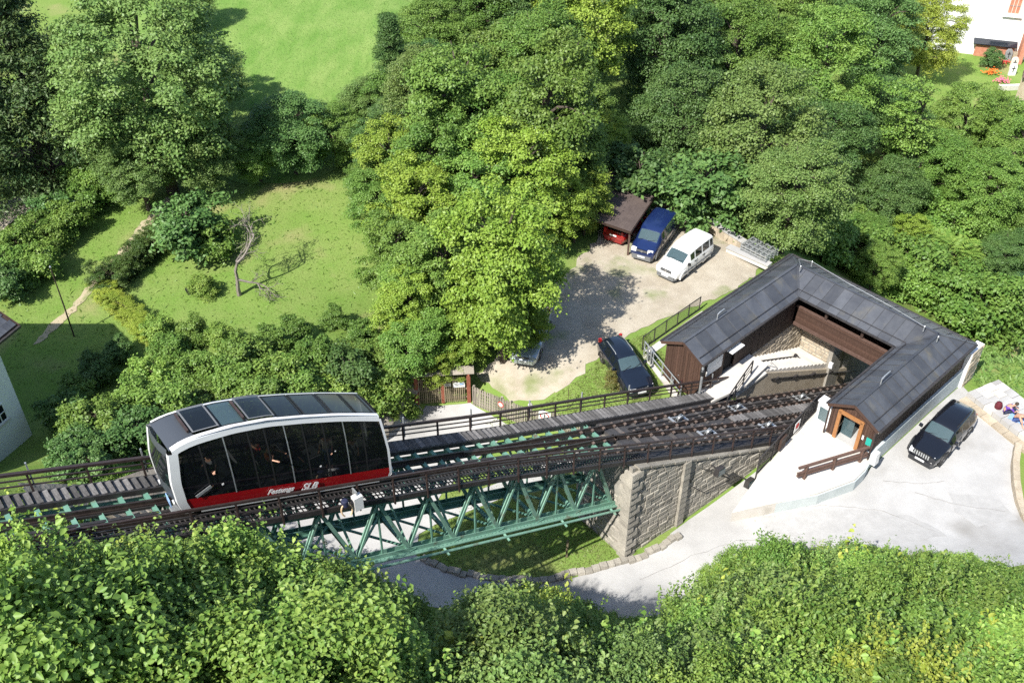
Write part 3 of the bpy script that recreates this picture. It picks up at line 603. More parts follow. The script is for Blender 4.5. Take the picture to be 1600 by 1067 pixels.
for near in (True,False):
    # white arched band along the roof edge
    m=MB(); side_patch(m,.1,7.56,lambda s:toph(s)-band,lambda s:toph(s)+.0,.03,near,26,3)
    vs=[];fs=[];N=26
    for i in range(N+1):
        s=.1+7.46*i/N; h=toph(s); t=side_t(h,near)+(.03 if near else -.03); d=-.14 if near else .14
        vs+=[TL(s,t,h),TL(s,t+d*.3,h+.055),TL(s,t+d,h+.075)]
    for i in range(N): 
        for j in range(2): fs.append((i*3+j,i*3+3+j,i*3+4+j,i*3+1+j))
    m.add(vs,fs); m.build('roof_band','cab_white',car,True)
    # white corner pillars
    for E_,sgn,wd,nm in ((SE,1,.24,'corner_pillar'),(EE,-1,.10,'corner_pillar')):
        m=MB(); a=(lambda h:SE(h)) if sgn>0 else (lambda h:EE(h)-.10); b=(lambda h:SE(h)+.30) if sgn>0 else (lambda h:EE(h))
        side_patch(m,a,b,-.2 if sgn>0 else -.05,(2.55 if sgn>0 else 3.0),.034,near,2,10)
        vs=[];fs=[]
        for j in range(11):
            h=-.2+ (2.73 if sgn>0 else 3.18)*j/10; t=side_t(h,near)+(.034 if near else -.034); s=E_(h); d=-.16 if near else .16
            vs+=[TL(s,t,h),TL(s-.02*sgn,t+d*.3,h),TL(s-.01*sgn,t+d,h)]
        for j in range(10):
            for k in range(2): fs.append((j*3+k,j*3+3+k,j*3+4+k,j*3+1+k))
        m.add(vs,fs); m.build(nm,'cab_white',car,True)
    # dark glass panes
    cuts=[.17,.98,1.79,2.62,3.2,3.9,4.55,5.3,6.08,6.8,7.66]
    for a,b in zip(cuts,cuts[1:]):
        m=MB(); aa=(lambda h:SE(h)+.28) if a<.2 else a+.012; bb=(lambda h:EE(h)-.1) if b>7.6 else b-.012
        side_patch(m,aa,bb,.47,lambda s:toph(s)-band+.01,.0,near,4,8); m.build('window_pane','cab_glass',car,True)
    for c in (1.79,3.9,6.08):
        m=MB(); side_patch(m,c-.022,c+.022,.47,lambda s:toph(s)-band,.022,near,1,8); m.build('window_mullion','galv',car)
    for c in (2.62,3.2,4.55,5.3,.98,6.8):
        m=MB(); side_patch(m,c-.03,c+.03,.47,lambda s:toph(s)-band,.006,near,1,8); m.build('window_frame','black_trim',car)
    m=MB(); side_patch(m,lambda h:SE(h)+.2,lambda h:EE(h)-.06,-.2,.48,.012,near,12,3); m.build('red_skirt','cab_red',car,True)
    m=MB(); side_patch(m,.5,7.25,-.27,-.2,.02,near,12,1); m.build('skirt_trim','cab_white',car)
    if near:
        m=MB(); m.prism([TL(.42,.035,.62),TL(.98,.035,1.03),TL(1.03,.035,.93),TL(.46,.035,.52)],(0,-.015,0)); m.build('door_handle','galv',car)
        for s,h,r in ((1.4,.95,.035),(4.95,1.1,.03),(5.6,1.75,.02)): MB().box(s-r,s+r,-.012,.0,h-r-GR*s,h+r-GR*s).build('sticker','white',car)
# end faces: window, dark panel, frame
def end_patch(m,E_,h0,h1,t0,t1,off,n=6):
    vs=[];fs=[]
    for i in range(n+1):
        h=h0+(h1-h0)*i/n
        for t in (t0,(t0*2+t1)/3,(t0+2*t1)/3,t1): 
            c=(t-(t0+t1)/2)/((t1-t0)/2 or 1); vs.append(TL(E_(h)+off+ (.10*c*c if off<0 else -.10*c*c),t*1.0,h))
    for i in range(n):
        for j in range(3): fs.append((i*4+j,i*4+j+1,(i+1)*4+j+1,(i+1)*4+j))
    m.add(vs,fs)
for E_,off,hi in ((SE,-.10,2.55),(EE,.10,3.05)):
    m=MB(); end_patch(m,E_,.9,hi-.25,-W+.16,-.16,off); m.build('end_window','car_glass' ,car,True)
    m=MB(); end_patch(m,E_,-.3,.9,-W+.14,-.14,off); m.build('end_panel','cab_roof',car,True)
    m=MB(); end_patch(m,E_,hi-.25,hi+.1,-W+.2,-.2,off,2); m.build('end_header','cab_roof',car,True)
    for t in (-W+.35,-.35): MB().lathe([(.09,0),(.1,.05),(.02,.07)],TL(E_(.1)+off*1.3,t,.12),axis='x',n=12).build('headlight','lamp',car)
MB().beam(TL(-.34,-.3,.1),TL(-.30,-.75,.1),.03,.3).build('destination_panel','lightblue',car)
# roof shell between the bands, with glazed panels
def roof_patch(m,s0,s1,t0,t1,dz,n=8):
    vs=[];fs=[]
    for i in range(n+1):
        s=s0+(s1-s0)*i/n
        for j in range(5):
            f=j/4; a=t0+(t1-t0)*f; c=(a+W/2)/(W/2); vs.append(TL(s,a,toph(s)+.03+.045*(1-c*c)+dz))
    for i in range(n):
        for j in range(4): fs.append((i*5+j,i*5+5+j,i*5+6+j,i*5+1+j))
    m.add(vs,fs)
pan=[(.95,1.82),(1.88,2.72),(2.82,3.72),(3.8,4.72),(4.78,5.75),(5.83,6.7),(6.75,7.42)]
tA,tB=-W+.27,-.27
for a,b in zip([.05]+[p[1] for p in pan],[p[0] for p in pan]+[7.52]):
    m=MB(); roof_patch(m,a,b,tA,tB,.0,3); m.build('roof_sheet','cab_roof',car,True)
for a,b in ((-W+.12,tA),(tB,-.12)): 
    m=MB(); roof_patch(m,.05,7.52,a,b,-.002,20); m.build('roof_side','cab_roof',car,True)
for i,(a,b) in enumerate(pan):
    up=.09 if i in (0,2) else .0
    m=MB(); roof_patch(m,a+.03,b-.03,tA+.03,tB-.03,.02+up,3); p=m.build('roof_window','roof_glass' if i!=1 else 'windscreen',car,True)
    m=MB(); roof_patch(m,a-.01,a+.05,tA,tB,.03+up,1); roof_patch(m,b-.05,b+.01,tA,tB,.03+up,1)
    for t in (tA,tB-.05): roof_patch(m,a,b,t,t+.05,.03+up,3)
    m.build('window_frame','trim' if i in (0,2) else 'black_trim',p)
    if up: MB().beam(TL(a-.1,tA+.15,toph(a)+.12),TL(a-.1,tB-.15,toph(a)+.12),.07,.1).build('opener','rail_brown',p)
# floor, seats, underframe, wheels
m=MB(); 
for i in range(4):
    a,b=.15+i*1.85,.15+(i+1)*1.85; zz=.35-GR*(a+b)/2; m.box(a,b,.08,W-.08,zz-.08,zz)
m.build('stepped_floor','seat',car)
for i in range(4):
    c=1.0+i*1.85; zz=.35-GR*(c+.1); m=MB(); m.box(c-.55,c-.15,.95,W-.12,zz,zz+.45); m.box(c-.62,c-.52,.95,W-.12,zz,zz+.95); m.build('seat','seat',car)
m=MB(); m.beam(TL(.2,-.45,-.36),TL(7.5,-.45,-.36),.14,.2); m.beam(TL(.2,-1.4,-.36),TL(7.5,-1.4,-.36),.14,.2)
for s in (.4,2.5,5,7.3): m.beam(TL(s,-.3,-.36),TL(s,-1.5,-.36),.16,.16)
m.build('underframe','steel_dark',car)
wm=MB().lathe([(.05,-.06),(.17,-.055),(.17,.0),(.21,.01),(.21,.035),(.05,.05)],axis='y',n=16).mesh('wheel','rail',True)
for s in (.9,1.7,6.1,6.9):
    for t in (-.40,-1.35): link('wheel',wm,car,TL(s,t,-.33))
m=MB(); m.beam(TL(-.35,-.5,-.35),TL(-.05,-.5,-.3),.3,.08); m.build('track_sweeper','galv',car)
def text(name,body,size,mt,parent,loc,xa,ya,ext=.004,bold=0,shear=0):
    c=bpy.data.curves.new(name,'FONT'); c.body=body; c.size=size; c.extrude=ext; c.offset=bold; c.shear=shear; c.resolution_u=3; c.materials.append(M[mt])
    o=bpy.data.objects.new(name,c); COL.objects.link(o); o.parent=parent
    x=Vector(xa).normalized(); y=Vector(ya); n=x.cross(y).normalized(); y=n.cross(x)
    o.parent=None; dg=bpy.context.evaluated_depsgraph_get(); me=bpy.data.meshes.new_from_object(o.evaluated_get(dg)); bpy.data.objects.remove(o)
    if not me.materials: me.materials.append(M[mt])
    o=link(name,me,parent)
    o.matrix_local=Matrix(((x.x,y.x,n.x,loc[0]),(x.y,y.y,n.y,loc[1]),(x.z,y.z,n.z,loc[2]),(0,0,0,1))); return o
sd=Vector((1,0,-GR)); o_=text('lettering','Festungs',.30,'white',car,TL(2.80,.025,.12),sd,(0,0,1),.004,.010,.25)
text('lettering','SLB',.42,'white',car,TL(4.05,.02,.04),sd,(0,0,1),.004,.012,.25)
# ================================================================ PEOPLE
def skin_mesh(nodes,edges,name,mt,levels=1,root=0):
    me=bpy.data.meshes.new(name); me.from_pydata([n[0] for n in nodes],edges,[]); o=bpy.data.objects.new(name,me); COL.objects.link(o)
    mo=o.modifiers.new('skin','SKIN'); sv=me.skin_vertices[0].data
    for i,n in enumerate(nodes): r=n[1]; sv[i].radius=(r,r) if not isinstance(r,tuple) else r; sv[i].use_root=(i==root)
    mo.use_smooth_shade=True; ss=o.modifiers.new('sub','SUBSURF'); ss.levels=levels; ss.render_levels=levels; me.materials.append(M[mt]); return o
def person(label,loc,rz,J,shirt,legs,hair='hair',group=None,longsleeve=False,longlegs=True,bare=False):
    """J: joint name -> local position; one continuous body, clothes and hair as children"""
    root=thing('person',label,'person',loc,rz,group)
    order=['pel','waist','chest','neck','headb','headt','shL','elL','wrL','haL','shR','elR','wrR','haR','hiL','knL','anL','toL','hiR','knR','anR','toR']
    rad=dict(pel=.125,waist=.115,chest=.14,neck=.05,headb=.075,headt=.085,sh=.058,el=.04,wr=.028,ha=.03,hi=.085,kn=.055,an=.038,to=.035)
    nodes=[];ix={}
    for k in order:
        ix[k]=len(nodes); nodes.append((J[k],rad.get(k,rad.get(k[:2],.05))))
    E=[('pel','waist'),('waist','chest'),('chest','neck'),('neck','headb'),('headb','headt')]+[e for s in 'LR' for e in (('chest','sh'+s),('sh'+s,'el'+s),('el'+s,'wr'+s),('wr'+s,'ha'+s),('pel','hi'+s),('hi'+s,'kn'+s),('kn'+s,'an'+s),('an'+s,'to'+s))]
    nd=list(nodes); ed=[(ix[a],ix[b]) for a,b in E]
    for s in 'LR':
        hv=Vector(J['ha'+s]); wv=Vector(J['wr'+s]); d=(hv-wv).normalized(); side=d.cross(Vector((0,.3,1))).normalized()
        for k in range(5):
            o=(k-1.8)*.021; ln=(.055,.075,.085,.078,.06)[k]
            p1=hv+side*o+d*ln*.6; p2=hv+side*o+d*ln+Vector((0,0,-.02)); nd.append((tuple(p1),.0095)); nd.append((tuple(p2),.0085)); ed.append((ix['ha'+s],len(nd)-2)); ed.append((len(nd)-2,len(nd)-1))
    b=skin_mesh(nd,ed,'body','skin'); b.parent=root
    def sub(keys,edges,name,mt,k):
        n=[(J[q],rad.get(q,rad.get(q[:2],.05))*k) for q in keys]; i={q:j for j,q in enumerate(keys)}
        o=skin_mesh(n,[(i[a],i[c]) for a,c in edges],name,mt); o.parent=root
    if not bare:
        ks=['waist','pel','chest','shL','elL','shR','elR']+(['wrL','wrR'] if longsleeve else [])
        es=[('waist','pel'),('waist','chest'),('chest','shL'),('shL','elL'),('chest','shR'),('shR','elR')]+([('elL','wrL'),('elR','wrR')] if longsleeve else [])
        sub(ks,es,'shirt',shirt,1.16)
    ks=['pel','hiL','knL','hiR','knR']+(['anL','anR'] if longlegs else []); es=[('pel','hiL'),('hiL','knL'),('pel','hiR'),('hiR','knR')]+([('knL','anL'),('knR','anR')] if longlegs else [])
    sub(ks,es,'trousers',legs,1.17)
    hb,ht=Vector(J['headb']),Vector(J['headt']); hd=(ht-hb).normalized(); f=Vector(J['face']).normalized()
    m=MB(); c=ht-f*.022+hd*.012; vs=[];fs=[]
    for i in range(7):
        for k in range(12):
            a=2*PI*k/12; e=PI/2*(i/6)*1.25; r=.108*math.sin(e); z=.112*math.cos(e); x=Vector((math.cos(a)*r,math.sin(a)*r,z)); vs.append(c+x)
    for i in range(6):
        for k in range(12): fs.append((i*12+k,i*12+(k+1)%12,(i+1)*12+(k+1)%12,(i+1)*12+k))
    m.add(vs,fs); m.build('hair',hair,root,True)
    m=MB(); hc=(hb+ht)/2; m.prism([hc+f*.075+Vector((0,0,.02)),hc+f*.075+Vector((f.y*.014,-f.x*.014,-.02)),hc+f*.075+Vector((-f.y*.014,f.x*.014,-.02))],f*.03); m.build('nose','skin',root)
    for s in (-1,1):
        q=hc+f*.083+Vector((f.y,-f.x,0))*.03*s+Vector((0,0,.03)); MB().lathe([(.004,-.006),(.011,0),(.004,.006)],tuple(q),n=8).build('eye','black_trim',root)
    MB().beam(hc+f*.083+Vector((f.y,-f.x,0))*.022+Vector((0,0,-.05)),hc+f*.083-Vector((f.y,-f.x,0))*.022+Vector((0,0,-.05)),.008,.008).build('mouth','lamp_red',root)
    return root
def standing(h=1.7,arm=0.,sway=0.):
    k=h/1.72; J={}
    for n,p in dict(pel=(0,0,.95),waist=(0,.0,1.1),chest=(0,0,1.33),neck=(0,0,1.48),headb=(.01,0,1.56),headt=(.012,0,1.64)).items(): J[n]=tuple(v*k for v in p)
    for s,y in (('L',1),('R',-1)):
        J['sh'+s]=(0,.19*y*k,1.40*k); J['el'+s]=(.02+arm*.15,(.24+sway*.02)*y*k,(1.13+arm*.12)*k); J['wr'+s]=(.06+arm*.35,.24*y*k,(.9+arm*.35)*k); J['ha'+s]=(.08+arm*.42,.235*y*k,(.84+arm*.42)*k)
        J['hi'+s]=(0,.095*y*k,.9*k); J['kn'+s]=(.02,.1*y*k,.5*k); J['an'+s]=(0,.1*y*k,.09*k); J['to'+s]=(.15,.115*y*k,.04*k)
    J['face']=(1,0,0); return J
def sitting(lean=.1,knee=.45,twist=0.):
    J=dict(pel=(0,0,.12),waist=(-.01-lean*.1,0,.28),chest=(.02+lean*.25,0,.50),neck=(.05+lean*.5,0,.64),headb=(.09+lean*.62,0,.72),headt=(.11+lean*.7,0,.80))
    for s,y in (('L',1),('R',-1)):
        J['sh'+s]=(.03+lean*.35,.18*y,.57); J['el'+s]=(.18+lean*.5,.26*y,.38); J['wr'+s]=(.38+lean*.3,.16*y,.42); J['ha'+s]=(.44+lean*.3,.13*y,.42)
        J['hi'+s]=(.05,.10*y,.12); J['kn'+s]=(.40,.14*y,knee); J['an'+s]=(.62,.13*y,.08); J['to'+s]=(.77,.14*y,.045)
    J['face']=(1,0,-.1); return J
# riders behind the dark glass
riders=[(1.3,-.45,.8,'grey','navy','rider in grey at the uphill end inside the cable car'),(3.3,-.4,1.,'orange','navy','rider in an orange top at the middle of the cable car'),(3.0,-.95,.3,'red','navy','rider in red standing behind the orange top in the cable car'),(4.1,-.5,.6,'navy','grey','rider in navy beside a pole in the cable car'),(5.5,-.42,.5,'cream','blue','rider in a cream shirt by the downhill door of the cable car'),(5.75,-.95,.2,'lightblue','navy','rider in a light blue shirt behind the cream shirt in the cable car'),(6.5,-.5,.3,'white','grey','rider in white near the downhill end of the cable car')]
for s,t,arm,sh,lg,lab in riders:
    i=min(3,int((s-.15)/1.85)); a=.15+i*1.85; P=trk(s,t,0); z=T0[2]+.35-GR*(a+.925)
    person(lab,(P[0],P[1],z),TH-PI/2+random.uniform(-.8,.8),standing(1.68,arm),sh,lg,group=None)
# ================================================================ COVERED STATION
st=thing('station_building','U-shaped open station with black metal roof and dark brown boarded walls','station',B0,TB)
EZ,RZ=3.0,3.8
def clip(poly,ax,lo,hi):
    for sgn,lim in ((1,lo),(-1,-hi)):
        out=[]
        for i in range(len(poly)):
            a,b=poly[i],poly[(i+1)%len(poly)]; da,db=sgn*a[ax]-lim,sgn*b[ax]-lim
            if da>=0: out.append(a)
            if (da>=0)!=(db>=0): f=da/(da-db); out.append(tuple(a[k]+(b[k]-a[k])*f for k in range(len(a))))
        poly=out
        if not poly: break
    return poly
def slope(name,poly,ax,pitch,z0=0.,seam=True):
    """one roof slope split into standing-seam sheets along axis ax"""
    lo=min(p[ax] for p in poly); hi=max(p[ax] for p in poly); n=max(1,round((hi-lo)/pitch)); rng=random.Random(len(name)+int(lo*10))
    rf=MB().prism([(p[0],p[1],p[2]-.05) for p in poly],(0,0,-.07)).build(name,'brown_dark',st)
    for i in range(n):
        a,b=lo+(hi-lo)*i/n,lo+(hi-lo)*(i+1)/n; q=clip(poly,ax,a+.008,b-.008)
        if len(q)<3: continue
        d=rng.uniform(-.004,.006)
        MB().prism([(p[0],p[1],p[2]-.045) for p in q],(0,0,.045+d)).build('roof_sheet','roof',rf)
        if i:
            e=clip(poly,ax,a-.001,a+.001)
            if len(e)>=2:
                e.sort(key=lambda p:p[2]); MB().beam((e[0][0],e[0][1],e[0][2]+.018),(e[-1][0],e[-1][1],e[-1][2]+.018),.03,.045).build('seam','roof',rf)
    return rf
X0=-9.35; XR=-6.95
roofs=[('roof',[(X0,2.95,EZ),(3.5,2.95,EZ),(1.75,1.45,RZ),(X0,1.45,RZ)],0,.95),('roof',[(X0,0,EZ),(X0,1.45,RZ),(1.75,1.45,RZ),(0,0,EZ)],0,.95),
 ('roof',[(0,0,EZ),(1.75,1.45,RZ),(1.75,-8.05,RZ),(0,-6.6,EZ)],1,.68),('roof',[(3.5,2.95,EZ),(3.5,-9.6,EZ),(1.75,-8.05,RZ),(1.75,1.45,RZ)],1,.68),
 ('roof',[(XR,-6.6,EZ),(0,-6.6,EZ),(1.75,-8.05,RZ),(XR,-8.05,RZ)],0,.68),('roof',[(XR,-9.6,EZ),(XR,-8.05,RZ),(1.75,-8.05,RZ),(3.5,-9.6,EZ)],0,.68)]
for a in roofs: slope(*a)
# ridges, hips, valleys, gutters, verge boards, snow rails
for a,b in (((X0,1.45),(1.75,1.45)),((1.75,1.45),(1.75,-8.05)),((XR,-8.05),(1.75,-8.05))): MB().beam((*a,RZ+.02),(*b,RZ+.02),.16,.05).build('ridge_cap','roof',st)
for a,b in (((1.75,1.45,RZ),(3.5,2.95,EZ)),((1.75,-8.05,RZ),(3.5,-9.6,EZ)),((0,0,EZ),(1.75,1.45,RZ)),((0,-6.6,EZ),(1.75,-8.05,RZ))): MB().beam((a[0],a[1],a[2]+.02),(b[0],b[1],b[2]+.02),.13,.05).build('hip_cap','roof',st)
for a,b in (((X0,3.02),(3.5,3.02)),((X0,-.08),(-.08,-.08)),((-.08,-.08),(-.08,-6.52)),((-.08,-6.52),(XR,-6.52)),((XR,-9.68),(3.55,-9.68)),((3.58,2.95),(3.58,-9.6))):
    MB().beam((*a,EZ-.02),(*b,EZ-.02),.12,.09).build('gutter','steel_dark',st)
    o=.05 if a[1]!=-.08 else -.05
for a,b in (((X0,.02),(0.02,.02)),((.02,.02),(.02,-6.62)),((.02,-6.62),(XR,-6.62)),((XR,-9.62),(3.5,-9.62))): MB().beam((*a,EZ-.085),(*b,EZ-.085),.04,.05).build('fascia_board','white_concrete',st)
for a,b,c in (((X0,2.95),(X0,1.45),(X0,0)),((XR,-6.6),(XR,-8.05),(XR,-9.6))):
    for p,q in ((a,b),(b,c)):
        zp,zq=(EZ,RZ) if p!=b else (RZ,EZ); MB().beam((p[0]-.02,p[1],zp-.06),(q[0]-.02,q[1],zq-.06),.05,.16).build('verge_board','brown',st)
def sr(pts,parent=st):
    MB().tube(pts,.022,6).build('snow_rail','steel_dark',parent)
sr([(X0+.1,.32,EZ+.28),(0.32,.32,EZ+.28),(.36,-6.9,EZ+.28)]); sr([(0.3,-6.95,EZ+.28),(XR+.1,-6.95,EZ+.28)]); sr([(XR+.1,-9.2,EZ+.3),(3.1,-9.2,EZ+.3)]); sr([(X0+.1,2.6,EZ+.28),(3.2,2.6,EZ+.28)]); sr([(3.15,2.5,EZ+.28),(3.15,-9.2,EZ+.28)])
for x,y,dx,dy in ((-6.3,1.45,.6,.0),(-4.5,-8.05,.8,.0),(1.25,.95,0,0),(2.2,.75,0,0),(1.3,-7.3,0,0),(1.0,-8.3,0,0)):
    pts=[(x,y,RZ),(x,y,RZ+.38)]+([(x+dx*.3,y,RZ+.44),(x+dx,y,RZ+.46)] if dx else [(x+.02,y,RZ+.4)])
    MB().tube(pts,.035,6).build('vent_pipe','galv',st)
MB().tube([(1.25,.95,RZ+.36),(1.75,1.45,RZ+.42),(2.2,.75,RZ+.36),(1.9,-2,RZ+.3),(1.7,-5,RZ+.3),(1.3,-7.3,RZ+.36)],.012,5).build('lightning_wire','galv',st)
# boards
def boards(y_or_x,a0,a1,zlo,zhi,axis,w=.17,th=.035,mt='brown',parent=st,rng=random.Random(8)):
    n=max(1,round((a1-a0)/w))
    for i in range(n):
        a,b=a0+(a1-a0)*i/n+.006,a0+(a1-a0)*(i+1)/n-.006; o=rng.uniform(0,.012); q=y_or_x
        z=lambda f,u: f(u) if callable(f) else f
        if axis=='x': bb=[(a,q-th/2-o,z(zlo,a)),(b,q-th/2-o,z(zlo,b)),(b,q+th/2,z(zlo,b)),(a,q+th/2,z(zlo,a))]; tt=[(a,q-th/2-o,z(zhi,a)),(b,q-th/2-o,z(zhi,b)),(b,q+th/2,z(zhi,b)),(a,q+th/2,z(zhi,a))]
        else: bb=[(q-th/2-o,a,z(zlo,a)),(q+th/2,a,z(zlo,a)),(q+th/2,b,z(zlo,b)),(q-th/2-o,b,z(zlo,b))]; tt=[(q-th/2-o,a,z(zhi,a)),(q+th/2,a,z(zhi,a)),(q+th/2,b,z(zhi,b)),(q-th/2-o,b,z(zhi,b))]
        MB().hexa(bb,tt).build('board',mt,parent)
gab=lambda y: RZ-.1-abs(y-1.45)*(RZ-EZ)/1.5
gabR=lambda y: RZ-.1-abs(y+8.05)*(RZ-EZ)/1.5
boards(-9.08,.2,2.75,.1,gab,'y',.16)
boards(.2,-9.05,-6.9,.78,2.9,'x',.2); boards(.2,-5.85,.2,.6,2.9,'x',.2,mt='brown_dark')
MB().box(-9.05,3.2,2.7,2.78,.2,2.95).build('outer_wall','brown',st)
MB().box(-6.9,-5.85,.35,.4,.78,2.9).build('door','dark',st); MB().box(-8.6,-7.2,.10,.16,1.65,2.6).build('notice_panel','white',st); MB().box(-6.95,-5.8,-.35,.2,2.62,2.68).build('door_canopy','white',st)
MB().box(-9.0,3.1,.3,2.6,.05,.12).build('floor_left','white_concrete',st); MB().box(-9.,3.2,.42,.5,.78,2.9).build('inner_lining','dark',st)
# right wing: gable with orange framed door
boards(-6.6,-7.2,-6.72,.75,gabR,'y',.16); boards(-6.6,-9.38,-8.62,.75,gabR,'y',.155); boards(-6.6,-8.62,-7.2,2.72,gabR,'y',.16)
for a,b in (((-6.66,-7.25,.75),(-6.66,-7.25,2.75)),((-6.66,-8.58,.75),(-6.66,-8.58,2.75)),((-6.66,-7.2,2.7),(-6.66,-8.63,2.7))): MB().beam(a,b,.2,.12,(1,0,0)).build('door_frame','orange_wood',st)
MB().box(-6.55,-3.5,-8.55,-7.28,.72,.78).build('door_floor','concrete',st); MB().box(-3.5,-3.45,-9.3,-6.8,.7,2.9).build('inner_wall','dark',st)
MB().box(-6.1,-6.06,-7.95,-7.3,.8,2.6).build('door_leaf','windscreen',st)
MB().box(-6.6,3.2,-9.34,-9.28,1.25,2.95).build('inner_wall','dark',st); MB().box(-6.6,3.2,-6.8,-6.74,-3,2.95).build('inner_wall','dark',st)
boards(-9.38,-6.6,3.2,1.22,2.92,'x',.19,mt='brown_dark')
MB().box(-6.75,3.3,-9.55,-9.2,-.6,1.18).build('plinth','aqua',st)
MB().box(3.25,4.7,-9.72,-9.25,-.4,2.4).build('end_wall','white_wall',st)
stones(st,3.3,4.65,lambda u:-.3,lambda u:2.45,lambda u,z,o:(u,-9.72-o*.5,z),'stone_warm',.28,.5,31,maxn=40)
for x,y in ((-6.85,-9.5),(-6.85,-6.75)): MB().tube([(x,y,EZ-.1),(x-.02,y+.05,EZ-.35),(x,y+.05,.0 if y<-9 else .9)],.05,8).build('downpipe','rail_brown',st)
MB().hexa([(-7.0,-9.95,.75),(-6.6,-9.95,.75),(-6.6,-9.6,.75),(-7.0,-9.6,.75)],[(-7.0,-9.9,1.5),(-6.6,-9.9,1.5),(-6.6,-9.6,1.5),(-7.0,-9.6,1.5)]).build('meter_box','white',st)
MB().box(-6.66,-6.64,-9.3,-9.0,1.5,2.0).build('exit_sign','sign_green',st); MB().box(-6.69,-6.67,-8.85,-8.75,1.7,2.0).build('key_switch','white',st)
# top wing over the track: brown girder, posts, walls coloured near-black for the shade inside
for i in range(7): MB().box(.28,.34,-6.4,.05,.93+.162*i,1.085+.162*i).build('girder_board','brown',st)
MB().box(.2,.42,-6.5,.1,.72,.93).build('girder_beam','brown_rail',st); MB().box(.22,.4,-6.5,.1,2.07,2.15).build('girder_cap','brown_rail',st)
for y in (-1.9,-4.35): MB().box(.24,.38,y-.08,y+.08,2.2,2.95).build('post','brown_dark',st)
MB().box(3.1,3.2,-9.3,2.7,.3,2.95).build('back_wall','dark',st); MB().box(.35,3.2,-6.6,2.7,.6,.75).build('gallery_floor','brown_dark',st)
MB().box(3.05,3.2,-9.2,-6.5,-6,.6).build('back_wall','mortar',st); MB().box(2.9,3.1,-1.95,0.3,-6,.6).build('back_wall','mortar',st)
# stone wall under the left wing and below the girder
MB().box(-9.05,3.2,.22,.6,-6,.62).build('retaining_core','mortar',st)
stones(st,-5.6,3.0,lambda u:-1.0-.37*(u+5.6),lambda u:.62,lambda u,z,o:(u,.22-o*.6,z),'stone_warm',.25,.42,11,dep=.09,maxn=290)
stones(st,-1.9,0.2,lambda u:-5.2,lambda u:.6,lambda u,z,o:(1.9-o*.6,u,z),'stone_warm',.25,.42,12,dep=.09,maxn=110)
MB().box(1.9,2.9,-1.95,.25,-5.5,.6).build('retaining_core','mortar',st)
for y in (-2.05,-6.85): MB().box(1.9 if y>-3 else -6.,3.3,y-.12,y+.12,-11,.6).build('added_side_wall','mortar',st)  # side walls added so the track opening reads dark
MB().box(3.2,8.6,-6.9,-1.9,-1.45,-1.25).build('added_shade_cover','mortar',st)  # unseen cover added behind the roof so the opening below stays dark
for y in (-2.0,-6.8): MB().box(3.3,8.6,y-.1,y+.1,-11,-1.45).build('added_side_wall','mortar',st)  # unseen walls added under the cover to keep daylight out of the opening
MB().box(.9,1.05,-2.75,-2.5,-1.6,-1.2).build('ceiling_light','white',st)
# stepped white platform beside the track
plat=thing('stepped_platform','white concrete stepped platform beside the track inside the station yard','platform',T0,TH)
s=34.5; i=0
zt=lambda s: 1.02-GR*s
while s<43.2:
    z=zt(s); MB().box(s,s+.42,2.62,5.4,z-1.2,z).build('step','white_concrete',plat); s+=.41; i+=1
m=MB(); m.hexa([TL(32.0,-2.5,-1.1),TL(43.4,-2.5,-1.1),TL(43.4,-2.62,-1.1),TL(32.0,-2.62,-1.1)],[TL(32.0,-2.5,-.3),TL(43.4,-2.5,.80),TL(43.4,-2.62,.80),TL(32.0,-2.62,-.3)])
m=MB(); m.prism([TL(32.05,-2.5,-1.1),TL(43.4,-2.5,-1.1),TL(43.4,-2.5,.62),TL(34.5,-2.5,1.0),TL(32.05,-2.5,-.45)],(0,.13,0)); m.build('side_wall','stone_warm',plat)
m=MB(); m.prism([TL(32.0,-2.44,-.42),TL(32.0,-2.44,-.54),TL(34.5,-2.44,.95),TL(34.5,-2.44,1.08)],(0,.26,0)); m.build('coping','white_concrete',plat)
MB().tube([TL(35,-2.42,.55),TL(44.5,-2.42,.35)],.05,8).build('handrail','steel_dark',plat)
for s in (35.6,37.5,39.4,41.3): MB().box(s-.2,s+.2,2.36,2.48,.52-GR*s-.05,.52-GR*s+.06).build('bracket','steel_dark',plat)
m=MB()
for i in range(9): s=32.1+i*.27; m.box(s,s+.28,2.63,4.6,-2.-GR*s,-.35+.165*i-GR*s)
m.build('ramp','white_concrete',plat)
landing=MB().prism([(-9.2,.2,0.62),(-9.2,-.9,0.62),(-6.6,-1.4,0.62),(-4.2,-1.2,0.62),(-4.2,.2,.62)],(0,0,.16)).build('landing','white_concrete'); landing.location=[float(v) for v in B0]; landing.rotation_euler=(0,0,TB); structure(landing,'white concrete landing before the left wing door')
# railings inside the yard
yr=thing('yard_railing','dark metal railing with a thick post on the white steps in the station yard','railing',B0,TB)
MB().box(-.1,.08,-.75,-.57,-2.6,-1.15).build('post','steel_dark',yr)
MB().tube([(-4.6,-.35,.7),(-1.5,-.6,-.6),(-.02,-.66,-1.3)],.04,6).build('handrail','steel_dark',yr)
MB().tube([(-.02,-.66,-1.25),(1.2,-1.3,-2.2),(1.4,-1.75,-2.6)],.03,6).build('handrail','steel_dark',yr)
MB().box(1.15,1.3,-1.9,-1.75,-3.6,-2.5).build('post','steel_dark',yr)
gate_=thing('yard_gate','thin grey metal gate frame standing on the white steps','gate',B0,TB)
for a,b in (((-3.9,-.4),(-3.4,-1.3)),((-3.4,-1.3),(-3.2,-.8))): 
    MB().tube([(a[0],a[1],-.9),(a[0],a[1],.25),(b[0],b[1],.2),(b[0],b[1],-1.0)],.02,5).build('frame','galv',gate_); MB().tube([(a[0],a[1],-.3),(b[0],b[1],-.35)],.015,5).build('rung','galv',gate_)
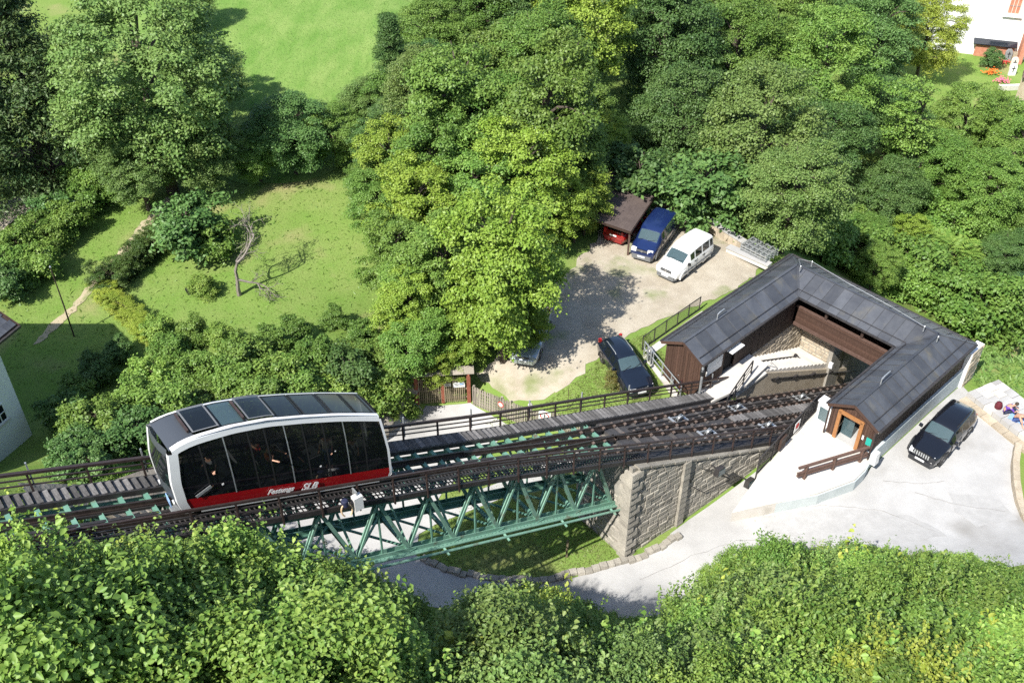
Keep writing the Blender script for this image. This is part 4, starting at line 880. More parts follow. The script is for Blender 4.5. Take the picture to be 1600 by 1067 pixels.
lr=thing('landing_railing','dark railing between the boardwalk end and the left wing door','railing',B0,TB)
L0,L1=(-9.0,-1.75,1.55),(-5.6,-.95,1.75)
MB().tube([L0,L1],.045,6).build('top_rail','steel_dark',lr)
for f in (0,.33,.66,1.): p=Vector(L0).lerp(Vector(L1),f); MB().beam((p.x,p.y,.4),(p.x,p.y,p.z),.06,.06,(1,0,0)).build('post','steel_dark',lr)
for dz in (-.35,-.65): MB().tube([(L0[0],L0[1],L0[2]+dz),(L1[0],L1[1],L1[2]+dz)],.02,5).build('mid_rail','steel_dark',lr)
chute=thing('covered_ramp','dark grey ramp cover at the end of the boardwalk','ramp',T0,TH)
m=MB(); m.hexa([TL(32.3,-3.5,-.6),TL(34.6,-4.4,.2),TL(34.9,-3.4,.2),TL(32.9,-2.7,-.6)],[TL(32.3,-3.5,-.42),TL(34.6,-4.4,.75),TL(34.9,-3.4,.75),TL(32.9,-2.7,-.42)]); m.build('cover','deck',chute)
for i in range(8):
    f=i/8; a=Vector(TL(32.3,-3.5,-.41)).lerp(Vector(TL(34.6,-4.4,.76)),f); b=Vector(TL(32.9,-2.7,-.41)).lerp(Vector(TL(34.9,-3.4,.76)),f); MB().beam(a,b,.2,.03).build('plank','plank',chute)
# ---------------------------------------------------------------- entrance terrace
ter=thing('entrance_terrace','pale concrete entrance terrace ramping down beside the right wing','terrace',B0,TB)
TP=[(-14.0,-6.15,-.55),(-11.9,-6.1,.72),(-9.2,-5.75,.8),(-5.6,-5.45,.8),(-5.6,-6.7,.8),(-6.6,-6.7,.8),(-6.6,-9.55,.8),(-7.6,-9.75,.8),(-8.5,-9.75,.72),(-10.5,-8.85,.45)]
m=MB(); n=len(TP); m.add([(x,y,z) for x,y,z in TP]+[(x,y,-2.2) for x,y,z in TP],[tuple(range(n))]+[(i,(i+1)%n,n+(i+1)%n,n+i) for i in range(n)]); m.build('slab','white_concrete',ter)
m=MB(); q=[(-6.8,-9.62),(-7.62,-9.82),(-8.55,-9.82),(-10.55,-8.92),(-13.2,-6.7)]; zt_=[.78,.78,.70,.43,-.35]
for (a,za),(b,zb_) in zip(zip(q,zt_),zip(q[1:],zt_[1:])): m.hexa([(a[0],a[1],-1.8),(b[0],b[1],-1.8),(b[0]+.03,b[1]+.06,-1.8),(a[0]+.03,a[1]+.06,-1.8)],[(a[0],a[1],za-.06),(b[0],b[1],zb_-.06),(b[0]+.03,b[1]+.06,zb_-.06),(a[0]+.03,a[1]+.06,za-.06)])
m.build('side_wall','aqua',ter)
wr=thing('timber_railing','brown timber railing along the outer edge of the entrance terrace','railing',B0,TB)
A_,B_=Vector((-10.55,-7.75,.65)),Vector((-7.05,-9.35,.8))
for h,o in ((.95,0),(.52,0.02),(.35,.0)): MB().beam(A_+Vector((-.25,.1,h)),B_+Vector((.1,-.04,h)),.12,.13 if h>.9 else .11).build('rail','brown_rail',wr)
for f in (.06,.5,.93): p=A_.lerp(B_,f); MB().box(p.x-.08,p.x+.08,p.y-.08,p.y+.08,p.z-.1,p.z+.92).build('post','brown_rail',wr)
mf=thing('mesh_fence','dark wire mesh fence between the track and the entrance terrace','fence',B0,TB)
a,b=Vector((-12.0,-6.0,.7)),Vector((-5.7,-5.4,.8))
def mesh_panel(parent,a,b,h,nb,mt='steel_dark',post='steel_dark',bar=.05):
    L=(b-a).length
    for z in (.06,h): MB().beam(a+Vector((0,0,z)),b+Vector((0,0,z)),.05,.05).build('rail',post,parent)
    for i in range(nb+1): p=a.lerp(b,i/nb); MB().beam(p-Vector((0,0,.3)),p+Vector((0,0,h+.05)),.06,.06,(1,0,0)).build('post',post,parent)
    m=MB(); k=int(L/bar)
    for i in range(k): p=a.lerp(b,(i+.5)/k); m.beam(p+Vector((0,0,.06)),p+Vector((0,0,h)),.01,.01,(1,0,0))
    k=int(h/.16)
    for i in range(1,k): m.beam(a+Vector((0,0,h*i/k)),b+Vector((0,0,h*i/k)),.012,.012)
    m.build('wire_mesh',mt,parent,kind='stuff')
mesh_panel(mf,a,b,1.25,4)
p=a.lerp(b,.62); sg=thing('warning_sign','white warning sign with a red ring on the dark mesh fence','sign',B0+BU*p.x+BL*p.y+np.array([0,0,p.z+.35]),TB+.1)
MB().box(-.28,.28,-.10,-.08,0,.7).build('board','white',sg)
MB().lathe([(.13,-.115),(.18,-.115),(.18,-.108),(.13,-.108)],(0,0,.4),axis='y',n=20).build('red_ring','sign_red',sg); MB().beam((-.1,-.113,.3),(.1,-.113,.5),.03,.01,(0,1,0)).build('red_bar','sign_red',sg); MB().box(-.05,.05,-.112,-.106,.3,.47).build('pictogram','dark',sg)
kb=thing('ticket_cabinet','white cabinet standing between the mesh fence and the brown gable','cabinet',B0,TB)
MB().box(-6.25,-5.75,-6.55,-5.75,.8,2.2).build('housing','white',kb); MB().box(-6.27,-6.25,-6.4,-5.9,1.0,1.9).build('panel','windscreen',kb); MB().box(-6.3,-5.7,-6.6,-5.7,2.2,2.26).build('lid','white',kb)
db=thing('grey_meter_box','dark box hung on the mesh fence at the top of the abutment','box',B0+BU*(-9.6)+BL*(-5.75)+np.array([0,0,.95]),TB+.1); MB().prism([(-.3,-.15,0),(.3,-.15,0),(.36,-.15,.75),(-.24,-.15,.75)],(0,.3,0)).build('housing','brown_dark',db); MB().box(-.28,.36,-.19,-.16,.68,.76).build('lid','steel_dark',db)
# ================================================================ VEHICLES
def lerp(a,b,f): return a+(b-a)*f
def vehicle(name,label,pos,rz,paint,S,spec,cat='car',z=None):
    """S: stations front to back (x, z_bottom, z_belt, z_top, half width sill, belt, top); spec: extras"""
    v=thing(name,label,cat,(pos[0],pos[1],tz(pos[0],pos[1])+.03 if z is None else z),rz)
    def ring(q):
        x,zb,zl,zt,ws,wb,wt=q; e=min(.09,(zt-zl)*.28)
        half=[(ws*.86,zb),(ws,zb+.10),(lerp(ws,wb,.5)+.03,lerp(zb,zl,.55)),(wb+.005,zl-.05),(wb-.015,zl),(wt,zt-e),(wt*.84,zt-.012),(wt*.4,zt+.012)]
        return [Vector((x,-a,b)) for a,b in half]+[Vector((x,a,b)) for a,b in reversed(half)]
    RG=[ring(q) for q in S]; n=len(RG[0]); body=MB(); vs=[];fs=[]
    cab=spec['cab']       # (cowl index, header index, rear header index, tail index)
    def is_glass(i,j):
        c,h,r,t=cab
        if c<=i<h and j in (5,6,7,8,9) : return 'windscreen'
        if r<=i<t and j in (5,6,7,8,9) and spec.get('rear',True): return 'rear_window'
        if h-1<=i<r+ (1 if spec.get('long') else 0) and j in (4,10) and i not in spec.get('solid',()): return 'side_window'
        if i>=c and i<t and j in (4,10) and i not in spec.get('solid',()): return 'side_window'
        return None
    groups={}
    for i in range(len(S)-1):
        for j in range(n-1):
            q=[RG[i][j],RG[i+1][j],RG[i+1][j+1],RG[i][j+1]]; g=is_glass(i,j)
            if g and (q[0]-q[3]).length<.07 and (q[1]-q[2]).length<.07: g=None
            if g: groups.setdefault((g,i if g=='side_window' else 0,j if g=='side_window' else 0),[]).append((i,j,q))
            else: body.add(q,[(0,1,2,3)])
    for r in (RG[0],RG[-1]): body.add(r,[tuple(range(n))])
    for key,qs in groups.items():
        gm=MB()
        for i,j,q in qs:
            c=(q[0]+q[1]+q[2]+q[3])/4
            if key[0]=='side_window':
                ins=[p+(c-p).normalized()*min(.075,(c-p).length*.3) for p in q]
            else:
                c0,h0=(cab[0],cab[1]) if key[0]=='windscreen' else (cab[2],cab[3])
                ins=[Vector(p) for p in q]; k=.10
                if j==5: ins[0]=q[0].lerp(q[3],.5); ins[1]=q[1].lerp(q[2],.5)
                if j==9: ins[2]=q[2].lerp(q[1],.5); ins[3]=q[3].lerp(q[0],.5)
                if i==h0-1: a=k; ins[1]=ins[1].lerp(ins[0],a); ins[2]=ins[2].lerp(ins[3],a)
                if i==c0: a=k; ins[0]=ins[0].lerp(ins[1],a); ins[3]=ins[3].lerp(ins[2],a)
            gm.add([p for p in ins],[(0,1,2,3)])
            for k in range(4):
                a,b,c2,d=q[k],q[(k+1)%4],ins[(k+1)%4],ins[k]
                if (a-d).length>1e-4 or (b-c2).length>1e-4: body.add([a,b,c2,d],[(0,1,2,3)])
        gm.build(key[0],'windscreen' if key[0]=='windscreen' else 'car_glass',v,True)
    # weld the body so that it shades smoothly
    me=body.mesh('body',paint)
    import bmesh
    bm=bmesh.new(); bm.from_mesh(me); bmesh.ops.remove_doubles(bm,verts=bm.verts,dist=1e-4); bmesh.ops.recalc_face_normals(bm,faces=bm.faces); bm.to_mesh(me); bm.free()
    me.polygons.foreach_set('use_smooth',[True]*len(me.polygons)); me.set_sharp_from_angle(angle=R(38))
    bd=link('body',me,v)
    L2=S[0][0]; LB=S[-1][0]; Wd=max(q[5] for q in S); zb=min(q[1] for q in S)
    inn=MB(); xs=[S[cab[0]][0],S[cab[3]][0]]; zl=S[cab[1]][2]
    inn.box(min(xs)+.15,max(xs)-.1,-Wd+.12,Wd-.12,zb+.1,zl-.22); inn.build('interior','black_trim',v)
    for x in (S[cab[1]][0]-.75,S[cab[1]][0]-1.6):
        for y in (-.38,.38):
            if x>S[cab[3]][0]+.3: MB().hexa([(x-.1,y-.22,zl-.25),(x+.1,y-.22,zl-.25),(x+.1,y+.22,zl-.25),(x-.1,y+.22,zl-.25)],[(x-.22,y-.2,zl+.3),(x-.08,y-.2,zl+.3),(x-.08,y+.2,zl+.3),(x-.22,y+.2,zl+.3)]).build('seat',spec.get('seat','trim'),v)
    wr=spec.get('wr',.34)
    tyre=MB().lathe([(wr*.62,-.1),(wr*.93,-.11),(wr,-.07),(wr,.07),(wr*.93,.11),(wr*.62,.1)],axis='y',n=20).mesh('tyre','tyre',True)
    rim=MB().lathe([(.05,-.12),(wr*.3,-.085),(wr*.56,-.095),(wr*.64,-.105),(wr*.64,.105),(wr*.56,.095),(wr*.3,.085),(.05,.12)],axis='y',n=10).mesh('rim',spec.get('rimm','rim'))
    arch=MB()
    for k in range(13):
        a=PI*(k/12)*1.06-.1
    aw=wr+.09; pts=[(aw*math.cos(PI*1.1*k/14-.16),aw*math.sin(PI*1.1*k/14-.16)) for k in range(15)]
    for (x0,z0),(x1,z1) in zip(pts,pts[1:]): arch.hexa([(x0,-.16,z0),(x1,-.16,z1),(x1*1.14,-.16,z1*1.14),(x0*1.14,-.16,z0*1.14)],[(x0,.025,z0),(x1,.025,z1),(x1*1.14,.025,z1*1.14),(x0*1.14,.025,z0*1.14)])
    disc=[(0,-.15,0)]+[(x,-.15,z) for x,z in pts]; 
    arch.add([(0,.004,0)]+[(x,.004,z) for x,z in pts],[(0,k,k+1) for k in range(1,len(pts)-1)])
    am=arch.mesh('wheel_arch',spec.get('archm','black_trim'))
    for x in spec['axles']:
        for s in (-1,1):
            wy=s*(Wd-.10); w_=link('wheel',tyre,v,(x,wy,wr)); link('rim',rim,w_)
            link('wheel_arch',am,v,(x,s*(Wd+.012),wr),(0,0,0 if s>0 else PI))
    fz=spec.get('lampz',.75); fw=S[1][5]
    for s in (-1,1):
        lm=spec.get('lamp',(.2,.13)); y=s*(fw-.24); MB().hexa([(L2-.16,y-lm[0],fz-lm[1]),(L2+.015,y-lm[0],fz-lm[1]),(L2+.015-(.1 if s>0 else 0),y+lm[0],fz-lm[1]),(L2-.16,y+lm[0],fz-lm[1])],[(L2-.18,y-lm[0],fz+lm[1]),(L2-.03,y-lm[0],fz+lm[1]),(L2-.03-(.1 if s>0 else 0),y+lm[0],fz+lm[1]),(L2-.18,y+lm[0],fz+lm[1])]).build('headlight','lamp',v)
        MB().box(LB-.02,LB+.12,s*(S[-2][5]-.16)-.09,s*(S[-2][5]-.16)+.09,.8,1.15).build('tail_light','lamp_red',v)
        c=S[cab[0]]; mx=c[0]-.35; mr=MB(); mr.hexa([(mx-.06,s*(Wd+.02),c[2]+.03),(mx+.07,s*(Wd+.02),c[2]+.03),(mx+.05,s*(Wd+.22),c[2]+.05),(mx-.06,s*(Wd+.22),c[2]+.05)],[(mx-.06,s*(Wd+.02),c[2]+.2),(mx+.05,s*(Wd+.02),c[2]+.2),(mx+.03,s*(Wd+.2),c[2]+.22),(mx-.06,s*(Wd+.2),c[2]+.22)]); mr.build('mirror',spec.get('mirror',paint),v)
        for x in spec.get('handles',(0.,-1.)): MB().box(x-.1,x+.1,s*(Wd+.0),s*(Wd+.035),S[cab[1]][2]-.17,S[cab[1]][2]-.12).build('handle',spec.get('mirror',paint),v)
        if spec.get('rails'): MB().tube([(S[cab[1]][0]-.3,s*(S[cab[1]][6]-.08),S[cab[1]][3]+.0),(S[cab[1]][0]-.45,s*(S[cab[1]][6]-.08),S[cab[1]][3]+.07),(S[cab[2]][0]+.4,s*(S[cab[2]][6]-.08),S[cab[2]][3]+.07),(S[cab[2]][0]+.25,s*(S[cab[2]][6]-.08),S[cab[2]][3]+.0)],.022,6).build('roof_rail','black_trim' if paint!='car_navy' else 'galv',v)
    MB().hexa([(L2-.25,-fw+.02,.22),(L2+.05,-fw*.8,.22),(L2+.05,fw*.8,.22),(L2-.25,fw-.02,.22)],[(L2-.25,-fw+.01,spec.get('bump',.52)),(L2+.06,-fw*.8,spec.get('bump',.52)),(L2+.06,fw*.8,spec.get('bump',.52)),(L2-.25,fw-.01,spec.get('bump',.52))]).build('bumper',spec.get('bumper',paint),v)
    MB().hexa([(LB+.25,-fw+.02,.25),(LB-.05,-fw*.85,.25),(LB-.05,fw*.85,.25),(LB+.25,fw-.02,.25)],[(LB+.25,-fw+.01,.6),(LB-.06,-fw*.85,.6),(LB-.06,fw*.85,.6),(LB+.25,fw-.01,.6)]).build('bumper',spec.get('bumper',paint),v)
    MB().box(L2+.06,L2+.075,-.26,.26,spec.get('platez',.4),spec.get('platez',.4)+.12).build('number_plate','plate',v); MB().box(LB-.075,LB-.06,-.26,.26,.7,.82).build('number_plate','plate',v)
    g=spec.get('grille')
    if g=='slots':
        for k in range(7): MB().box(L2-.05,L2+.022,-.42+k*.13,-.35+k*.13,fz-.13,fz+.14).build('grille_slot','galv',v); 
        MB().box(L2-.05,L2+.012,-.47,.5,fz-.16,fz+.17).build('grille','black_trim',v)
    elif g: 
        gr=MB().box(L2-.06,L2+.02,-g[0],g[0],fz-g[1],fz+g[1]*.7).build('grille','black_trim',v)
        for k in (-.4,.1,.5): MB().box(L2-.05,L2+.03,-g[0]*.95,g[0]*.95,fz+g[1]*k-.012,fz+g[1]*k+.012).build('grille_bar','trim',gr)
        MB().lathe([(.09,0),(.09,.015),(.02,.02)],(L2+.025,0,fz),axis='x',n=14).build('badge','rim',v)
    for y0,y1,x0 in ((-.55,.0,S[cab[0]][0]+.02),(.05,.6,S[cab[0]][0]+.02)): MB().beam((x0-.02,y0,S[cab[0]][3]+.03),(x0-.2,y1,S[cab[0]][3]+.14),.02,.02).build('wiper','black_trim',v)
    # door gaps
    for x in spec.get('gaps',()):
        for s in (-1,1): MB().box(x-.008,x+.008,s*(Wd-.03) if s>0 else s*(Wd+.036),s*(Wd+.036) if s>0 else s*(Wd-.03),.34,S[cab[1]][2]-.06).build('door_gap','black_trim',v)
    if spec.get('strip'):
        for s in (-1,1): MB().box(S[-2][0]+.1,S[1][0]-.75,s*(Wd+.0),s*(Wd+.05),spec['strip'],spec['strip']+.09).build('side_strip',spec.get('bumper',paint),v)
    return v
SUV=[(2.34,.42,.72,.84,.55,.62,.5),(2.28,.34,.80,.96,.74,.78,.6),(2.0,.3,.90,1.03,.86,.86,.68),(1.3,.28,.97,1.07,.90,.90,.72),(.95,.28,1.0,1.10,.90,.90,.74),(.30,.28,1.02,1.62,.91,.915,.70),(-.4,.28,1.03,1.72,.91,.92,.70),(-1.2,.28,1.04,1.73,.91,.92,.69),(-1.95,.32,1.05,1.70,.90,.90,.67),(-2.28,.4,1.05,1.45,.84,.84,.66),(-2.36,.45,1.0,1.06,.78,.78,.6)]
CAD=[(2.18,.42,.62,.74,.6,.66,.5),(2.1,.32,.74,.90,.78,.80,.62),(1.8,.26,.88,1.03,.86,.86,.7),(1.35,.25,1.0,1.16,.89,.89,.74),(.62,.25,1.08,1.68,.90,.895,.72),(.1,.25,1.09,1.80,.90,.90,.76),(-.75,.25,1.09,1.83,.90,.90,.77),(-1.65,.27,1.08,1.81,.90,.90,.76),(-2.1,.32,1.06,1.76,.88,.88,.74),(-2.19,.4,1.02,1.55,.86,.85,.74)]
CON=[(2.14,.42,.70,.82,.6,.66,.5),(2.06,.32,.84,.98,.78,.82,.62),(1.75,.26,.98,1.10,.87,.87,.7),(1.3,.25,1.06,1.18,.89,.89,.74),(.62,.25,1.10,1.74,.90,.895,.74),(.2,.25,1.11,1.86,.90,.90,.78),(-.7,.25,1.11,1.89,.90,.90,.78),(-1.6,.27,1.10,1.88,.90,.90,.78),(-2.08,.32,1.08,1.84,.89,.89,.77),(-2.15,.4,1.04,1.6,.87,.86,.76)]
WAG=[(2.25,.40,.60,.68,.6,.66,.5),(2.18,.30,.70,.80,.78,.80,.6),(1.8,.22,.80,.92,.87,.86,.68),(1.2,.20,.88,.98,.90,.89,.72),(.85,.2,.91,1.0,.90,.89,.72),(.05,.2,.94,1.42,.90,.895,.62),(-.5,.2,.95,1.49,.90,.90,.61),(-1.3,.2,.96,1.48,.90,.90,.60),(-1.9,.24,.96,1.36,.88,.87,.60),(-2.2,.34,.93,.98,.84,.83,.6),(-2.27,.4,.8,.86,.8,.78,.58)]
# placed by the corners of the photograph on their ground
def place(fl,fr,back): 
    f=(np.array(fl)+np.array(fr))/2; d=f-np.array(back); return f,math.atan2(d[1],d[0])
jf=at(1413,712,.1); jr=at(1458,736,.1); jb=at(1522,668,.1)
d=jr-jb; rz=math.atan2(d[1],d[0]); ctr=(jf+jr)/2-np.array([math.cos(rz),math.sin(rz),0])*2.3
vehicle('off_road_car','black boxy off-road car parked on the pale forecourt below the right wing',ctr,rz,'car_black',SUV,dict(cab=(4,5,8,9),axles=(1.42,-1.38),wr=.37,lampz=.80,lamp=(.15,.12),grille='slots',rails=1,handles=(-.15,-1.1),gaps=(.75,-.3,-1.2),platez=.42,solid=(9,),seat='black_trim'))
cf=(at(1022,425,.75)+at(1060,440,.75))/2; cb=at(1120,390,.5); d=at(1060,440,.6)-at(1122,392,.6); rz=math.atan2(d[1],d[0]); ctr=cf-np.array([math.cos(rz),math.sin(rz),0])*2.05
vehicle('passenger_van','white compact van with grey bumper parked in the sun on the gravel yard',ctr,rz,'car_white',CAD,dict(cab=(3,4,8,9),axles=(1.32,-1.36),wr=.32,lampz=.80,lamp=(.2,.12),grille=(.42,.1),bumper='trim',bump=.5,mirror='black_trim',handles=(.1,-.85),gaps=(.9,-.1,-1.0),strip=.5,archm='car_white',rear=True,solid=(3,),rimm='trim'),cat='van')
bf=(at(984,395,.8)+at(1022,410,.8))/2; d=at(1003,404,.8)-at(1040,352,1.0); rz=math.atan2(d[1],d[0]); ctr=bf-np.array([math.cos(rz),math.sin(rz),0])*2.0
vehicle('delivery_van','dark blue high-roofed delivery van parked between the white van and the shelter',ctr,rz,'car_blue',CON,dict(cab=(3,4,8,9),axles=(1.30,-1.36),wr=.32,lampz=.88,lamp=(.18,.12),grille=(.4,.1),bumper='trim',bump=.55,mirror='black_trim',handles=(.1,-.85),gaps=(.9,-.1),strip=.52,archm='trim',solid=(3,5,6,7),rimm='trim'),cat='van')
kf=at(1000,612,.6); kb=at(962,548,1.0); d=kf-kb; rz=math.atan2(d[1],d[0]); ctr=kf-np.array([math.cos(rz),math.sin(rz),0])*2.05
vehicle('estate_car','black estate car with silver roof rails parked on the grass beside the picket railing',ctr,rz,'car_navy',WAG,dict(cab=(4,5,8,9),axles=(1.36,-1.38),wr=.32,lampz=.66,lamp=(.2,.09),grille=(.4,.09),rails=1,handles=(-.1,-1.05),gaps=(.7,-.35,-1.25)))
rf=at(968,372,.7); rz=math.atan2(d[1],d[0])
vehicle('red_car','red car standing in the shade under the brown sheet roof',rf+np.array([.75,1.5,-.3]),R(237)-PI,'car_red',WAG,dict(cab=(4,5,8,9),axles=(1.36,-1.38),wr=.31,lampz=.66,grille=(.4,.09)))
sf=at(822,562,.6); sf[2]=0
vehicle('silver_car','silver blue car half hidden under the bright yellow green maple',sf+np.array([.3,1.9,0]),R(-103),'car_silver',WAG,dict(cab=(4,5,8,9),axles=(1.36,-1.38),wr=.31,lampz=.66,lamp=(.2,.08),grille=(.4,.09)))
# ---------------------------------------------------------------- shelter, steel racks, yard fences
sh=thing('car_shelter','brown corrugated sheet roof on posts sheltering the red car','shelter')
c=[np.append(at(*p,2.7)[:2],z) for p,z in (((986,358),2.5),((1032,291),2.55),((940,268),3.1),((895,338),3.05))]
c=[Vector(p) for p in c]
m=MB(); NC=44; vs=[];fs=[]
for i in range(NC*2+1):
    f=i/(NC*2); a=c[0].lerp(c[1],f); b=c[3].lerp(c[2],f); dz=.025*math.sin(PI*i); dz=.03 if i%2 else -.0
    for p in (a,b): vs+= [(p.x,p.y,p.z+dz)]
for i in range(NC*2): fs.append((2*i,2*i+2,2*i+3,2*i+1))
m.add(vs,fs); ro=m.build('roof','corrug',sh); so_=ro.modifiers.new('thick','SOLIDIFY'); so_.thickness=.02
for p in c:
    q=p.lerp((c[0]+c[1]+c[2]+c[3])/4,.06); MB().beam((q.x,q.y,tz(q.x,q.y)),(q.x,q.y,q.z-.05),.12,.12,(1,0,0)).build('post','brown_rail',sh)
for a,b in ((0,1),(3,2),(0,3),(1,2)): MB().beam(c[a]-Vector((0,0,.1)),c[b]-Vector((0,0,.1)),.1,.14).build('beam','brown_dark',sh)
rk=thing('steel_frame_stack','stack of galvanised steel lattice frames lying on a pale beam behind the left wing','frames',np.append(at(1185,392,.9)[:2],.45),math.atan2(*( (at(1212,404,.7)-at(1160,378,.7))[1::-1])))
for z in (.35,.55,.75):
    for y in (-.7,-.25,.2,.65): MB().beam((-1.0,y,z),(1.15,y,z),.07,.07).build('long_bar','galv',rk)
    for x in (-.95,-.55,-.15,.25,.65,1.05): MB().beam((x,-.75,z+.07),(x,.7,z+.07),.08,.06).build('cross_bar','galv',rk)
cb_=thing('concrete_beam','long pale concrete beam on the edge of the yard behind the left wing','beam',np.append(at(1168,404,.5)[:2],.42),math.atan2(*( (at(1200,415,.5)-at(1132,385,.5))[1::-1])))
MB().box(-1.6,1.7,-.22,.22,0,.34).build('beam','white_concrete',cb_); MB().box(-1.6,1.7,-.30,.30,.34,.4).build('top_slab','concrete',cb_)
# rear boundary wall of the yard
bw=thing('yard_wall','low pale boundary wall along the wood behind the vans','wall')
P=[at(1040,308,.9),at(1090,332,.9),at(1135,360,.9),at(1170,382,.9)]
for a,b in zip(P,P[1:]):
    k=5
    for i in range(k):
        p=Vector(a).lerp(Vector(b),(i+.02)/k); q=Vector(a).lerp(Vector(b),(i+.98)/k); MB().beam((p.x,p.y,.35),(q.x,q.y,.35),.4,1.0).build('wall_block','stone_warm',bw); MB().beam((p.x,p.y,.9),(q.x,q.y,.9),.52,.09).build('coping_stone','concrete',bw)
f1=thing('yard_fence','dark mesh fence along the ramp beside the left wing roof','fence')
a,b=Vector(at(1003,548,.35)),Vector(at(1092,486,.35)); a.z=b.z=.35
mesh_panel(f1,a,b,1.1,5,bar=.09)
c_=Vector(at(1098,484,.3)); c_.z=.35
f2=thing('ramp_kerb','pale concrete ramp edge between the mesh fence and the left wing','kerb'); MB().beam((a+Vector((.35,-.3,-.15))),(b+Vector((.35,-.3,-.15))),.5,.5).build('kerb','white_concrete',f2); MB().beam((a+Vector((.95,-.6,-.25))),(b+Vector((.95,-.6,-.25))),.9,.3).build('ramp','deck',f2)
f3=thing('steel_railing','grey steel railing running down from the mesh fence beside the black estate car','railing')
a2,b2=Vector(at(1006,552,.5)),Vector(at(1062,622,.4)); a2.z,b2.z=.35,.3
MB().beam(a2+Vector((0,0,-.1)),b2+Vector((0,0,-.1)),.3,.3).build('kerb','white_concrete',f3)
for h in (1.05,.55): MB().tube([a2+Vector((0,0,h)),b2+Vector((0,0,h))],.035,6).build('rail','galv',f3)
for i in range(5): p=a2.lerp(b2,i/4); MB().beam(p,p+Vector((0,0,1.08)),.06,.06,(1,0,0)).build('post','galv',f3)
for i in range(2): p=a2.lerp(b2,.1+.08*i); MB().beam(p+Vector((0,0,.05)),p+Vector((0,0,1.0)),.5,.04,(1,0,0)).build('sheet_panel','galv',f3)
# bicycles leaning behind the boardwalk railing
def bicycle(label,pos,rz,frame):
    b=thing('bicycle',label,'bicycle',pos,rz)
    wh=MB(); wh.lathe([(.29,-.015),(.33,-.018),(.34,0),(.33,.018),(.29,.015)],axis='y',n=20); 
    for k in range(8): a=PI*k/8; wh.beam((-.3*math.cos(a),0,-.3*math.sin(a)),(.3*math.cos(a),0,.3*math.sin(a)),.006,.006,(0,1,0))
    wme=MB(); wme.tube([(.33*math.cos(a),0,.33*math.sin(a)) for a in np.linspace(0,2*PI,22)],.02,6,False)
    for k in range(9): a=PI*k/9; wme.beam((-.33*math.cos(a),0,-.33*math.sin(a)),(.33*math.cos(a),0,.33*math.sin(a)),.008,.008,(0,1,0))
    wme=wme.mesh('wheel','black_trim')
    for x in (-.52,.52): link('wheel',wme,b,(x,0,.34))
    m=MB(); S_,H,B,Rr=(-.18,0,.85),(.38,0,.86),(-.08,0,.3),(-.52,0,.34)
    for p,q in ((S_,H),(B,H),(B,S_),(B,Rr),(S_,Rr),((.4,0,.95),(.52,0,.34))): m.tube([p,q],.02,6)
    m.build('frame',frame,b); MB().tube([(.34,-.28,1.02),(.4,-.1,1.0),(.4,.1,1.0),(.34,.28,1.02)],.016,6).build('handlebar','galv',b); MB().prism([(-.32,-.08,.93),(-.04,-.03,.95),(-.04,.03,.95),(-.32,.08,.93)],(0,0,.05)).build('saddle','black_trim',b)
    return b
p=at(1062,612,.2); bicycle('bicycle with a maroon frame leaning at the foot of the grey railing',(p[0],p[1],tz(p[0],p[1])),R(70),'maroon')
p=at(1093,606,.3); bicycle('dark blue bicycle beside the brown gable and its downpipe',(p[0],p[1],tz(p[0],p[1])),R(40),'blue')
dp=thing('downpipe_post','thick grey downpipe with a black collar at the corner of the left wing','pipe',B0+BU*(-9.32)+BL*(-.05),TB)
MB().tube([(0,0,2.9),(-.05,-.05,2.6),(-.12,-.1,2.2),(-.12,-.1,.1)],.07,8).build('pipe','galv',dp); MB().lathe([(.08,2.35),(.14,2.4),(.14,2.7),(.08,2.75)],(-.07,-.06,0),n=10).build('collar','black_trim',dp)
# ================================================================ GATE AND PICKET FENCES
gl,gr=Vector(gp(652,630)),Vector(gp(733,627)); zg=min(gl.z,gr.z); gl.z=gr.z=zg
gd=(gr-gl).normalized(); gl_len=(gr-gl).length
gate=thing('wooden_gate','wooden picket gate between two red brown posts under a small plank roof','gate',gl,math.atan2(gd.y,gd.x))
for x in (0,gl_len): MB().box(x-.11,x+.11,-.11,.11,-.1,2.35).build('post','rust_wood',gate)
MB().box(gl_len/2-.09,gl_len/2+.09,-.02,.12,0,1.95).build('post','rust_wood',gate)
for z in (.35,1.0,1.75): MB().box(.1,gl_len-.1,.03,.08,z-.05,z+.05).build('cross_rail','picket',gate)
pk=MB().box(-.032,.032,-.012,.012,0,1.95).mesh('picket','picket'); n=int((gl_len-.3)/.115); rng=random.Random(3)
for i in range(n): link('picket',pk,gate,(.16+i*(gl_len-.3)/n,-.0,.06+rng.uniform(-.02,.02)),(0,rng.uniform(-.012,.012),0))
for i in range(6): MB().hexa([(-.35+i*(gl_len+.7)/6+.01,-.28,2.38),(-.35+(i+1)*(gl_len+.7)/6-.01,-.28,2.38),(-.35+(i+1)*(gl_len+.7)/6-.01,.3,2.5),(-.35+i*(gl_len+.7)/6+.01,.3,2.5)],[(-.35+i*(gl_len+.7)/6+.01,-.28,2.43),(-.35+(i+1)*(gl_len+.7)/6-.01,-.28,2.43),(-.35+(i+1)*(gl_len+.7)/6-.01,.3,2.55),(-.35+i*(gl_len+.7)/6+.01,.3,2.55)]).build('roof_board','picket_grey',gate)
for x in (.0,gl_len): MB().beam((x,-.4,2.3),(x,.4,2.4),.09,.1).build('roof_bearer','rust_wood',gate)
def flat_sign(name,label,o,rz,parts):
    s=thing(name,label,'sign',o,rz)
    for nm,mt,x0,x1,z0,z1,y in parts: MB().box(x0,x1,-y-.012,-y,z0,z1).build(nm,mt,s)
    return s
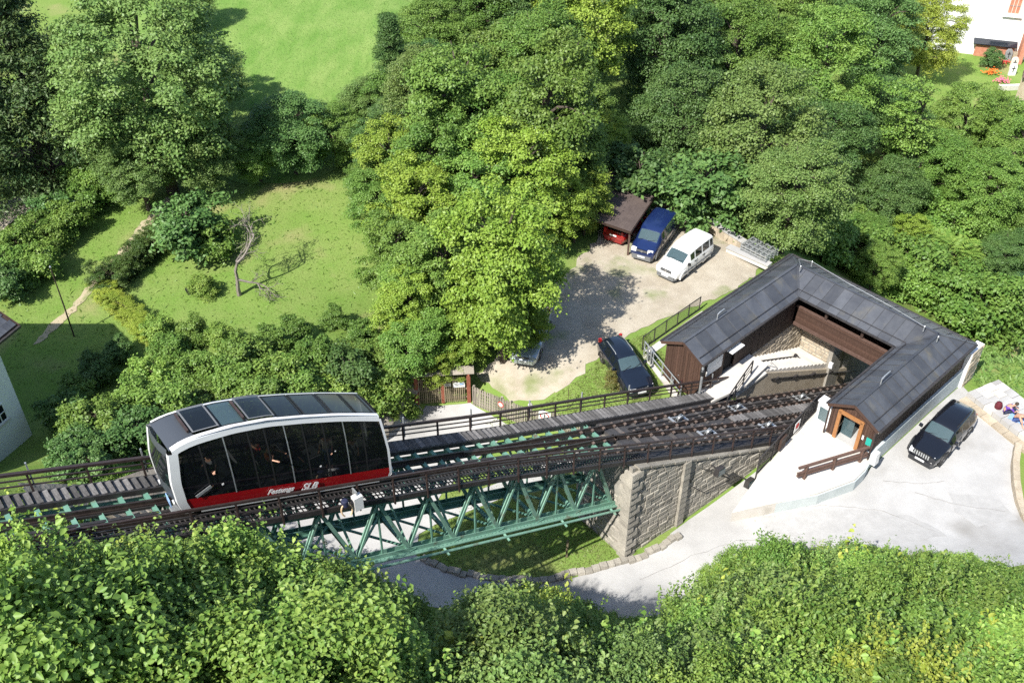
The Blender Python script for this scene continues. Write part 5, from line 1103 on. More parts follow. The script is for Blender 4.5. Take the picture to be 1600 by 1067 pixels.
g=gl+gd*(gl_len*.60); flat_sign('notice_sign','small yellowish notice sign on the right half of the wooden gate',(g.x,g.y,zg+1.32),math.atan2(gd.y,gd.x),[('board','cream',-.2,.2,0,.22,.02),('print','grey',-.15,.15,.13,.16,.034),('print','grey',-.15,.1,.06,.09,.034)])
g=gl+gd*(gl_len*.82); flat_sign('notice_sign','larger white notice sign beside the right post of the wooden gate',(g.x,g.y,zg+1.2),math.atan2(gd.y,gd.x),[('board','white',-.34,.34,0,.38,.02),('print','grey',-.26,.0,.22,.26,.034),('print','grey',-.26,.22,.12,.15,.034),('print','lightblue',.04,.26,.2,.32,.034)])
def picket_fence(label,a,b,h,step,z0=None):
    a,b=Vector(a),Vector(b); d=(b-a); L=math.hypot(d.x,d.y); rz=math.atan2(d.y,d.x); f=thing('picket_fence',label,'fence',a,rz)
    n=int(L/step); pm=MB().prism([(-.035,-.012,0),(.035,-.012,0),(.035,-.012,h-.05),(0,-.012,h),(-.035,-.012,h-.05)],(0,.024,0)).mesh('picket','picket_grey'); rng=random.Random(n)
    for i in range(n+1):
        k=i/n; link('picket',pm,f,(L*k,-.03,(b.z-a.z)*k+rng.uniform(-.02,.02)),(0,rng.uniform(-.02,.02),0))
    for z in (.25,h-.3): MB().beam((0,.02,z),(L,.02,b.z-a.z+z),.05,.08).build('cross_rail','picket_grey',f)
    k=max(1,round(L/2.2))
    for i in range(k+1): MB().box(L*i/k-.06,L*i/k+.06,.03,.15,(b.z-a.z)*i/k-.2,(b.z-a.z)*i/k+h-.05).build('post','picket_grey',f)
    return f
pa,pb,pc=gp(740,632),gp(828,668),gp(905,678)
picket_fence('grey picket fence running from the right gate post to the round fence post',pa,pb,1.5,.115)
picket_fence('grey picket fence beyond the round fence post towards the boardwalk',pb,pc,1.45,.115)
fp=thing('fence_post','thick round grey post with a pale cap joining the two picket fences','post',pb); MB().lathe([(.13,-.2),(.12,1.75),(.1,1.78)],n=12).build('shaft','picket_grey',fp); MB().lathe([(.12,1.75),(.14,1.8),(.06,1.92)],n=12).build('cap','white_concrete',fp)
def on_fence(a,b,f,h): v=Vector(a).lerp(Vector(b),f); d=Vector(b)-Vector(a); return (v.x,v.y,v.z+h),math.atan2(d.y,d.x)
o,rz=on_fence(pa,pb,.5,.95); rs=thing('round_sign','round pink sign on the middle of the first picket fence','sign',o,rz); MB().lathe([(.2,-.07),(.2,-.05)],axis='y',n=20).build('disc','sign_red',rs); MB().lathe([(.15,-.08),(.15,-.07)],axis='y',n=20).build('inner_disc','cream',rs)
o,rz=on_fence(pb,pc,.3,.75); ws=thing('prohibition_sign','white prohibition sign with a dark walking figure on the second picket fence','sign',o,rz)
MB().box(-.36,.36,-.07,-.05,-.3,.75).build('board','white',ws); MB().add([(math.cos(a)*r,-.078,.36+math.sin(a)*r) for a in np.linspace(0,2*PI,25)[:-1] for r in (.21,.27)],[(2*i,2*((i+1)%24),2*((i+1)%24)+1,2*i+1) for i in range(24)]).build('red_ring','sign_red',ws)
m=MB(); m.lathe([(.035,-.079),(.035,-.075)],(.01,0,.49),axis='y',n=10); m.beam((0,-.077,.45),(0,-.077,.33),.06,.004,(0,1,0)); m.beam((0,-.077,.33),(.06,-.077,.22),.03,.004,(0,1,0)); m.beam((0,-.077,.33),(-.06,-.077,.23),.03,.004,(0,1,0)); m.beam((0,-.077,.43),(.09,-.077,.36),.025,.004,(0,1,0)); m.build('walking_figure','dark',ws)
MB().box(-.3,.3,-.078,-.072,-.2,-.16).build('print','dark',ws); MB().box(-.3,.2,-.078,-.072,-.1,-.07).build('print','dark',ws)
# thin stakes on the bank
p=gp(887,640); sk=MB().tube([(0,0,0),(0,0,1.6)],.018,5).build('stake','brown_rail'); sk.location=[float(v) for v in p]; tag(sk,'thin stake in the grass bank left of the black estate car','stake')
p=gp(885,870); sk=MB().beam((0,0,-.2),(.02,0,1.3),.1,.1,(1,0,0)).build('wooden_post','picket'); sk.location=[float(v) for v in p]; tag(sk,'weathered wooden post in the grass below the green girder','post')
# lawn pole
p=gp(116,526); lp=thing('lawn_pole','tall thin leaning pole on the lawn in front of the hedge','pole',p)
t=at(84,437,p[2]+5.2)-p
MB().tube([(0,0,-.2),(0.03,-.02,2.3),(.0,.0,5.1)],[.05,.045,.03],7).build('shaft','rail_brown',lp); MB().lathe([(.05,5.05),(.06,5.12),(.01,5.2)],n=8).build('cap','galv',lp)
# ================================================================ WHITE HOUSE (left edge)
hx=gp(46,690); z0=hx[2]; ho=np.array([-26.15,40.2,z0+.45]); hd=math.atan2(.93,.36)
house=thing('white_house','white rendered house with dark tiled eaves at the left edge','house',ho,hd)
# local x runs back along the wall we see, local y to the left (into the house)
MB().box(-13,0,0,9,-2,6.75).build('wall','white_wall',house)
MB().prism([(-13.6,-.9,6.55),(.9,-.9,6.55),(.9,4.5,9.5),(-13.6,4.5,9.5)],(0,0,.16)).build('roof','brown_dark',house); MB().prism([(-13.6,9.9,6.55),(.9,9.9,6.55),(.9,4.5,9.5),(-13.6,4.5,9.5)],(0,0,.16)).build('roof','brown_dark',house)
MB().prism([(0,0.02,6.7),(0,9,6.7),(0,4.5,9.3)],(-.25,0,0)).build('gable','white_wall',house)
rf=house.children[1]; sm=MB().box(-.14,.14,-.2,.2,0,.03).mesh('roof_tile','roof')
for r in range(9):
    for c in range(16): link('roof_tile',sm,rf,(.72-c*.29-(.14 if r%2 else 0),-.7+r*.36,6.55+.17+(.2+r*.36)/5.4*2.95),(.53,0,0))
MB().beam((-13.6,-1.0,6.6),(.95,-1.0,6.6),.13,.12).build('gutter','steel_dark',house); MB().beam((.95,-.95,6.6),(.95,4.5,9.55),.06,.22).build('verge_board','brown_dark',house)
def window(parent,x0,x1,z0,z1,y,nx=2,nz=2,fm='white_wall',gm='car_glass',fw=.07):
    m=MB(); 
    for a,b,c,d in ((x0,x1,z0,z0+fw),(x0,x1,z1-fw,z1),(x0,x0+fw,z0+fw,z1-fw),(x1-fw,x1,z0+fw,z1-fw)): m.box(a,b,y-.05,y+.04,c,d)
    for i in range(1,nx): c=x0+(x1-x0)*i/nx; m.box(c-.025,c+.025,y-.04,y+.03,z0+fw,z1-fw)
    for i in range(1,nz): c=z0+(z1-z0)*i/nz; m.box(x0+fw,x1-fw,y-.042,y+.028,c-.025,c+.025)
    f=m.build('window',fm,parent); MB().box(x0+.02,x1-.02,y-.02,y-.005,z0+.02,z1-.02).build('pane',gm,f); MB().box(x0-.08,x1+.08,y-.12,y+.03,z0-.08,z0).build('sill','white_concrete',f)
window(house,-1.75,-.95,1.6,2.7,-.0)
window(house,-5.2,-4.3,1.4,2.6,-.0)
# ================================================================ LEFT FENCE, SHED, LADDER
fa,fb=Vector(gp(-10,470)),Vector(gp(135,345))
d=fb-fa; L=math.hypot(d.x,d.y); lf=thing('board_fence','dark weathered board fence under the shrubs at the left of the lawn','fence',fa,math.atan2(d.y,d.x)); bm_=MB().box(-.07,.07,-.012,.012,-.1,1.25).mesh('board','brown_dark'); n=int(L/.16)
for i in range(n): link('board',bm_,lf,(L*i/n,0,(fb.z-fa.z)*i/n+random.uniform(-.02,.02)),(0,random.uniform(-.02,.02),0))
for z in (.3,1.0): MB().beam((0,.04,z),(L,.04,z+fb.z-fa.z),.06,.09).build('cross_rail','brown_dark',lf)
p=gp(70,285); sd_=thing('garden_shed','small shed with a red brown sheet roof among the shrubs on the left','shed',p,R(20))
MB().box(-1.6,1.6,-1.2,1.2,-.3,1.7).build('wall','brown',sd_); MB().prism([(-1.9,-1.5,1.65),(1.9,-1.5,1.65),(1.9,1.5,2.2),(-1.9,1.5,2.2)],(0,0,.08)).build('roof','tile',sd_)
p=gp(14,300); ld=thing('ladder','pale wooden ladder frame leaning beside the gravel drive','ladder',p,R(10))
for x in (-.35,.35): MB().beam((x,0,-.1),(x-.1,.35,2.2),.07,.07).build('stile','dead',ld)
for k in range(6): MB().beam((-.37-.03*k*.4,.05+.05*k,.3+.34*k),(.33-.03*k*.4,.05+.05*k,.3+.34*k),.05,.05).build('rung','dead',ld)
# ================================================================ CHURCH AND CHURCHYARD (upper right)
cz=-9.5; c0=at(1508,78,cz); c1=at(1640,92,cz); dd=c1-c0; ch=thing('white_church','tall white church wall with a pointed reddish window and brick base','church',c0+np.array([0,0,0]),math.atan2(dd[1],dd[0]))
MB().box(-4,26,0,12,-3,24).build('wall','white_wall',ch)
a=ch.matrix_basis
def win_arch(x,z0,w,h):
    pts=[(x-w/2,z0),(x+w/2,z0)]+[(x+w/2-w*(1-math.cos(t)),z0+h-w*.9+w*.9*math.sin(t)*1.0) for t in np.linspace(0,PI/3,6)]+[(x-w/2+w*(1-math.cos(t)),z0+h-w*.9+w*.9*math.sin(t)) for t in np.linspace(PI/3,0,6)]
    k=MB(); o=[(x+(px-x)*1.22,-.14,z0+(pz-z0)*1.05-.2) for px,pz in pts]; k.prism(o,(0,.16,0)); f=k.build('window','cream',ch); MB().prism([(px,-.17,pz) for px,pz in pts],(0,.05,0)).build('pane','brick',f)
    for q in (-.17,.17): MB().box(x+q*w-.03,x+q*w+.03,-.21,-.18,z0,z0+h*.8).build('mullion','cream',f)
    for q in np.arange(.8,h*.8,.8): MB().box(x-w/2,x+w/2,-.205,-.18,z0+q,z0+q+.05).build('glazing_bar','grey',f)
    MB().box(x-w*.9,x+w*.9,-.35,.05,z0-.45,z0-.25).build('sill','white_wall',f)
win_arch(3.9,4.9,1.15,7.5); win_arch(12,4.9,1.15,7.5)
MB().box(1.0,5.2,-.35,0.05,-1,1.1).build('base_panel','brick',ch); MB().prism([(.6,-.7,1.05),(5.4,-.7,1.05),(5.4,.02,1.5),(.6,.02,1.5)],(0,0,.08)).build('lean_to_roof','car_navy',ch); MB().box(5.7,6.2,-1.6,.05,-2,9).build('buttress','brick',ch); MB().box(5.2,5.7,-.5,.05,-1,.5).build('base_panel','stone_warm',ch)
def gpz(px,py): p=gp(px,py); return p
i=0
for px,py,mt,lab in ((1565,130,'pink','red flower bed before the pale strip in the churchyard'),(1548,117,'orange','orange flower bed left in the churchyard'),(1566,102,'red','red flower bed highest in the churchyard'),(1580,118,'white','white gravestone with a dark cross in the churchyard'),(1573,95,'grey','grey gravestone beside the round bush in the churchyard'),(1582,108,'cream','cream gravestone farthest right in the churchyard')):
    p=gpz(px,py)
    if 'stone' in lab and 'grave' in lab:
        t=thing('gravestone',lab,'gravestone',p); MB().prism([(-.4,-.1,-.3),(.4,-.1,-.3),(.4,-.1,1.1),(.2,-.1,1.4),(-.2,-.1,1.4),(-.4,-.1,1.1)],(0,.2,0)).build('slab',mt,t); MB().box(-.04,.04,-.13,-.1,.4,1.1).build('cross','dark',t); MB().box(-.2,.2,-.13,-.1,.8,.88).build('cross','dark',t)
    else:
        rng=random.Random(i); m=MB()
        for k in range(70): q=Vector((rng.gauss(0,.45),rng.gauss(0,.3),rng.uniform(.2,.6))); m.lathe([(.02,-.05),(.1,0),(.02,.05)],tuple(q),n=5)
        o=m.build('flower_bed',mt); o.location=[float(v) for v in p]; tag(o,lab,'flowers',kind='stuff')
    i+=1
a_,b_=gp(1560,141),gp(1612,139); m=MB(); m.beam((a_[0],a_[1],a_[2]+.2),(b_[0],b_[1],b_[2]+.2),.5,.7); gw=m.build('churchyard_wall','white_concrete'); tag(gw,'pale low wall at the front of the churchyard','wall')
p=gp(1597,162); gp_=thing('gate_pillar','stone pillar with a small dark tiled cap at the right edge of the churchyard','pillar',p,R(20)); MB().box(-.6,.6,-.6,.6,-.5,3.2).build('shaft','stone_warm',gp_); MB().lathe([(1.25,3.2),(1.2,3.3),(.05,4.3)],n=4).build('cap','tile',gp_)
# ================================================================ RIGHT EDGE: PARAPETS, SEATED PEOPLE
pw=thing('broad_parapet','broad pale stone parapet where two people sit','wall')
P0,P1=Vector(at(1512,612,.55)),Vector(at(1625,700,.55)); d=(P1-P0).normalized(); nn=Vector((-d.y,d.x,0)); L=(P1-P0).length
if nn.y<0: nn=-nn
rng=random.Random(12); k=int(L/.62)
for r in range(4):
    for i in range(k+1):
        a=max(0,(i-(.5 if r%2 else 0))*.62); b=min(L,(i+1-(.5 if r%2 else 0))*.62)
        if b-a<.1: continue
        p=P0+d*(a+.012)+nn*(r*.62+.01); q=P0+d*(b-.012)+nn*(r*.62+.01); e=nn*.6; h=.52+rng.uniform(-.02,.02); lo=-.6
        MB().hexa([(p.x,p.y,lo),(q.x,q.y,lo),(q.x+e.x,q.y+e.y,lo),(p.x+e.x,p.y+e.y,lo)],[(p.x,p.y,h),(q.x,q.y,h),(q.x+e.x,q.y+e.y,h),(p.x+e.x,p.y+e.y,h)]).build('stone',('white_concrete','concrete','concrete')[rng.randrange(3)],pw)
st_=thing('kerb_step','long low stone step at the foot of the broad parapet','step')
for i in range(int(L/.8)):
    p=P0+d*(i*.8+.012)-nn*.5; q=P0+d*(i*.8+.788)-nn*.5; e=nn*.49; MB().hexa([(p.x,p.y,-.3),(q.x,q.y,-.3),(q.x+e.x,q.y+e.y,-.3),(p.x+e.x,p.y+e.y,-.3)],[(p.x,p.y,.18),(q.x,q.y,.18),(q.x+e.x,q.y+e.y,.2),(p.x+e.x,p.y+e.y,.2)]).build('stone','stone_warm',st_)
cw=thing('curved_wall','low curved stone wall along the right edge of the forecourt','wall')
pts=[Vector(at(*p,.45)) for p in ((1592,692),(1588,720),(1589,750),(1594,780),(1602,805),(1615,830))]
for a,b in zip(pts,pts[1:]):
    dd_=(b-a).normalized(); n2=Vector((-dd_.y,dd_.x,0)); k=2
    for j in range(k):
        p=a.lerp(b,(j+.02)/k); q=a.lerp(b,(j+.98)/k); MB().beam((p.x,p.y,.1),(q.x,q.y,.1),.34,.75).build('stone','stone_warm',cw)
s1=Vector(at(1571,640,.75)); s2=Vector(at(1584,652,.75)); face=math.atan2(-.3,.95)
person('person in a purple top sitting on the broad parapet beside a maroon backpack',(s1.x,s1.y,.52),R(-20),sitting(.5,.42),'purple','navy')
person('person with a bare back hugging their knees on the broad parapet',(s2.x+.15,s2.y,.52),R(-65),sitting(.75,.5),'skin','blue',bare=True,longlegs=False)
bp=thing('backpack','maroon backpack standing on the broad parapet beside the purple top','backpack',at(1559,637,.55)+np.array([0,0,-.03]),R(40)); MB().lathe([(.12,0),(.2,.05),(.21,.25),(.15,.42),(.04,.48)],n=12).build('bag','maroon',bp); MB().lathe([(.1,.06),(.12,.1),(.12,.24),(.05,.28)],(.15,0,0),n=10).build('pocket','maroon',bp); MB().tube([(-.02,0,.46),(-.02,.05,.54),(-.02,-.05,.54),(-.02,0,.46)],.012,5).build('handle','black_trim',bp)
tw=thing('towel','light blue towel spread on the parapet beside the bare backed person','towel',at(1591,655,.54),R(-40)); m=MB(); 
for i in range(8):
    for j in range(5): pass
vs=[(x*.14-.5,y*.16-.3,.012*math.sin(x*2+y)+.015) for x in range(8) for y in range(5)]; m.add(vs,[(x*5+y,x*5+5+y,x*5+6+y,x*5+1+y) for x in range(7) for y in range(4)]); m.build('cloth','lightblue',tw,True)
s3=at(1604,742,-.3); person('person in a pink top standing beyond the curved wall at the right edge',(s3[0]+.6,s3[1]+.3,-.9),R(200),standing(1.6,.4),'pink','navy')
# fence and second railing of the line below the station
lt=thing('lower_railing','dark railing beside the track below the station, behind the green bank','railing',T0,TH)
for h in (.1,.5): MB().beam(TL(56,-3.9,h-.3),TL(75,-3.9,h-.3),.06,.06).build('rail','rail_brown',lt)
s=56
while s<75: MB().beam(TL(s,-3.9,-1.2),TL(s,-3.9,.3),.07,.07,(1,0,0)).build('post','rail_brown',lt); s+=2
# ================================================================ VEGETATION
def unit(v): return v/np.maximum(np.linalg.norm(v,axis=1,keepdims=True),1e-6)
def leaves_mesh(name,C,Nv,size,mt,rng,aspect=.62,fold=.25):
    n=len(C); Nv=unit(Nv); a=unit(np.cross(Nv,rng.normal(size=(n,3)))); b=np.cross(Nv,a); s=size[:,None]
    lift=Nv*s*fold
    V=np.stack([C-a*s*.5,C+b*s*.5*aspect+lift*.3,C+a*s*.5-lift*.3,C-b*s*.5*aspect+lift*.3],1).reshape(-1,3)
    F=np.arange(4*n).reshape(-1,4); l=rng.random(n)
    if LR[0] is not None and len(LR[0])<=n: l[:len(LR[0])]=LR[0]
    return np_mesh(name,V,F,mt,False,l)
LR=[None]
def crown_pts(rng,rx,ry,rz,hc,ncl,rcl,nl,flat=.55,shell=(.45,1.),low=-.55,lump=.22,up=.8,shape='round'):
    d=unit(rng.normal(size=(ncl*3,3))); d=d[d[:,2]>low][:ncl]; ncl=len(d)
    ph=rng.uniform(0,6.28,6); f=1+lump*(np.sin(3*d[:,0]+ph[0])*np.sin(2.6*d[:,1]+ph[1])+.7*np.sin(4.3*d[:,2]+ph[2]+2*d[:,0]))
    r=(shell[0]+(shell[1]-shell[0])*rng.random(ncl)**.55)*f
    if shape=='cone':
        zz=rng.random(ncl)**.8; ang=rng.uniform(0,6.28,ncl); rad=(1-zz)*.95+.05; rr=rad*(.5+.5*rng.random(ncl)**.5)
        cl=np.c_[np.cos(ang)*rr*rx,np.sin(ang)*rr*ry,hc-rz+zz*2*rz]
    elif shape=='box':
        q=rng.uniform(-1,1,(ncl,3)); ax=rng.integers(0,3,ncl); q[np.arange(ncl),ax]=np.sign(q[np.arange(ncl),ax]); cl=q*np.array([rx,ry,rz])+np.array([0,0,hc])
    else:
        nlb=max(6,min(22,ncl//11)); ld=unit(rng.normal(size=(nlb,3))); ld[:,2]=np.clip(ld[:,2],-.75,1); lr_=rng.uniform(.27,.50,nlb); lc=ld*(1.02-lr_)[:,None]*rng.uniform(.75,1.08,nlb)[:,None]
        lc=np.r_[lc,[[0,0,.1]]]; lr_=np.r_[lr_,.55]; k=rng.choice(nlb+1,ncl*3,p=lr_**2/(lr_**2).sum()); q=lc[k]+unit(rng.normal(size=(ncl*3,3)))*(lr_[k]*rng.uniform(.8,1.05,ncl*3))[:,None]
        dd=np.sqrt(((q[:,None]-lc[None])**2).sum(-1))/lr_[None]; dd[np.arange(len(q)),k]=9; q=q[(dd.min(1)>.82)&(q[:,2]>low)][:ncl]; ncl=len(q); cl=q*np.array([rx,ry,rz])+np.array([0,0,hc])
    csz=rcl*rng.uniform(.6,1.35,ncl); w=csz**2; idx=rng.choice(ncl,nl,p=w/w.sum())
    o=unit(rng.normal(size=(nl,3))); o[:,2]=np.where(o[:,2]<-.35,-o[:,2],o[:,2]); rr=rng.random(nl)**.38
    stray=rng.random(nl)<.08; rr=np.where(stray,rr*1.5,rr)
    out=unit(cl[idx]-np.array([0,0,hc-.3*rz])); L=o*np.array([1,1,flat*.8]); al=(L*out).sum(1,keepdims=True); stretch_=(.35+.75*rng.random(ncl))[idx][:,None]
    L=L+out*np.array([1,1,.35])*al*stretch_-np.array([0,0,.28])*np.maximum(al,0)*stretch_
    P=cl[idx]+L*(rr*csz[idx])[:,None]*1.05
    Nv=.5*o+.3*out+np.array([0,0,up*.85])+rng.normal(size=(nl,3))*.58
    LR[0]=np.clip(.55*rng.random(nl)+.45*rng.random(ncl)[idx],0,1)
    return cl,P,Nv
def trunk_mesh(name,cl,hc,rz,r0,rng,nlimb=9,mt='bark',lean=(0,0),multi=1):
    m=MB()
    for k in range(multi):
        a=6.28*k/multi; off=(math.cos(a)*r0*1.2*(multi>1),math.sin(a)*r0*1.2*(multi>1)); top=hc+rz*.45
        pts=[(off[0]+lean[0]*f+math.sin(f*5+k)*r0*.4+math.cos(a)*f*(multi>1)*rz*.25,off[1]+lean[1]*f+math.cos(f*4+k)*r0*.4+math.sin(a)*f*(multi>1)*rz*.25,-.6+(top+.6)*f) for f in np.linspace(0,1,8)]
        m.tube(pts,[r0*(1.25-1.05*f) for f in np.linspace(0,1,8)],8)
    for i in rng.choice(len(cl),min(nlimb,len(cl)),replace=False):
        e=cl[i]; z0=max(hc-rz*.9,min(e[2]-.25*rz,hc+.2*rz)); z0=max(.3,z0); f=(z0+.6)/(hc+rz*.45+.6)
        e=e+(e-np.array([0,0,hc]))*(.12 if rng.random()<.35 else 0); s=np.array([lean[0]*f,lean[1]*f,z0]); mid=s*.5+e*.5+np.array([0,0,.12*rz]); m.tube([s,mid*.6+s*.4+np.array([0,0,.05*rz]),mid,e],[r0*.42,r0*.34,r0*.24,r0*.08],6)
    return m.mesh(name,mt,True)
PROTO={}
def proto(key,seed,leaf,mt,r0,lean=(0,0),multi=1,nlimb=22,tmt='bark',aspect=.62,**k):
    rng=np.random.default_rng(seed); cl,P,Nv=crown_pts(rng,**k); sz=leaf*rng.uniform(.65,1.3,len(P))
    PROTO[key]=dict(crown=leaves_mesh('crown_'+mt,P,Nv,sz,mt,rng,aspect),trunk=trunk_mesh('trunk',cl,k['hc'],k['rz'],r0,rng,nlimb,tmt,lean,multi),hc=k['hc'],rz=k['rz'],rx=k['rx'])
proto('mapleA',1,.21,'lf_maple',.24,rx=4.3,ry=4.2,rz=4.6,hc=6.0,ncl=150,rcl=.72,nl=36000,lump=.3,flat=.7)
proto('mapleB',2,.21,'lf_maple',.22,rx=3.9,ry=4.3,rz=5.2,hc=6.2,ncl=160,rcl=.70,nl=36000,lump=.3,flat=.7,low=-.8)
proto('broadA',3,.2,'lf_mid',.3,rx=5.2,ry=5.0,rz=5.4,hc=7.0,ncl=260,rcl=.8,nl=56000,lump=.34,flat=.75,low=-.8)
proto('broadB',4,.2,'lf_mid',.28,rx=4.6,ry=5.2,rz=6.2,hc=7.6,ncl=260,rcl=.78,nl=56000,lump=.36,flat=.75,low=-.8)
proto('darkA',5,.21,'lf_dark',.3,rx=4.8,ry=4.8,rz=6.0,hc=7.0,ncl=230,rcl=.85,nl=50000,lump=.34,flat=.75,low=-.85)
proto('walnut',6,.22,'lf_walnut',.38,rx=6.2,ry=6.0,rz=6.4,hc=8.6,ncl=330,rcl=.78,nl=64000,lump=.36,nlimb=9,flat=.65,low=-.7)
proto('spruce',7,.24,'lf_spruce',.3,rx=3.6,ry=3.6,rz=6.8,hc=7.0,ncl=330,rcl=.8,nl=42000,flat=.4,shape='cone',aspect=.3,up=.5)
proto('thin',8,.2,'lf_mid',.13,rx=2.0,ry=2.0,rz=5.,hc=8.0,ncl=60,rcl=.65,nl=7000,lump=.4,nlimb=26,lean=(1.6,.6))
def leaf6(name,C,Nv,size,mt,rng):
    n=len(C); Nv=unit(Nv); a=unit(np.cross(Nv,rng.normal(size=(n,3)))); b=np.cross(Nv,a); s=size[:,None]; up=Nv*s*.13
    V=np.stack([C-a*s*.5,C-a*s*.12+b*s*.34+up,C+a*s*.22+b*s*.26+up*.8,C+a*s*.58-up*.6,C+a*s*.22-b*s*.26+up*.8,C-a*s*.12-b*s*.34+up],1).reshape(-1,3)
    k=np.arange(n)[:,None]*6; F=np.concatenate([k+np.array([[0,3,2,1]]),k+np.array([[0,5,4,3]])],1).reshape(-1,4)
    l=rng.random(n)
    if LR[0] is not None and len(LR[0])<=n: l[:len(LR[0])]=LR[0]
    return np_mesh(name,V,F,mt,False,np.repeat(l,2))
proto('shrubA',9,.15,'lf_mid',.05,rx=1.5,ry=1.5,rz=1.45,hc=1.35,ncl=60,rcl=.36,nl=8500,flat=.8,low=-.8,multi=3)
proto('shrubB',10,.16,'lf_dark',.05,rx=1.5,ry=1.4,rz=1.6,hc=1.5,ncl=60,rcl=.36,nl=8500,flat=.8,low=-.8,multi=3)
proto('thuja',11,.11,'lf_thuja',.06,rx=.62,ry=.62,rz=1.0,hc=1.0,ncl=40,rcl=.22,nl=4200,shape='box',aspect=.4,flat=.9)
def shoots(rng,P,Nv,n,r,h,hc,rz):
    A=[];B=[]
    for i in range(n):
        a=rng.uniform(0,6.28); q=rng.random()**.5*r; b=np.array([math.cos(a)*q,math.sin(a)*q,hc+rz*.55*math.sqrt(max(0,1-(q/r)**2))]); d=np.array([rng.normal(0,.22),rng.normal(0,.22),1.]); L=h*rng.uniform(.5,1.2); k=int(L/.045)
        for j in range(k):
            f=j/k; s=rng.uniform(0,6.28); A.append(b+d*L*f+np.array([math.cos(s),math.sin(s),.2])*.085*(1.2-.7*f)); B.append(np.array([math.cos(s)*.6,math.sin(s)*.6,.8]))
    return np.r_[P,np.array(A)],np.r_[Nv,np.array(B)]
for key,seed,mt,leaf,nl,ncl,rcl,sh in (('frontA',21,'lf_front',.088,15000,75,.33,95),('frontB',22,'lf_front',.07,18000,80,.28,130),('frontC',23,'lf_mid',.105,13000,65,.36,60),('frontD',24,'lf_yellow',.08,16000,70,.3,110)):
    rng=np.random.default_rng(seed); cl,P,Nv=crown_pts(rng,1.75,1.7,1.55,1.5,ncl,rcl,nl,low=-.7,lump=.35,flat=.75,up=.6); P=P+rng.normal(0,.07,P.shape); P,Nv=shoots(rng,P,Nv,sh,1.95,.85,1.1,1.7)
    PROTO[key]=dict(crown=leaf6('crown_'+key,P,Nv,leaf*1.08*rng.uniform(.55,1.35,len(P)),mt,rng),trunk=trunk_mesh('stems',cl,1.5,1.2,.035,rng,16,'bark',(0,0),4),hc=1.5,rz=1.55+.3,rx=1.75)
for key,seed,mt in (('sprig',41,'lf_front'),('sprigB',42,'lf_yellow')):
    rng=np.random.default_rng(seed); P=np.zeros((1,3)); Nv=np.array([[0,0,1.]]); LR[0]=None; P,Nv=shoots(rng,P,Nv,20,.55,1.9,.2,.6); P=P[1:]; Nv=Nv[1:]; m=MB()
    for q in P[::70]: m.tube([(q[0]*.3,q[1]*.3,-.2),(q[0]*.7,q[1]*.7,q[2]*.6),tuple(q)],[.02,.014,.006],5)
    PROTO[key]=dict(crown=leaf6('crown_'+key,P,Nv,.12*rng.uniform(.6,1.3,len(P)),mt,rng),trunk=m.mesh('stems','bark',True),hc=1.3,rz=1.1,rx=.9)
def fronds(key,seed,mt,nf,L,nl,lw):
    rng=np.random.default_rng(seed); C=[];Nn=[];A=[];S=[]
    for i in range(nf):
        a=rng.uniform(0,6.28); q=rng.random()**.6*1.3; b=np.array([math.cos(a)*q,math.sin(a)*q,1.0+.9*math.sqrt(max(0,1-(q/1.5)**2))+rng.normal(0,.1)]); ha=a+rng.normal(0,.9); d=np.array([math.cos(ha),math.sin(ha),rng.uniform(.1,.7)]); d/=np.linalg.norm(d); LL=L*rng.uniform(.7,1.2)
        sd=np.cross(d,[0,0,1]); sd/=np.linalg.norm(sd); up=np.cross(sd,d)
        for j in range(nl):
            f=(j+.6)/nl; p=b+d*LL*f-np.array([0,0,.45*LL*f*f])
            for s in (-1,1): C.append(p+sd*s*lw*.55*(1.1-.5*f)); A.append(sd*s+d*.35-up*.15); Nn.append(up+rng.normal(0,.12,3)); S.append(lw*(1.15-.5*f))
    C=np.array(C);A=unit(np.array(A));Nn=unit(np.array(Nn)); S=np.array(S)[:,None]; B=unit(np.cross(Nn,A))
    V=np.stack([C-A*S*.5,C+B*S*.17,C+A*S*.5,C-B*S*.17],1).reshape(-1,3); 
    PROTO[key]=dict(crown=np_mesh('fronds_'+key,V,np.arange(len(V)).reshape(-1,4),mt,False,rng.random(len(C))),trunk=trunk_mesh('stems',C[::40],1.2,.9,.03,rng,14,'bark',(0,0),3),hc=1.3,rz=1.1,rx=1.8)
fronds('pinnate',31,'lf_blue',110,1.0,11,.24); fronds('pinnateB',32,'lf_mid',150,.9,9,.24)
rv=random.Random(77)
def plant(key,name,label,cat,base,sc,rz=None,group=None,mt=None,sz=1.,part='crown'):
    p=PROTO[key]; t=thing(name,label,cat,base,rv.uniform(0,6.28) if rz is None else rz,group); t.scale=(sc,sc,sc*sz)
    c=link(part,p['crown'],t); link('trunk' if name.endswith('tree') else 'stem',p['trunk'],t)
    if mt: c.material_slots[0].link='OBJECT'; c.material_slots[0].material=M[mt]
    return t
def roofline(px): return float(np.interp(px,[1120,1225,1527,1600,1700],[355,388,540,545,545]))
def at_center(key,px,py,sc,sz=1.):
    if px>1060:
        rp=PROTO[key]['rx']*sc*20
        py=min(py,min(roofline(px+d)-.95*rp*math.sqrt(1-(d/rp/1.01)**2) for d in np.linspace(-rp,rp,9)))
    z=8.
    for _ in range(30):
        p=at(px,py,z); zn=tz(p[0],p[1])+PROTO[key]['hc']*sc*sz; z=z*.5+zn*.5
    p=at(px,py,z); return (p[0],p[1],tz(p[0],p[1])-.1)
def tree(key,px,py,sc,label,group=None,mt=None,sz=1.,name='broadleaf_tree',rz=None): return plant(key,name,label,'tree',at_center(key,px,py,sc,sz),sc,rz,group,mt,sz)
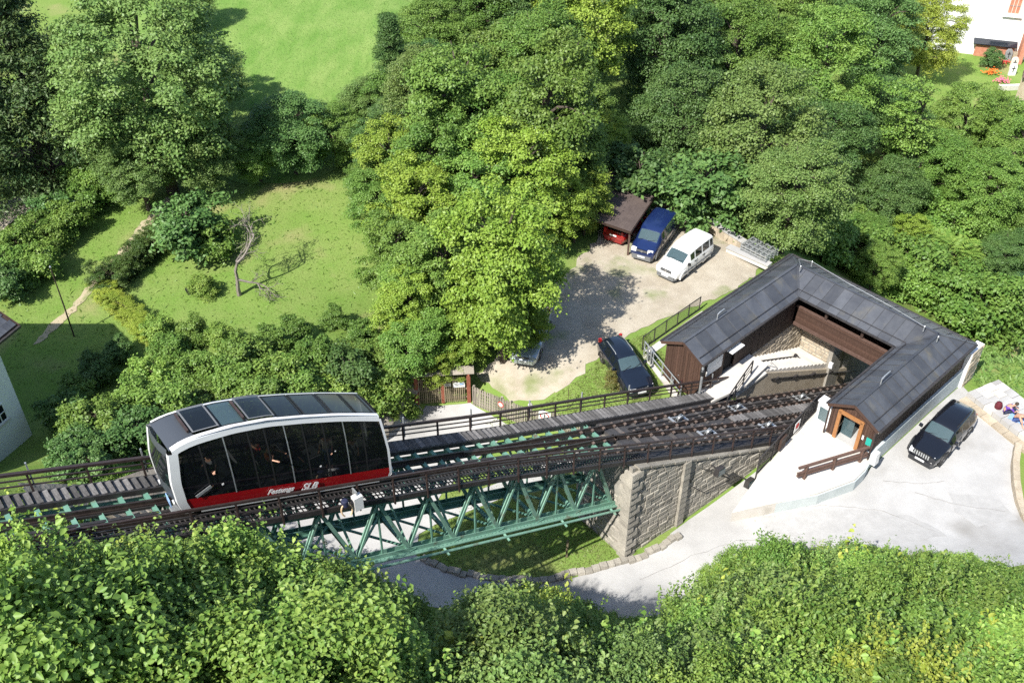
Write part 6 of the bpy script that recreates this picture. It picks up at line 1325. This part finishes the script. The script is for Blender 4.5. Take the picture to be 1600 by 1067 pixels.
# named trees
tree('mapleB',785,425,.88,'bright yellow green maple over the silver car and the gravel yard','maples beside the yard',rz=.4,sz=1.22)
tree('mapleA',850,190,.95,'tall maple behind the brightest maple, left of the brown shelter','maples beside the yard','lf_mid',1.35)
tree('mapleA',720,180,1.0,'maple at the edge of the bright meadow','maples beside the yard','lf_mid',1.1,rz=2.)
tree('mapleB',650,330,.72,'smaller maple at the lawn edge left of the brightest maple','maples beside the yard','lf_maple',1.,rz=3.)
tree('mapleA',640,455,.5,'low maple above the gate and the rock face','maples beside the yard','lf_mid')
tree('mapleB',610,250,.6,'small maple between the dark round tree and the tall maples','maples beside the yard','lf_maple')
tree('walnut',225,125,1.0,'large spreading olive green tree beside the meadow','big trees left of the meadow')
tree('walnut',320,235,.42,'low crown over the ivy bush at the top of the lawn','big trees left of the meadow','lf_walnut')
tree('broadB',300,-5,.4,'slender tree at the meadow edge behind the large spreading tree','big trees left of the meadow','lf_walnut')
tree('spruce',28,110,1.25,'dark spruce with brown cones at the upper left corner',name='spruce_tree')
tree('spruce',-70,170,1.1,'dark spruce cut by the left edge below the corner spruce',name='spruce_tree')
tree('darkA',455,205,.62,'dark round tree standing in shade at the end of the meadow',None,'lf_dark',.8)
for px,py,k,sc in ((575,165,'broadA',.45),(605,155,'darkA',.5),(520,205,'darkA',.45),(668,120,'broadB',.55),(400,235,'darkA',.4),(580,225,'mapleB',.42),(630,190,'broadA',.5)): tree(k,px,py,sc,'tree in the close belt at the meadow edge, '+('nearest the lawn' if px==400 else 'beside the dark round tree' if px==520 else 'under the conifer' if px<575 else 'next to the tall maples')+(', lower' if py>180 else ', upper'),'trees along the meadow',rv.choice(('lf_mid','lf_dark','lf_walnut')),.9)
tree('spruce',612,118,.68,'dark conifer with pointed branches over the meadow',name='conifer_tree',mt='lf_dark')
tree('darkA',668,62,.6,'dense tree at the right edge of the meadow behind the conifer','trees along the meadow','lf_mid')
tree('broadA',745,28,.75,'broad tree at the top of the meadow edge','trees along the meadow')
tree('broadB',790,20,.8,'high tree at the top edge left of the dark gap','trees along the meadow','lf_dark')
tree('mapleA',910,60,1.,'maple high up beside the dark gap in the wood','maples beside the yard','lf_maple',1.2,rz=1.)
tree('mapleB',915,310,.48,'low maple bough beside the brown corrugated shelter','maples beside the yard','lf_maple')
FILL=[(700,420,.7,'mapleB','lf_mid'),(650,540,.5,'mapleA','lf_mid'),(740,300,.8,'mapleA','lf_mid'),(870,330,.55,'mapleB','lf_maple'),(615,400,.55,'mapleB','lf_mid'),(590,320,.5,'mapleA','lf_mid'),(690,265,.75,'mapleB','lf_mid'),(760,110,.8,'mapleA','lf_mid'),(835,100,.85,'broadA','lf_mid'),(905,165,.7,'mapleA','lf_mid'),(945,225,.5,'mapleB','lf_maple'),(810,290,.85,'mapleB','lf_maple'),(570,285,.38,'mapleA','lf_mid'),(690,570,.33,'mapleB','lf_maple'),(895,255,.65,'mapleA','lf_mid'),(660,150,.6,'broadB','lf_walnut'),(818,505,.36,'mapleB','lf_maple'),(735,520,.45,'mapleB','lf_maple'),(640,480,.5,'mapleB','lf_maple'),(770,200,.8,'broadA','lf_mid'),(865,20,.8,'mapleB','lf_mid')]
for px,py,sc,k,mt in FILL:
    kind={'lf_maple':'bright maple','lf_mid':'mid green maple','lf_walnut':'olive tree','lf_dark':'dark tree'}[mt]
    tree(k,px,py,sc,kind+(' at the lawn edge' if px<645 else ' above the rock face' if px<660 else ' left of the brightest maple' if px<745 else ' over the gravel yard' if px>830 and py>230 else ' behind the brightest maple')+(', high up' if py<130 else ', upper middle' if py<240 else ', middle height' if py<380 else ', low by the gate'),'maples beside the yard',mt,1.05)
for px,py,sc in ((150,190,.55),(280,215,.55),(110,95,.5),(330,110,.42),(215,255,.45)): tree('walnut',px,py,sc,'side crown of the big trees left of the meadow'+(', leftmost' if px==110 else ', lowest' if py==255 else ', beside the meadow' if px>300 else ', lower right' if px>200 else ', lower left'),'big trees left of the meadow',None,.95)
# the wood at the right
for i,(k,px,py,sc,mt,sz) in enumerate([('darkA',1040,70,.9,'lf_dark',1.2),('darkA',1065,190,.75,'lf_dark',1.1),('broadA',1150,90,.9,'lf_mid',1.1),('broadB',1190,215,.95,'lf_walnut',1.05),('broadA',1240,300,.72,'lf_walnut',1.),('broadA',1130,260,.55,'lf_mid',1.),('broadB',1290,110,.95,'lf_mid',1.1),('broadA',1290,220,.8,'lf_dark',1.),('darkA',1370,60,.9,'lf_dark',1.1),('broadB',1450,50,.7,'lf_yellow',1.1),('broadA',1395,180,.7,'lf_dark',1.),('broadB',1510,190,.68,'lf_mid',1.),('broadA',1450,260,.7,'lf_mid',1.),('darkA',1390,300,.6,'lf_dark',1.),('broadB',1540,300,.7,'lf_mid',1.),('broadA',1600,240,.7,'lf_mid',1.),('broadA',1350,370,.42,'lf_mid',1.),('mapleB',1420,370,.42,'lf_maple',1.1),('broadA',1610,320,.62,'lf_mid',1.),('broadB',1370,410,.35,'lf_mid',1.),('broadA',1570,400,.5,'lf_dark',1.),('darkA',1010,30,.9,'lf_dark',1.1),('broadA',1100,10,1.,'lf_mid',1.),('broadA',1220,0,1.,'lf_mid',1.),('broadA',1330,-30,1.,'lf_dark',1.)]):
    kind={'lf_yellow':'yellowish tree','lf_maple':'bright maple','lf_dark':'dark leaved tree','lf_walnut':'olive green tree','lf_mid':'mid green tree'}[mt]
    lab=kind+(' beside the dark gap' if px<1085 else ' above the white van' if px<1180 else " above the station roof's left corner" if px<1270 else ' above the top station roof' if px<1380 else ' left of the white church' if px<1520 and py<150 else ' around the slender leaning tree' if px<1480 else ' below the churchyard at the right edge')+(', crown at the top edge' if py<45 else ', high in the wood' if py<140 else ', halfway down' if py<280 else ', at its foot')
    tree(k,px,py,sc,lab,'trees of the wood behind the station',mt,sz)
tree('thin',1415,190,1.1,'thin leaning tree with a bare dark stem in front of the wood',name='slender_tree',rz=0.)
for i,(k,px,py,sc,mt) in enumerate([('pinnateB',1480,400,1.9,'lf_mid'),('pinnateB',1520,470,1.6,'lf_blue'),('pinnateB',1440,460,1.5,'lf_mid'),('pinnateB',1575,500,1.5,'lf_mid'),('pinnateB',1590,420,1.7,'lf_blue'),('pinnateB',1400,420,1.4,'lf_mid'),('pinnateB',1330,400,1.3,'lf_mid'),('pinnateB',1470,500,1.2,'lf_mid')]): 
    p=at_center(k,px,py,sc); plant(k,'feathery_shrub','feathery leaved shrub behind the station roof, '+('blue green' if mt=='lf_blue' else 'mid green'),'shrub',p,sc,None,'feathery shrubs behind the station',mt,part='fronds')
def shrub(k,px,py,sc,label,group,mt=None,ground=False,sz=1.):
    b=gp(px,py) if ground else at_center(k,px,py,sc,sz); return plant(k,'shrub',label,'shrub',(b[0],b[1],b[2]-.05),sc,None,group,mt,sz,'foliage')
for px,py in ((1040,230),(1000,270),(1100,300),(1180,350),(1260,370),(1300,400),(1420,500),(1490,520),(1540,530),(1580,545),(1350,460),(1440,420),(1500,350),(1560,350),(1590,300),(1450,330),(1320,350),(1540,230),(1580,180),(1500,260),(1590,480),(1230,350)): shrub('shrubB' if px<1200 else 'shrubA',px,py,rv.uniform(1.5,2.3),'leafy undergrowth shrub '+('behind the parked vans' if px<1150 else "behind the station roof's left corner" if px<1310 else 'behind the middle of the top roof' if px<1440 else "behind the station roof's right corner" if py>400 else 'below the churchyard')+(', high up' if py<300 else ', low down'),'undergrowth of the wood','lf_dark' if px<1260 else None)
# shrub belt above the rock face
belt=[(120,600),(150,560),(185,530),(150,640),(205,610),(240,570),(215,655),(270,530),(265,620),(310,560),(320,605),(345,510),(360,580),(385,545),(405,600),(420,520),(440,570),(455,500),(470,590),(490,540),(510,600),(520,480),(540,560),(555,610),(565,500),(585,545),(600,590),(610,470),(625,530),(640,570),(590,430),(620,410),(650,600),(660,540),(575,600),(430,600),(300,500),(250,500)]
for px,py in belt:
  if py>465 and not (px>630 and py>520): shrub(rv.choice(('shrubA','shrubB','shrubA')),px,py+14,rv.uniform(.8,1.2)*(.7 if (px<250 and py<570) or py<520 else 1),'leafy shrub in the belt '+('right of the white house' if px<200 else "behind the cable car's uphill end" if px<330 else 'behind the middle of the cable car' if px<470 else "behind the cable car's downhill end" if px<580 else 'left of the wooden gate')+(', on the lawn side' if py<545 else ', in its middle' if py<590 else ', on the rock edge'),'shrubs above the rock face',rv.choice((None,None,'lf_front','lf_mid')))
for px,py,sc in ((110,640,.8),(120,670,.7),(165,680,.6),(230,690,.45),(240,735,.35),(200,750,.4),(175,740,.5),(280,660,.4),(390,640,.5),(470,630,.45),(610,640,.4),(645,640,.35)): shrub('shrubA',px,py,sc,'small bright shrub growing out of the rock face','shrubs on the rock face','lf_front')
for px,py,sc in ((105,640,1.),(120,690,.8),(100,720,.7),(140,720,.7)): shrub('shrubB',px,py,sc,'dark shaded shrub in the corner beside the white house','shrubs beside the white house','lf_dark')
# shrubs over the board fence
for px,py in ((0,430),(30,415),(55,395),(20,370),(75,360),(50,345),(95,335),(80,315),(120,300),(140,280),(110,275),(165,265),(150,250),(190,240),(0,400),(165,285)): shrub(rv.choice(('shrubA','shrubB')),px+6,py+8,rv.uniform(.8,1.05),'leafy shrub over the board fence, '+('by the left edge' if px<45 else 'beside the gravel drive' if px<90 else 'at its far end' if px>135 else 'below the small shed')+(', lower' if py>350 else ', upper'),'shrubs along the board fence',rv.choice((None,'lf_mid')))
shrub('shrubB',292,348,1.7,'dense dark ivy bush under the large spreading tree',None,'lf_dark'); shrub('shrubA',335,370,1.1,'low bush at the foot of the ivy bush',None,'lf_mid')
shrub('shrubA',318,445,.62,'small lone bush in a black pot on the lawn',None,'lf_front')
shrub('shrubB',1552,88,.9,'round dark bush beside the brick church base',None,'lf_dark')
p=gp(298,458); pot=MB().lathe([(.22,-.1),(.28,.3),(.3,.36),(.25,.36)],n=14).build('flower_pot','black_trim'); pot.location=[float(v) for v in p]; tag(pot,'black pot under the small lone bush on the lawn','pot')
shrub('shrubA',962,588,.5,'low bronze leaved bush before the black estate car',None,'lf_bronze')
# hedge: single thuja plants clipped into one line
h0,h1=gp(172,455),gp(262,372); n=13
for i in range(n): 
    b=h0+(h1-h0)*(i/(n-1)); b[2]=tz(b[0],b[1]); plant('thuja','hedge_plant','clipped green thuja in the dark hedge across the lawn','hedge',b,rv.uniform(.95,1.08),None,'thujas of the dark hedge',None,rv.uniform(.62,.72),'foliage')
h0,h1=gp(162,462),gp(240,530); n=11
for i in range(n): 
    b=h0+(h1-h0)*(i/(n-1)); b[2]=tz(b[0],b[1]); plant('thuja','hedge_plant','low yellow green plant in the hedge arm nearest the shrubs','hedge',b,.85,None,'plants of the yellow hedge','lf_yellow',.55,'foliage')
b=gp(158,455); plant('thuja','thuja_tree','narrow pointed thuja at the corner of the hedge','tree',b,.75,None,None,'lf_thuja',1.35,'foliage')
# bare apple tree on the lawn
b=gp(374,461); dt=thing('bare_tree','half dead tree with bare grey twigs leaning on the lawn','tree',b); rng=np.random.default_rng(5); trunkm=MB(); twig=MB(); lv=[]
def branch(p,d,L,r,lev):
    pts=[p]; q=p.copy(); dd=d.copy()
    for i in range(4):
        dd=dd+rng.normal(0,.16,3); dd/=np.linalg.norm(dd); q=q+dd*L/4; pts.append(q.copy())
    (trunkm if lev<2 else twig).tube(pts,[r,r*.86,r*.74,r*.6,r*.42],6 if lev<2 else 4,False)
    if lev>=4: 
        if rng.random()<.35 : lv.extend([x+rng.normal(0,.08,3) for x in pts[1:]])
        return
    for k in range((3,4,4,4)[lev]):
        i=rng.integers(2,5); nd=dd*.7+rng.normal(0,.62,3)+np.array([.15,.05,.15]); nd/=np.linalg.norm(nd); branch(pts[i],nd,L*rng.uniform(.5,.75),r*.5,lev+1)
branch(np.array([0,0,-.1]),np.array([.16,.1,1.]),2.7,.17,0)
trunkm.build('trunk','dead',dt,True); twig.build('twigs','dead',dt,kind='stuff'); lv=np.array(lv) if lv else np.zeros((1,3)); lv=np.repeat(lv,3,0)+rng.normal(0,.1,(len(lv)*3,3)); link('leaves',leaves_mesh('leaves',lv,rng.normal(size=lv.shape)+np.array([0,0,1]),np.full(len(lv),.11),'lf_walnut',rng),dt)
# ---------------------------------------------------------------- foreground thicket
OUT=[(-50,800),(0,800),(60,785),(110,778),(150,775),(200,812),(250,835),(330,795),(400,820),(450,840),(500,870),(560,880),(620,915),(680,955),(720,950),(770,905),(820,900),(870,920),(930,945),(990,960),(1060,945),(1090,890),(1120,850),(1200,832),(1260,850),(1300,835),(1350,840),(1420,855),(1490,852),(1560,875),(1610,890),(1700,890)]
ox=[a for a,b in OUT]; oy=[b for a,b in OUT]
cnt=0; rf_=random.Random(15)
for Y in np.arange(13.5,31.5,1.75):
    for X in np.arange(-24,33,2.1):
        x=X+rf_.uniform(-.7,.7); y=Y+rf_.uniform(-.6,.6); z=tz(x,y)
        u,v=proj((x,y,z+1.5))
        if u<-90 or u>1690 or v>1190: continue
        k=rf_.choice(('frontA','frontA','frontB','frontB','frontC','frontA','frontD' if rf_.random()<.4 else 'frontB'))
        if 230<u<420 and v>1000: k='pinnate'
        if u>1250 and v<1000: k=rf_.choice(('frontB','frontB','frontA'))
        lim=0; sc=.62 if k=='pinnate' else rf_.uniform(1.05,1.5)*(1.3 if u<560 else 1); ok=False
        for s in (sc,sc*.85,sc*.7,sc*.58,sc*.46,sc*.36,sc*.28):
            pj=[proj((x+dx*s,y+dy*s,z-.1+h*s)) for dx,dy,h in ((0,0,3.5),(-1.1,0,3.2),(1.1,0,3.2),(-2,0,2.),(2,0,2.),(-2,.5,1.2),(2,.5,1.2),(0,1.6,2.2))]; tops=[q[1] for q in pj]; lims=[float(np.interp(q[0],ox,oy)) for q in pj]
            if all(a>b+(16 if u<260 else 6) for a,b in zip(tops,lims)): ok=True; sc=s; break
        if not ok: continue
        sl=(x-T0[0])*TD[0]+(y-T0[1])*TD[1]; tl=(x-T0[0])*TN[0]+(y-T0[1])*TN[1]
        if sl<21 and -4<tl<.9+1.1*sc and z+3.2*sc>T0[2]-GR*sl-4.6: continue
        lab={'frontA':'broad leaved shrub','frontB':'upright shooting shrub','frontC':'darker broad leaved shrub','frontD':'yellowish shrub','pinnate':'feathery blue green shrub'}[k]
        zx=('at the lower left corner','left of the red lettering','below the red lettering','below the green girder','below the stone abutment','below the entrance terrace','below the black off-road car')[min(6,max(0,int(np.searchsorted([170,360,600,850,1130,1360],u))))]
        dv=v-float(np.interp(u,ox,oy)); zy=('on the upper rim of the thicket','just behind the rim of the thicket','in the middle of the thicket','by the bottom edge of the photo')[int(np.searchsorted([70,140,230],dv))] if v<1020 else 'by the bottom edge of the photo'
        lab=lab+' '+zx+', '+zy
        plant(k,'shrub',lab,'shrub',(x,y,z-.1),sc,None,'thicket on the foreground slope',None if k in('pinnate','frontD') else rf_.choice((None,None,'lf_mid','lf_front','lf_walnut','lf_maple' if rf_.random()<.5 else 'lf_mid')),rf_.uniform(.8,1.08),'foliage'); cnt+=1
for i,(px,py,k) in enumerate([(62,752,'sprig'),(128,742,'sprig'),(28,800,'sprigB'),(105,790,'sprig'),(215,812,'sprig'),(345,800,'sprigB'),(425,820,'sprigB'),(455,840,'sprig'),(575,872,'sprigB'),(640,905,'sprig'),(780,900,'sprig'),(1075,885,'sprig'),(1180,818,'sprig'),(1262,820,'sprig'),(1385,820,'sprig'),(1480,842,'sprigB'),(1540,858,'sprig'),(520,950,'sprig'),(300,905,'sprigB'),(160,870,'sprig'),(905,975,'sprigB'),(1240,930,'sprig'),(1420,940,'sprigB'),(60,930,'sprig'),(480,1000,'sprig'),(700,1000,'sprigB'),(620,1030,'sprig'),(820,1030,'sprig'),(1000,1010,'sprig'),(1120,960,'sprigB'),(1320,980,'sprig'),(1500,930,'sprig'),(1560,1000,'sprigB'),(1200,1030,'sprig'),(1380,1040,'sprig'),(100,1010,'sprigB'),(1450,890,'sprig'),(1150,900,'sprig'),(1340,890,'sprigB')]):
    best=None
    for k_ in np.linspace(20,42,90):
        p=CAM+ray(px,py)*k_; zz=tz(p[0],p[1])
        if p[2]-zz<3.4: best=(p[0],p[1],zz,p[2]-zz); break
    if best is None: continue
    sc=max(.8,min(1.7,best[3]/2.1)); plant(k,'sapling',('yellowish ' if k=='sprigB' else 'fresh green ')+'sapling with upright shoots rising from the thicket '+('at the lower left corner' if px<170 else 'left of the red lettering' if px<400 else 'below the cable car' if px<600 else 'below the green girder' if px<960 else 'below the entrance terrace' if px<1300 else 'below the black off-road car'),'sapling',best[:3],sc,None,'saplings in the thicket',None,1.,'foliage')
for Y in np.arange(22,32.5,1.25):
    for X in np.arange(-9,33,1.7):
        x=X+rf_.uniform(-.45,.45); y=Y+rf_.uniform(-.4,.4); z=tz(x,y); u,v=proj((x,y,z+.5))
        if u>1720 or v>1120 or u<430: continue
        ok=False
        for s in (.9,.75,.6,.48,.38,.3):
            pj=[proj((x+dx*s,y+dy*s,z-.1+h*s)) for dx,dy,h in ((0,0,3.4),(-1.1,0,3.1),(1.1,0,3.1),(-2,0,2.),(2,0,2.),(0,1.6,2.2))]
            if all(q[1]>float(np.interp(q[0],ox,oy))+3 for q in pj): ok=True; break
        if not ok or v-float(np.interp(u,ox,oy))>110: continue
        sl=(x-T0[0])*TD[0]+(y-T0[1])*TD[1]; tl=(x-T0[0])*TN[0]+(y-T0[1])*TN[1]
        if sl<21 and -4<tl<1.5 : continue
        k=rf_.choice(('frontA','frontB','frontC','frontB','frontD' if rf_.random()<.5 else 'frontC'))
        zx=('below the red lettering','below the green girder','below the stone abutment','below the entrance terrace','below the black off-road car')[min(4,max(0,int(np.searchsorted([600,850,1130,1360],u))))]
        plant(k,'shrub',{'frontA':'low broad leaved','frontB':'low upright','frontC':'low darker','frontD':'low yellowish'}[k]+' shrub at the road edge '+zx,'shrub',(x,y,z-.1),s,None,'low shrubs at the road edge',None,1.,'foliage'); cnt+=1
print('front shrubs',cnt,'objects',len(bpy.data.objects))
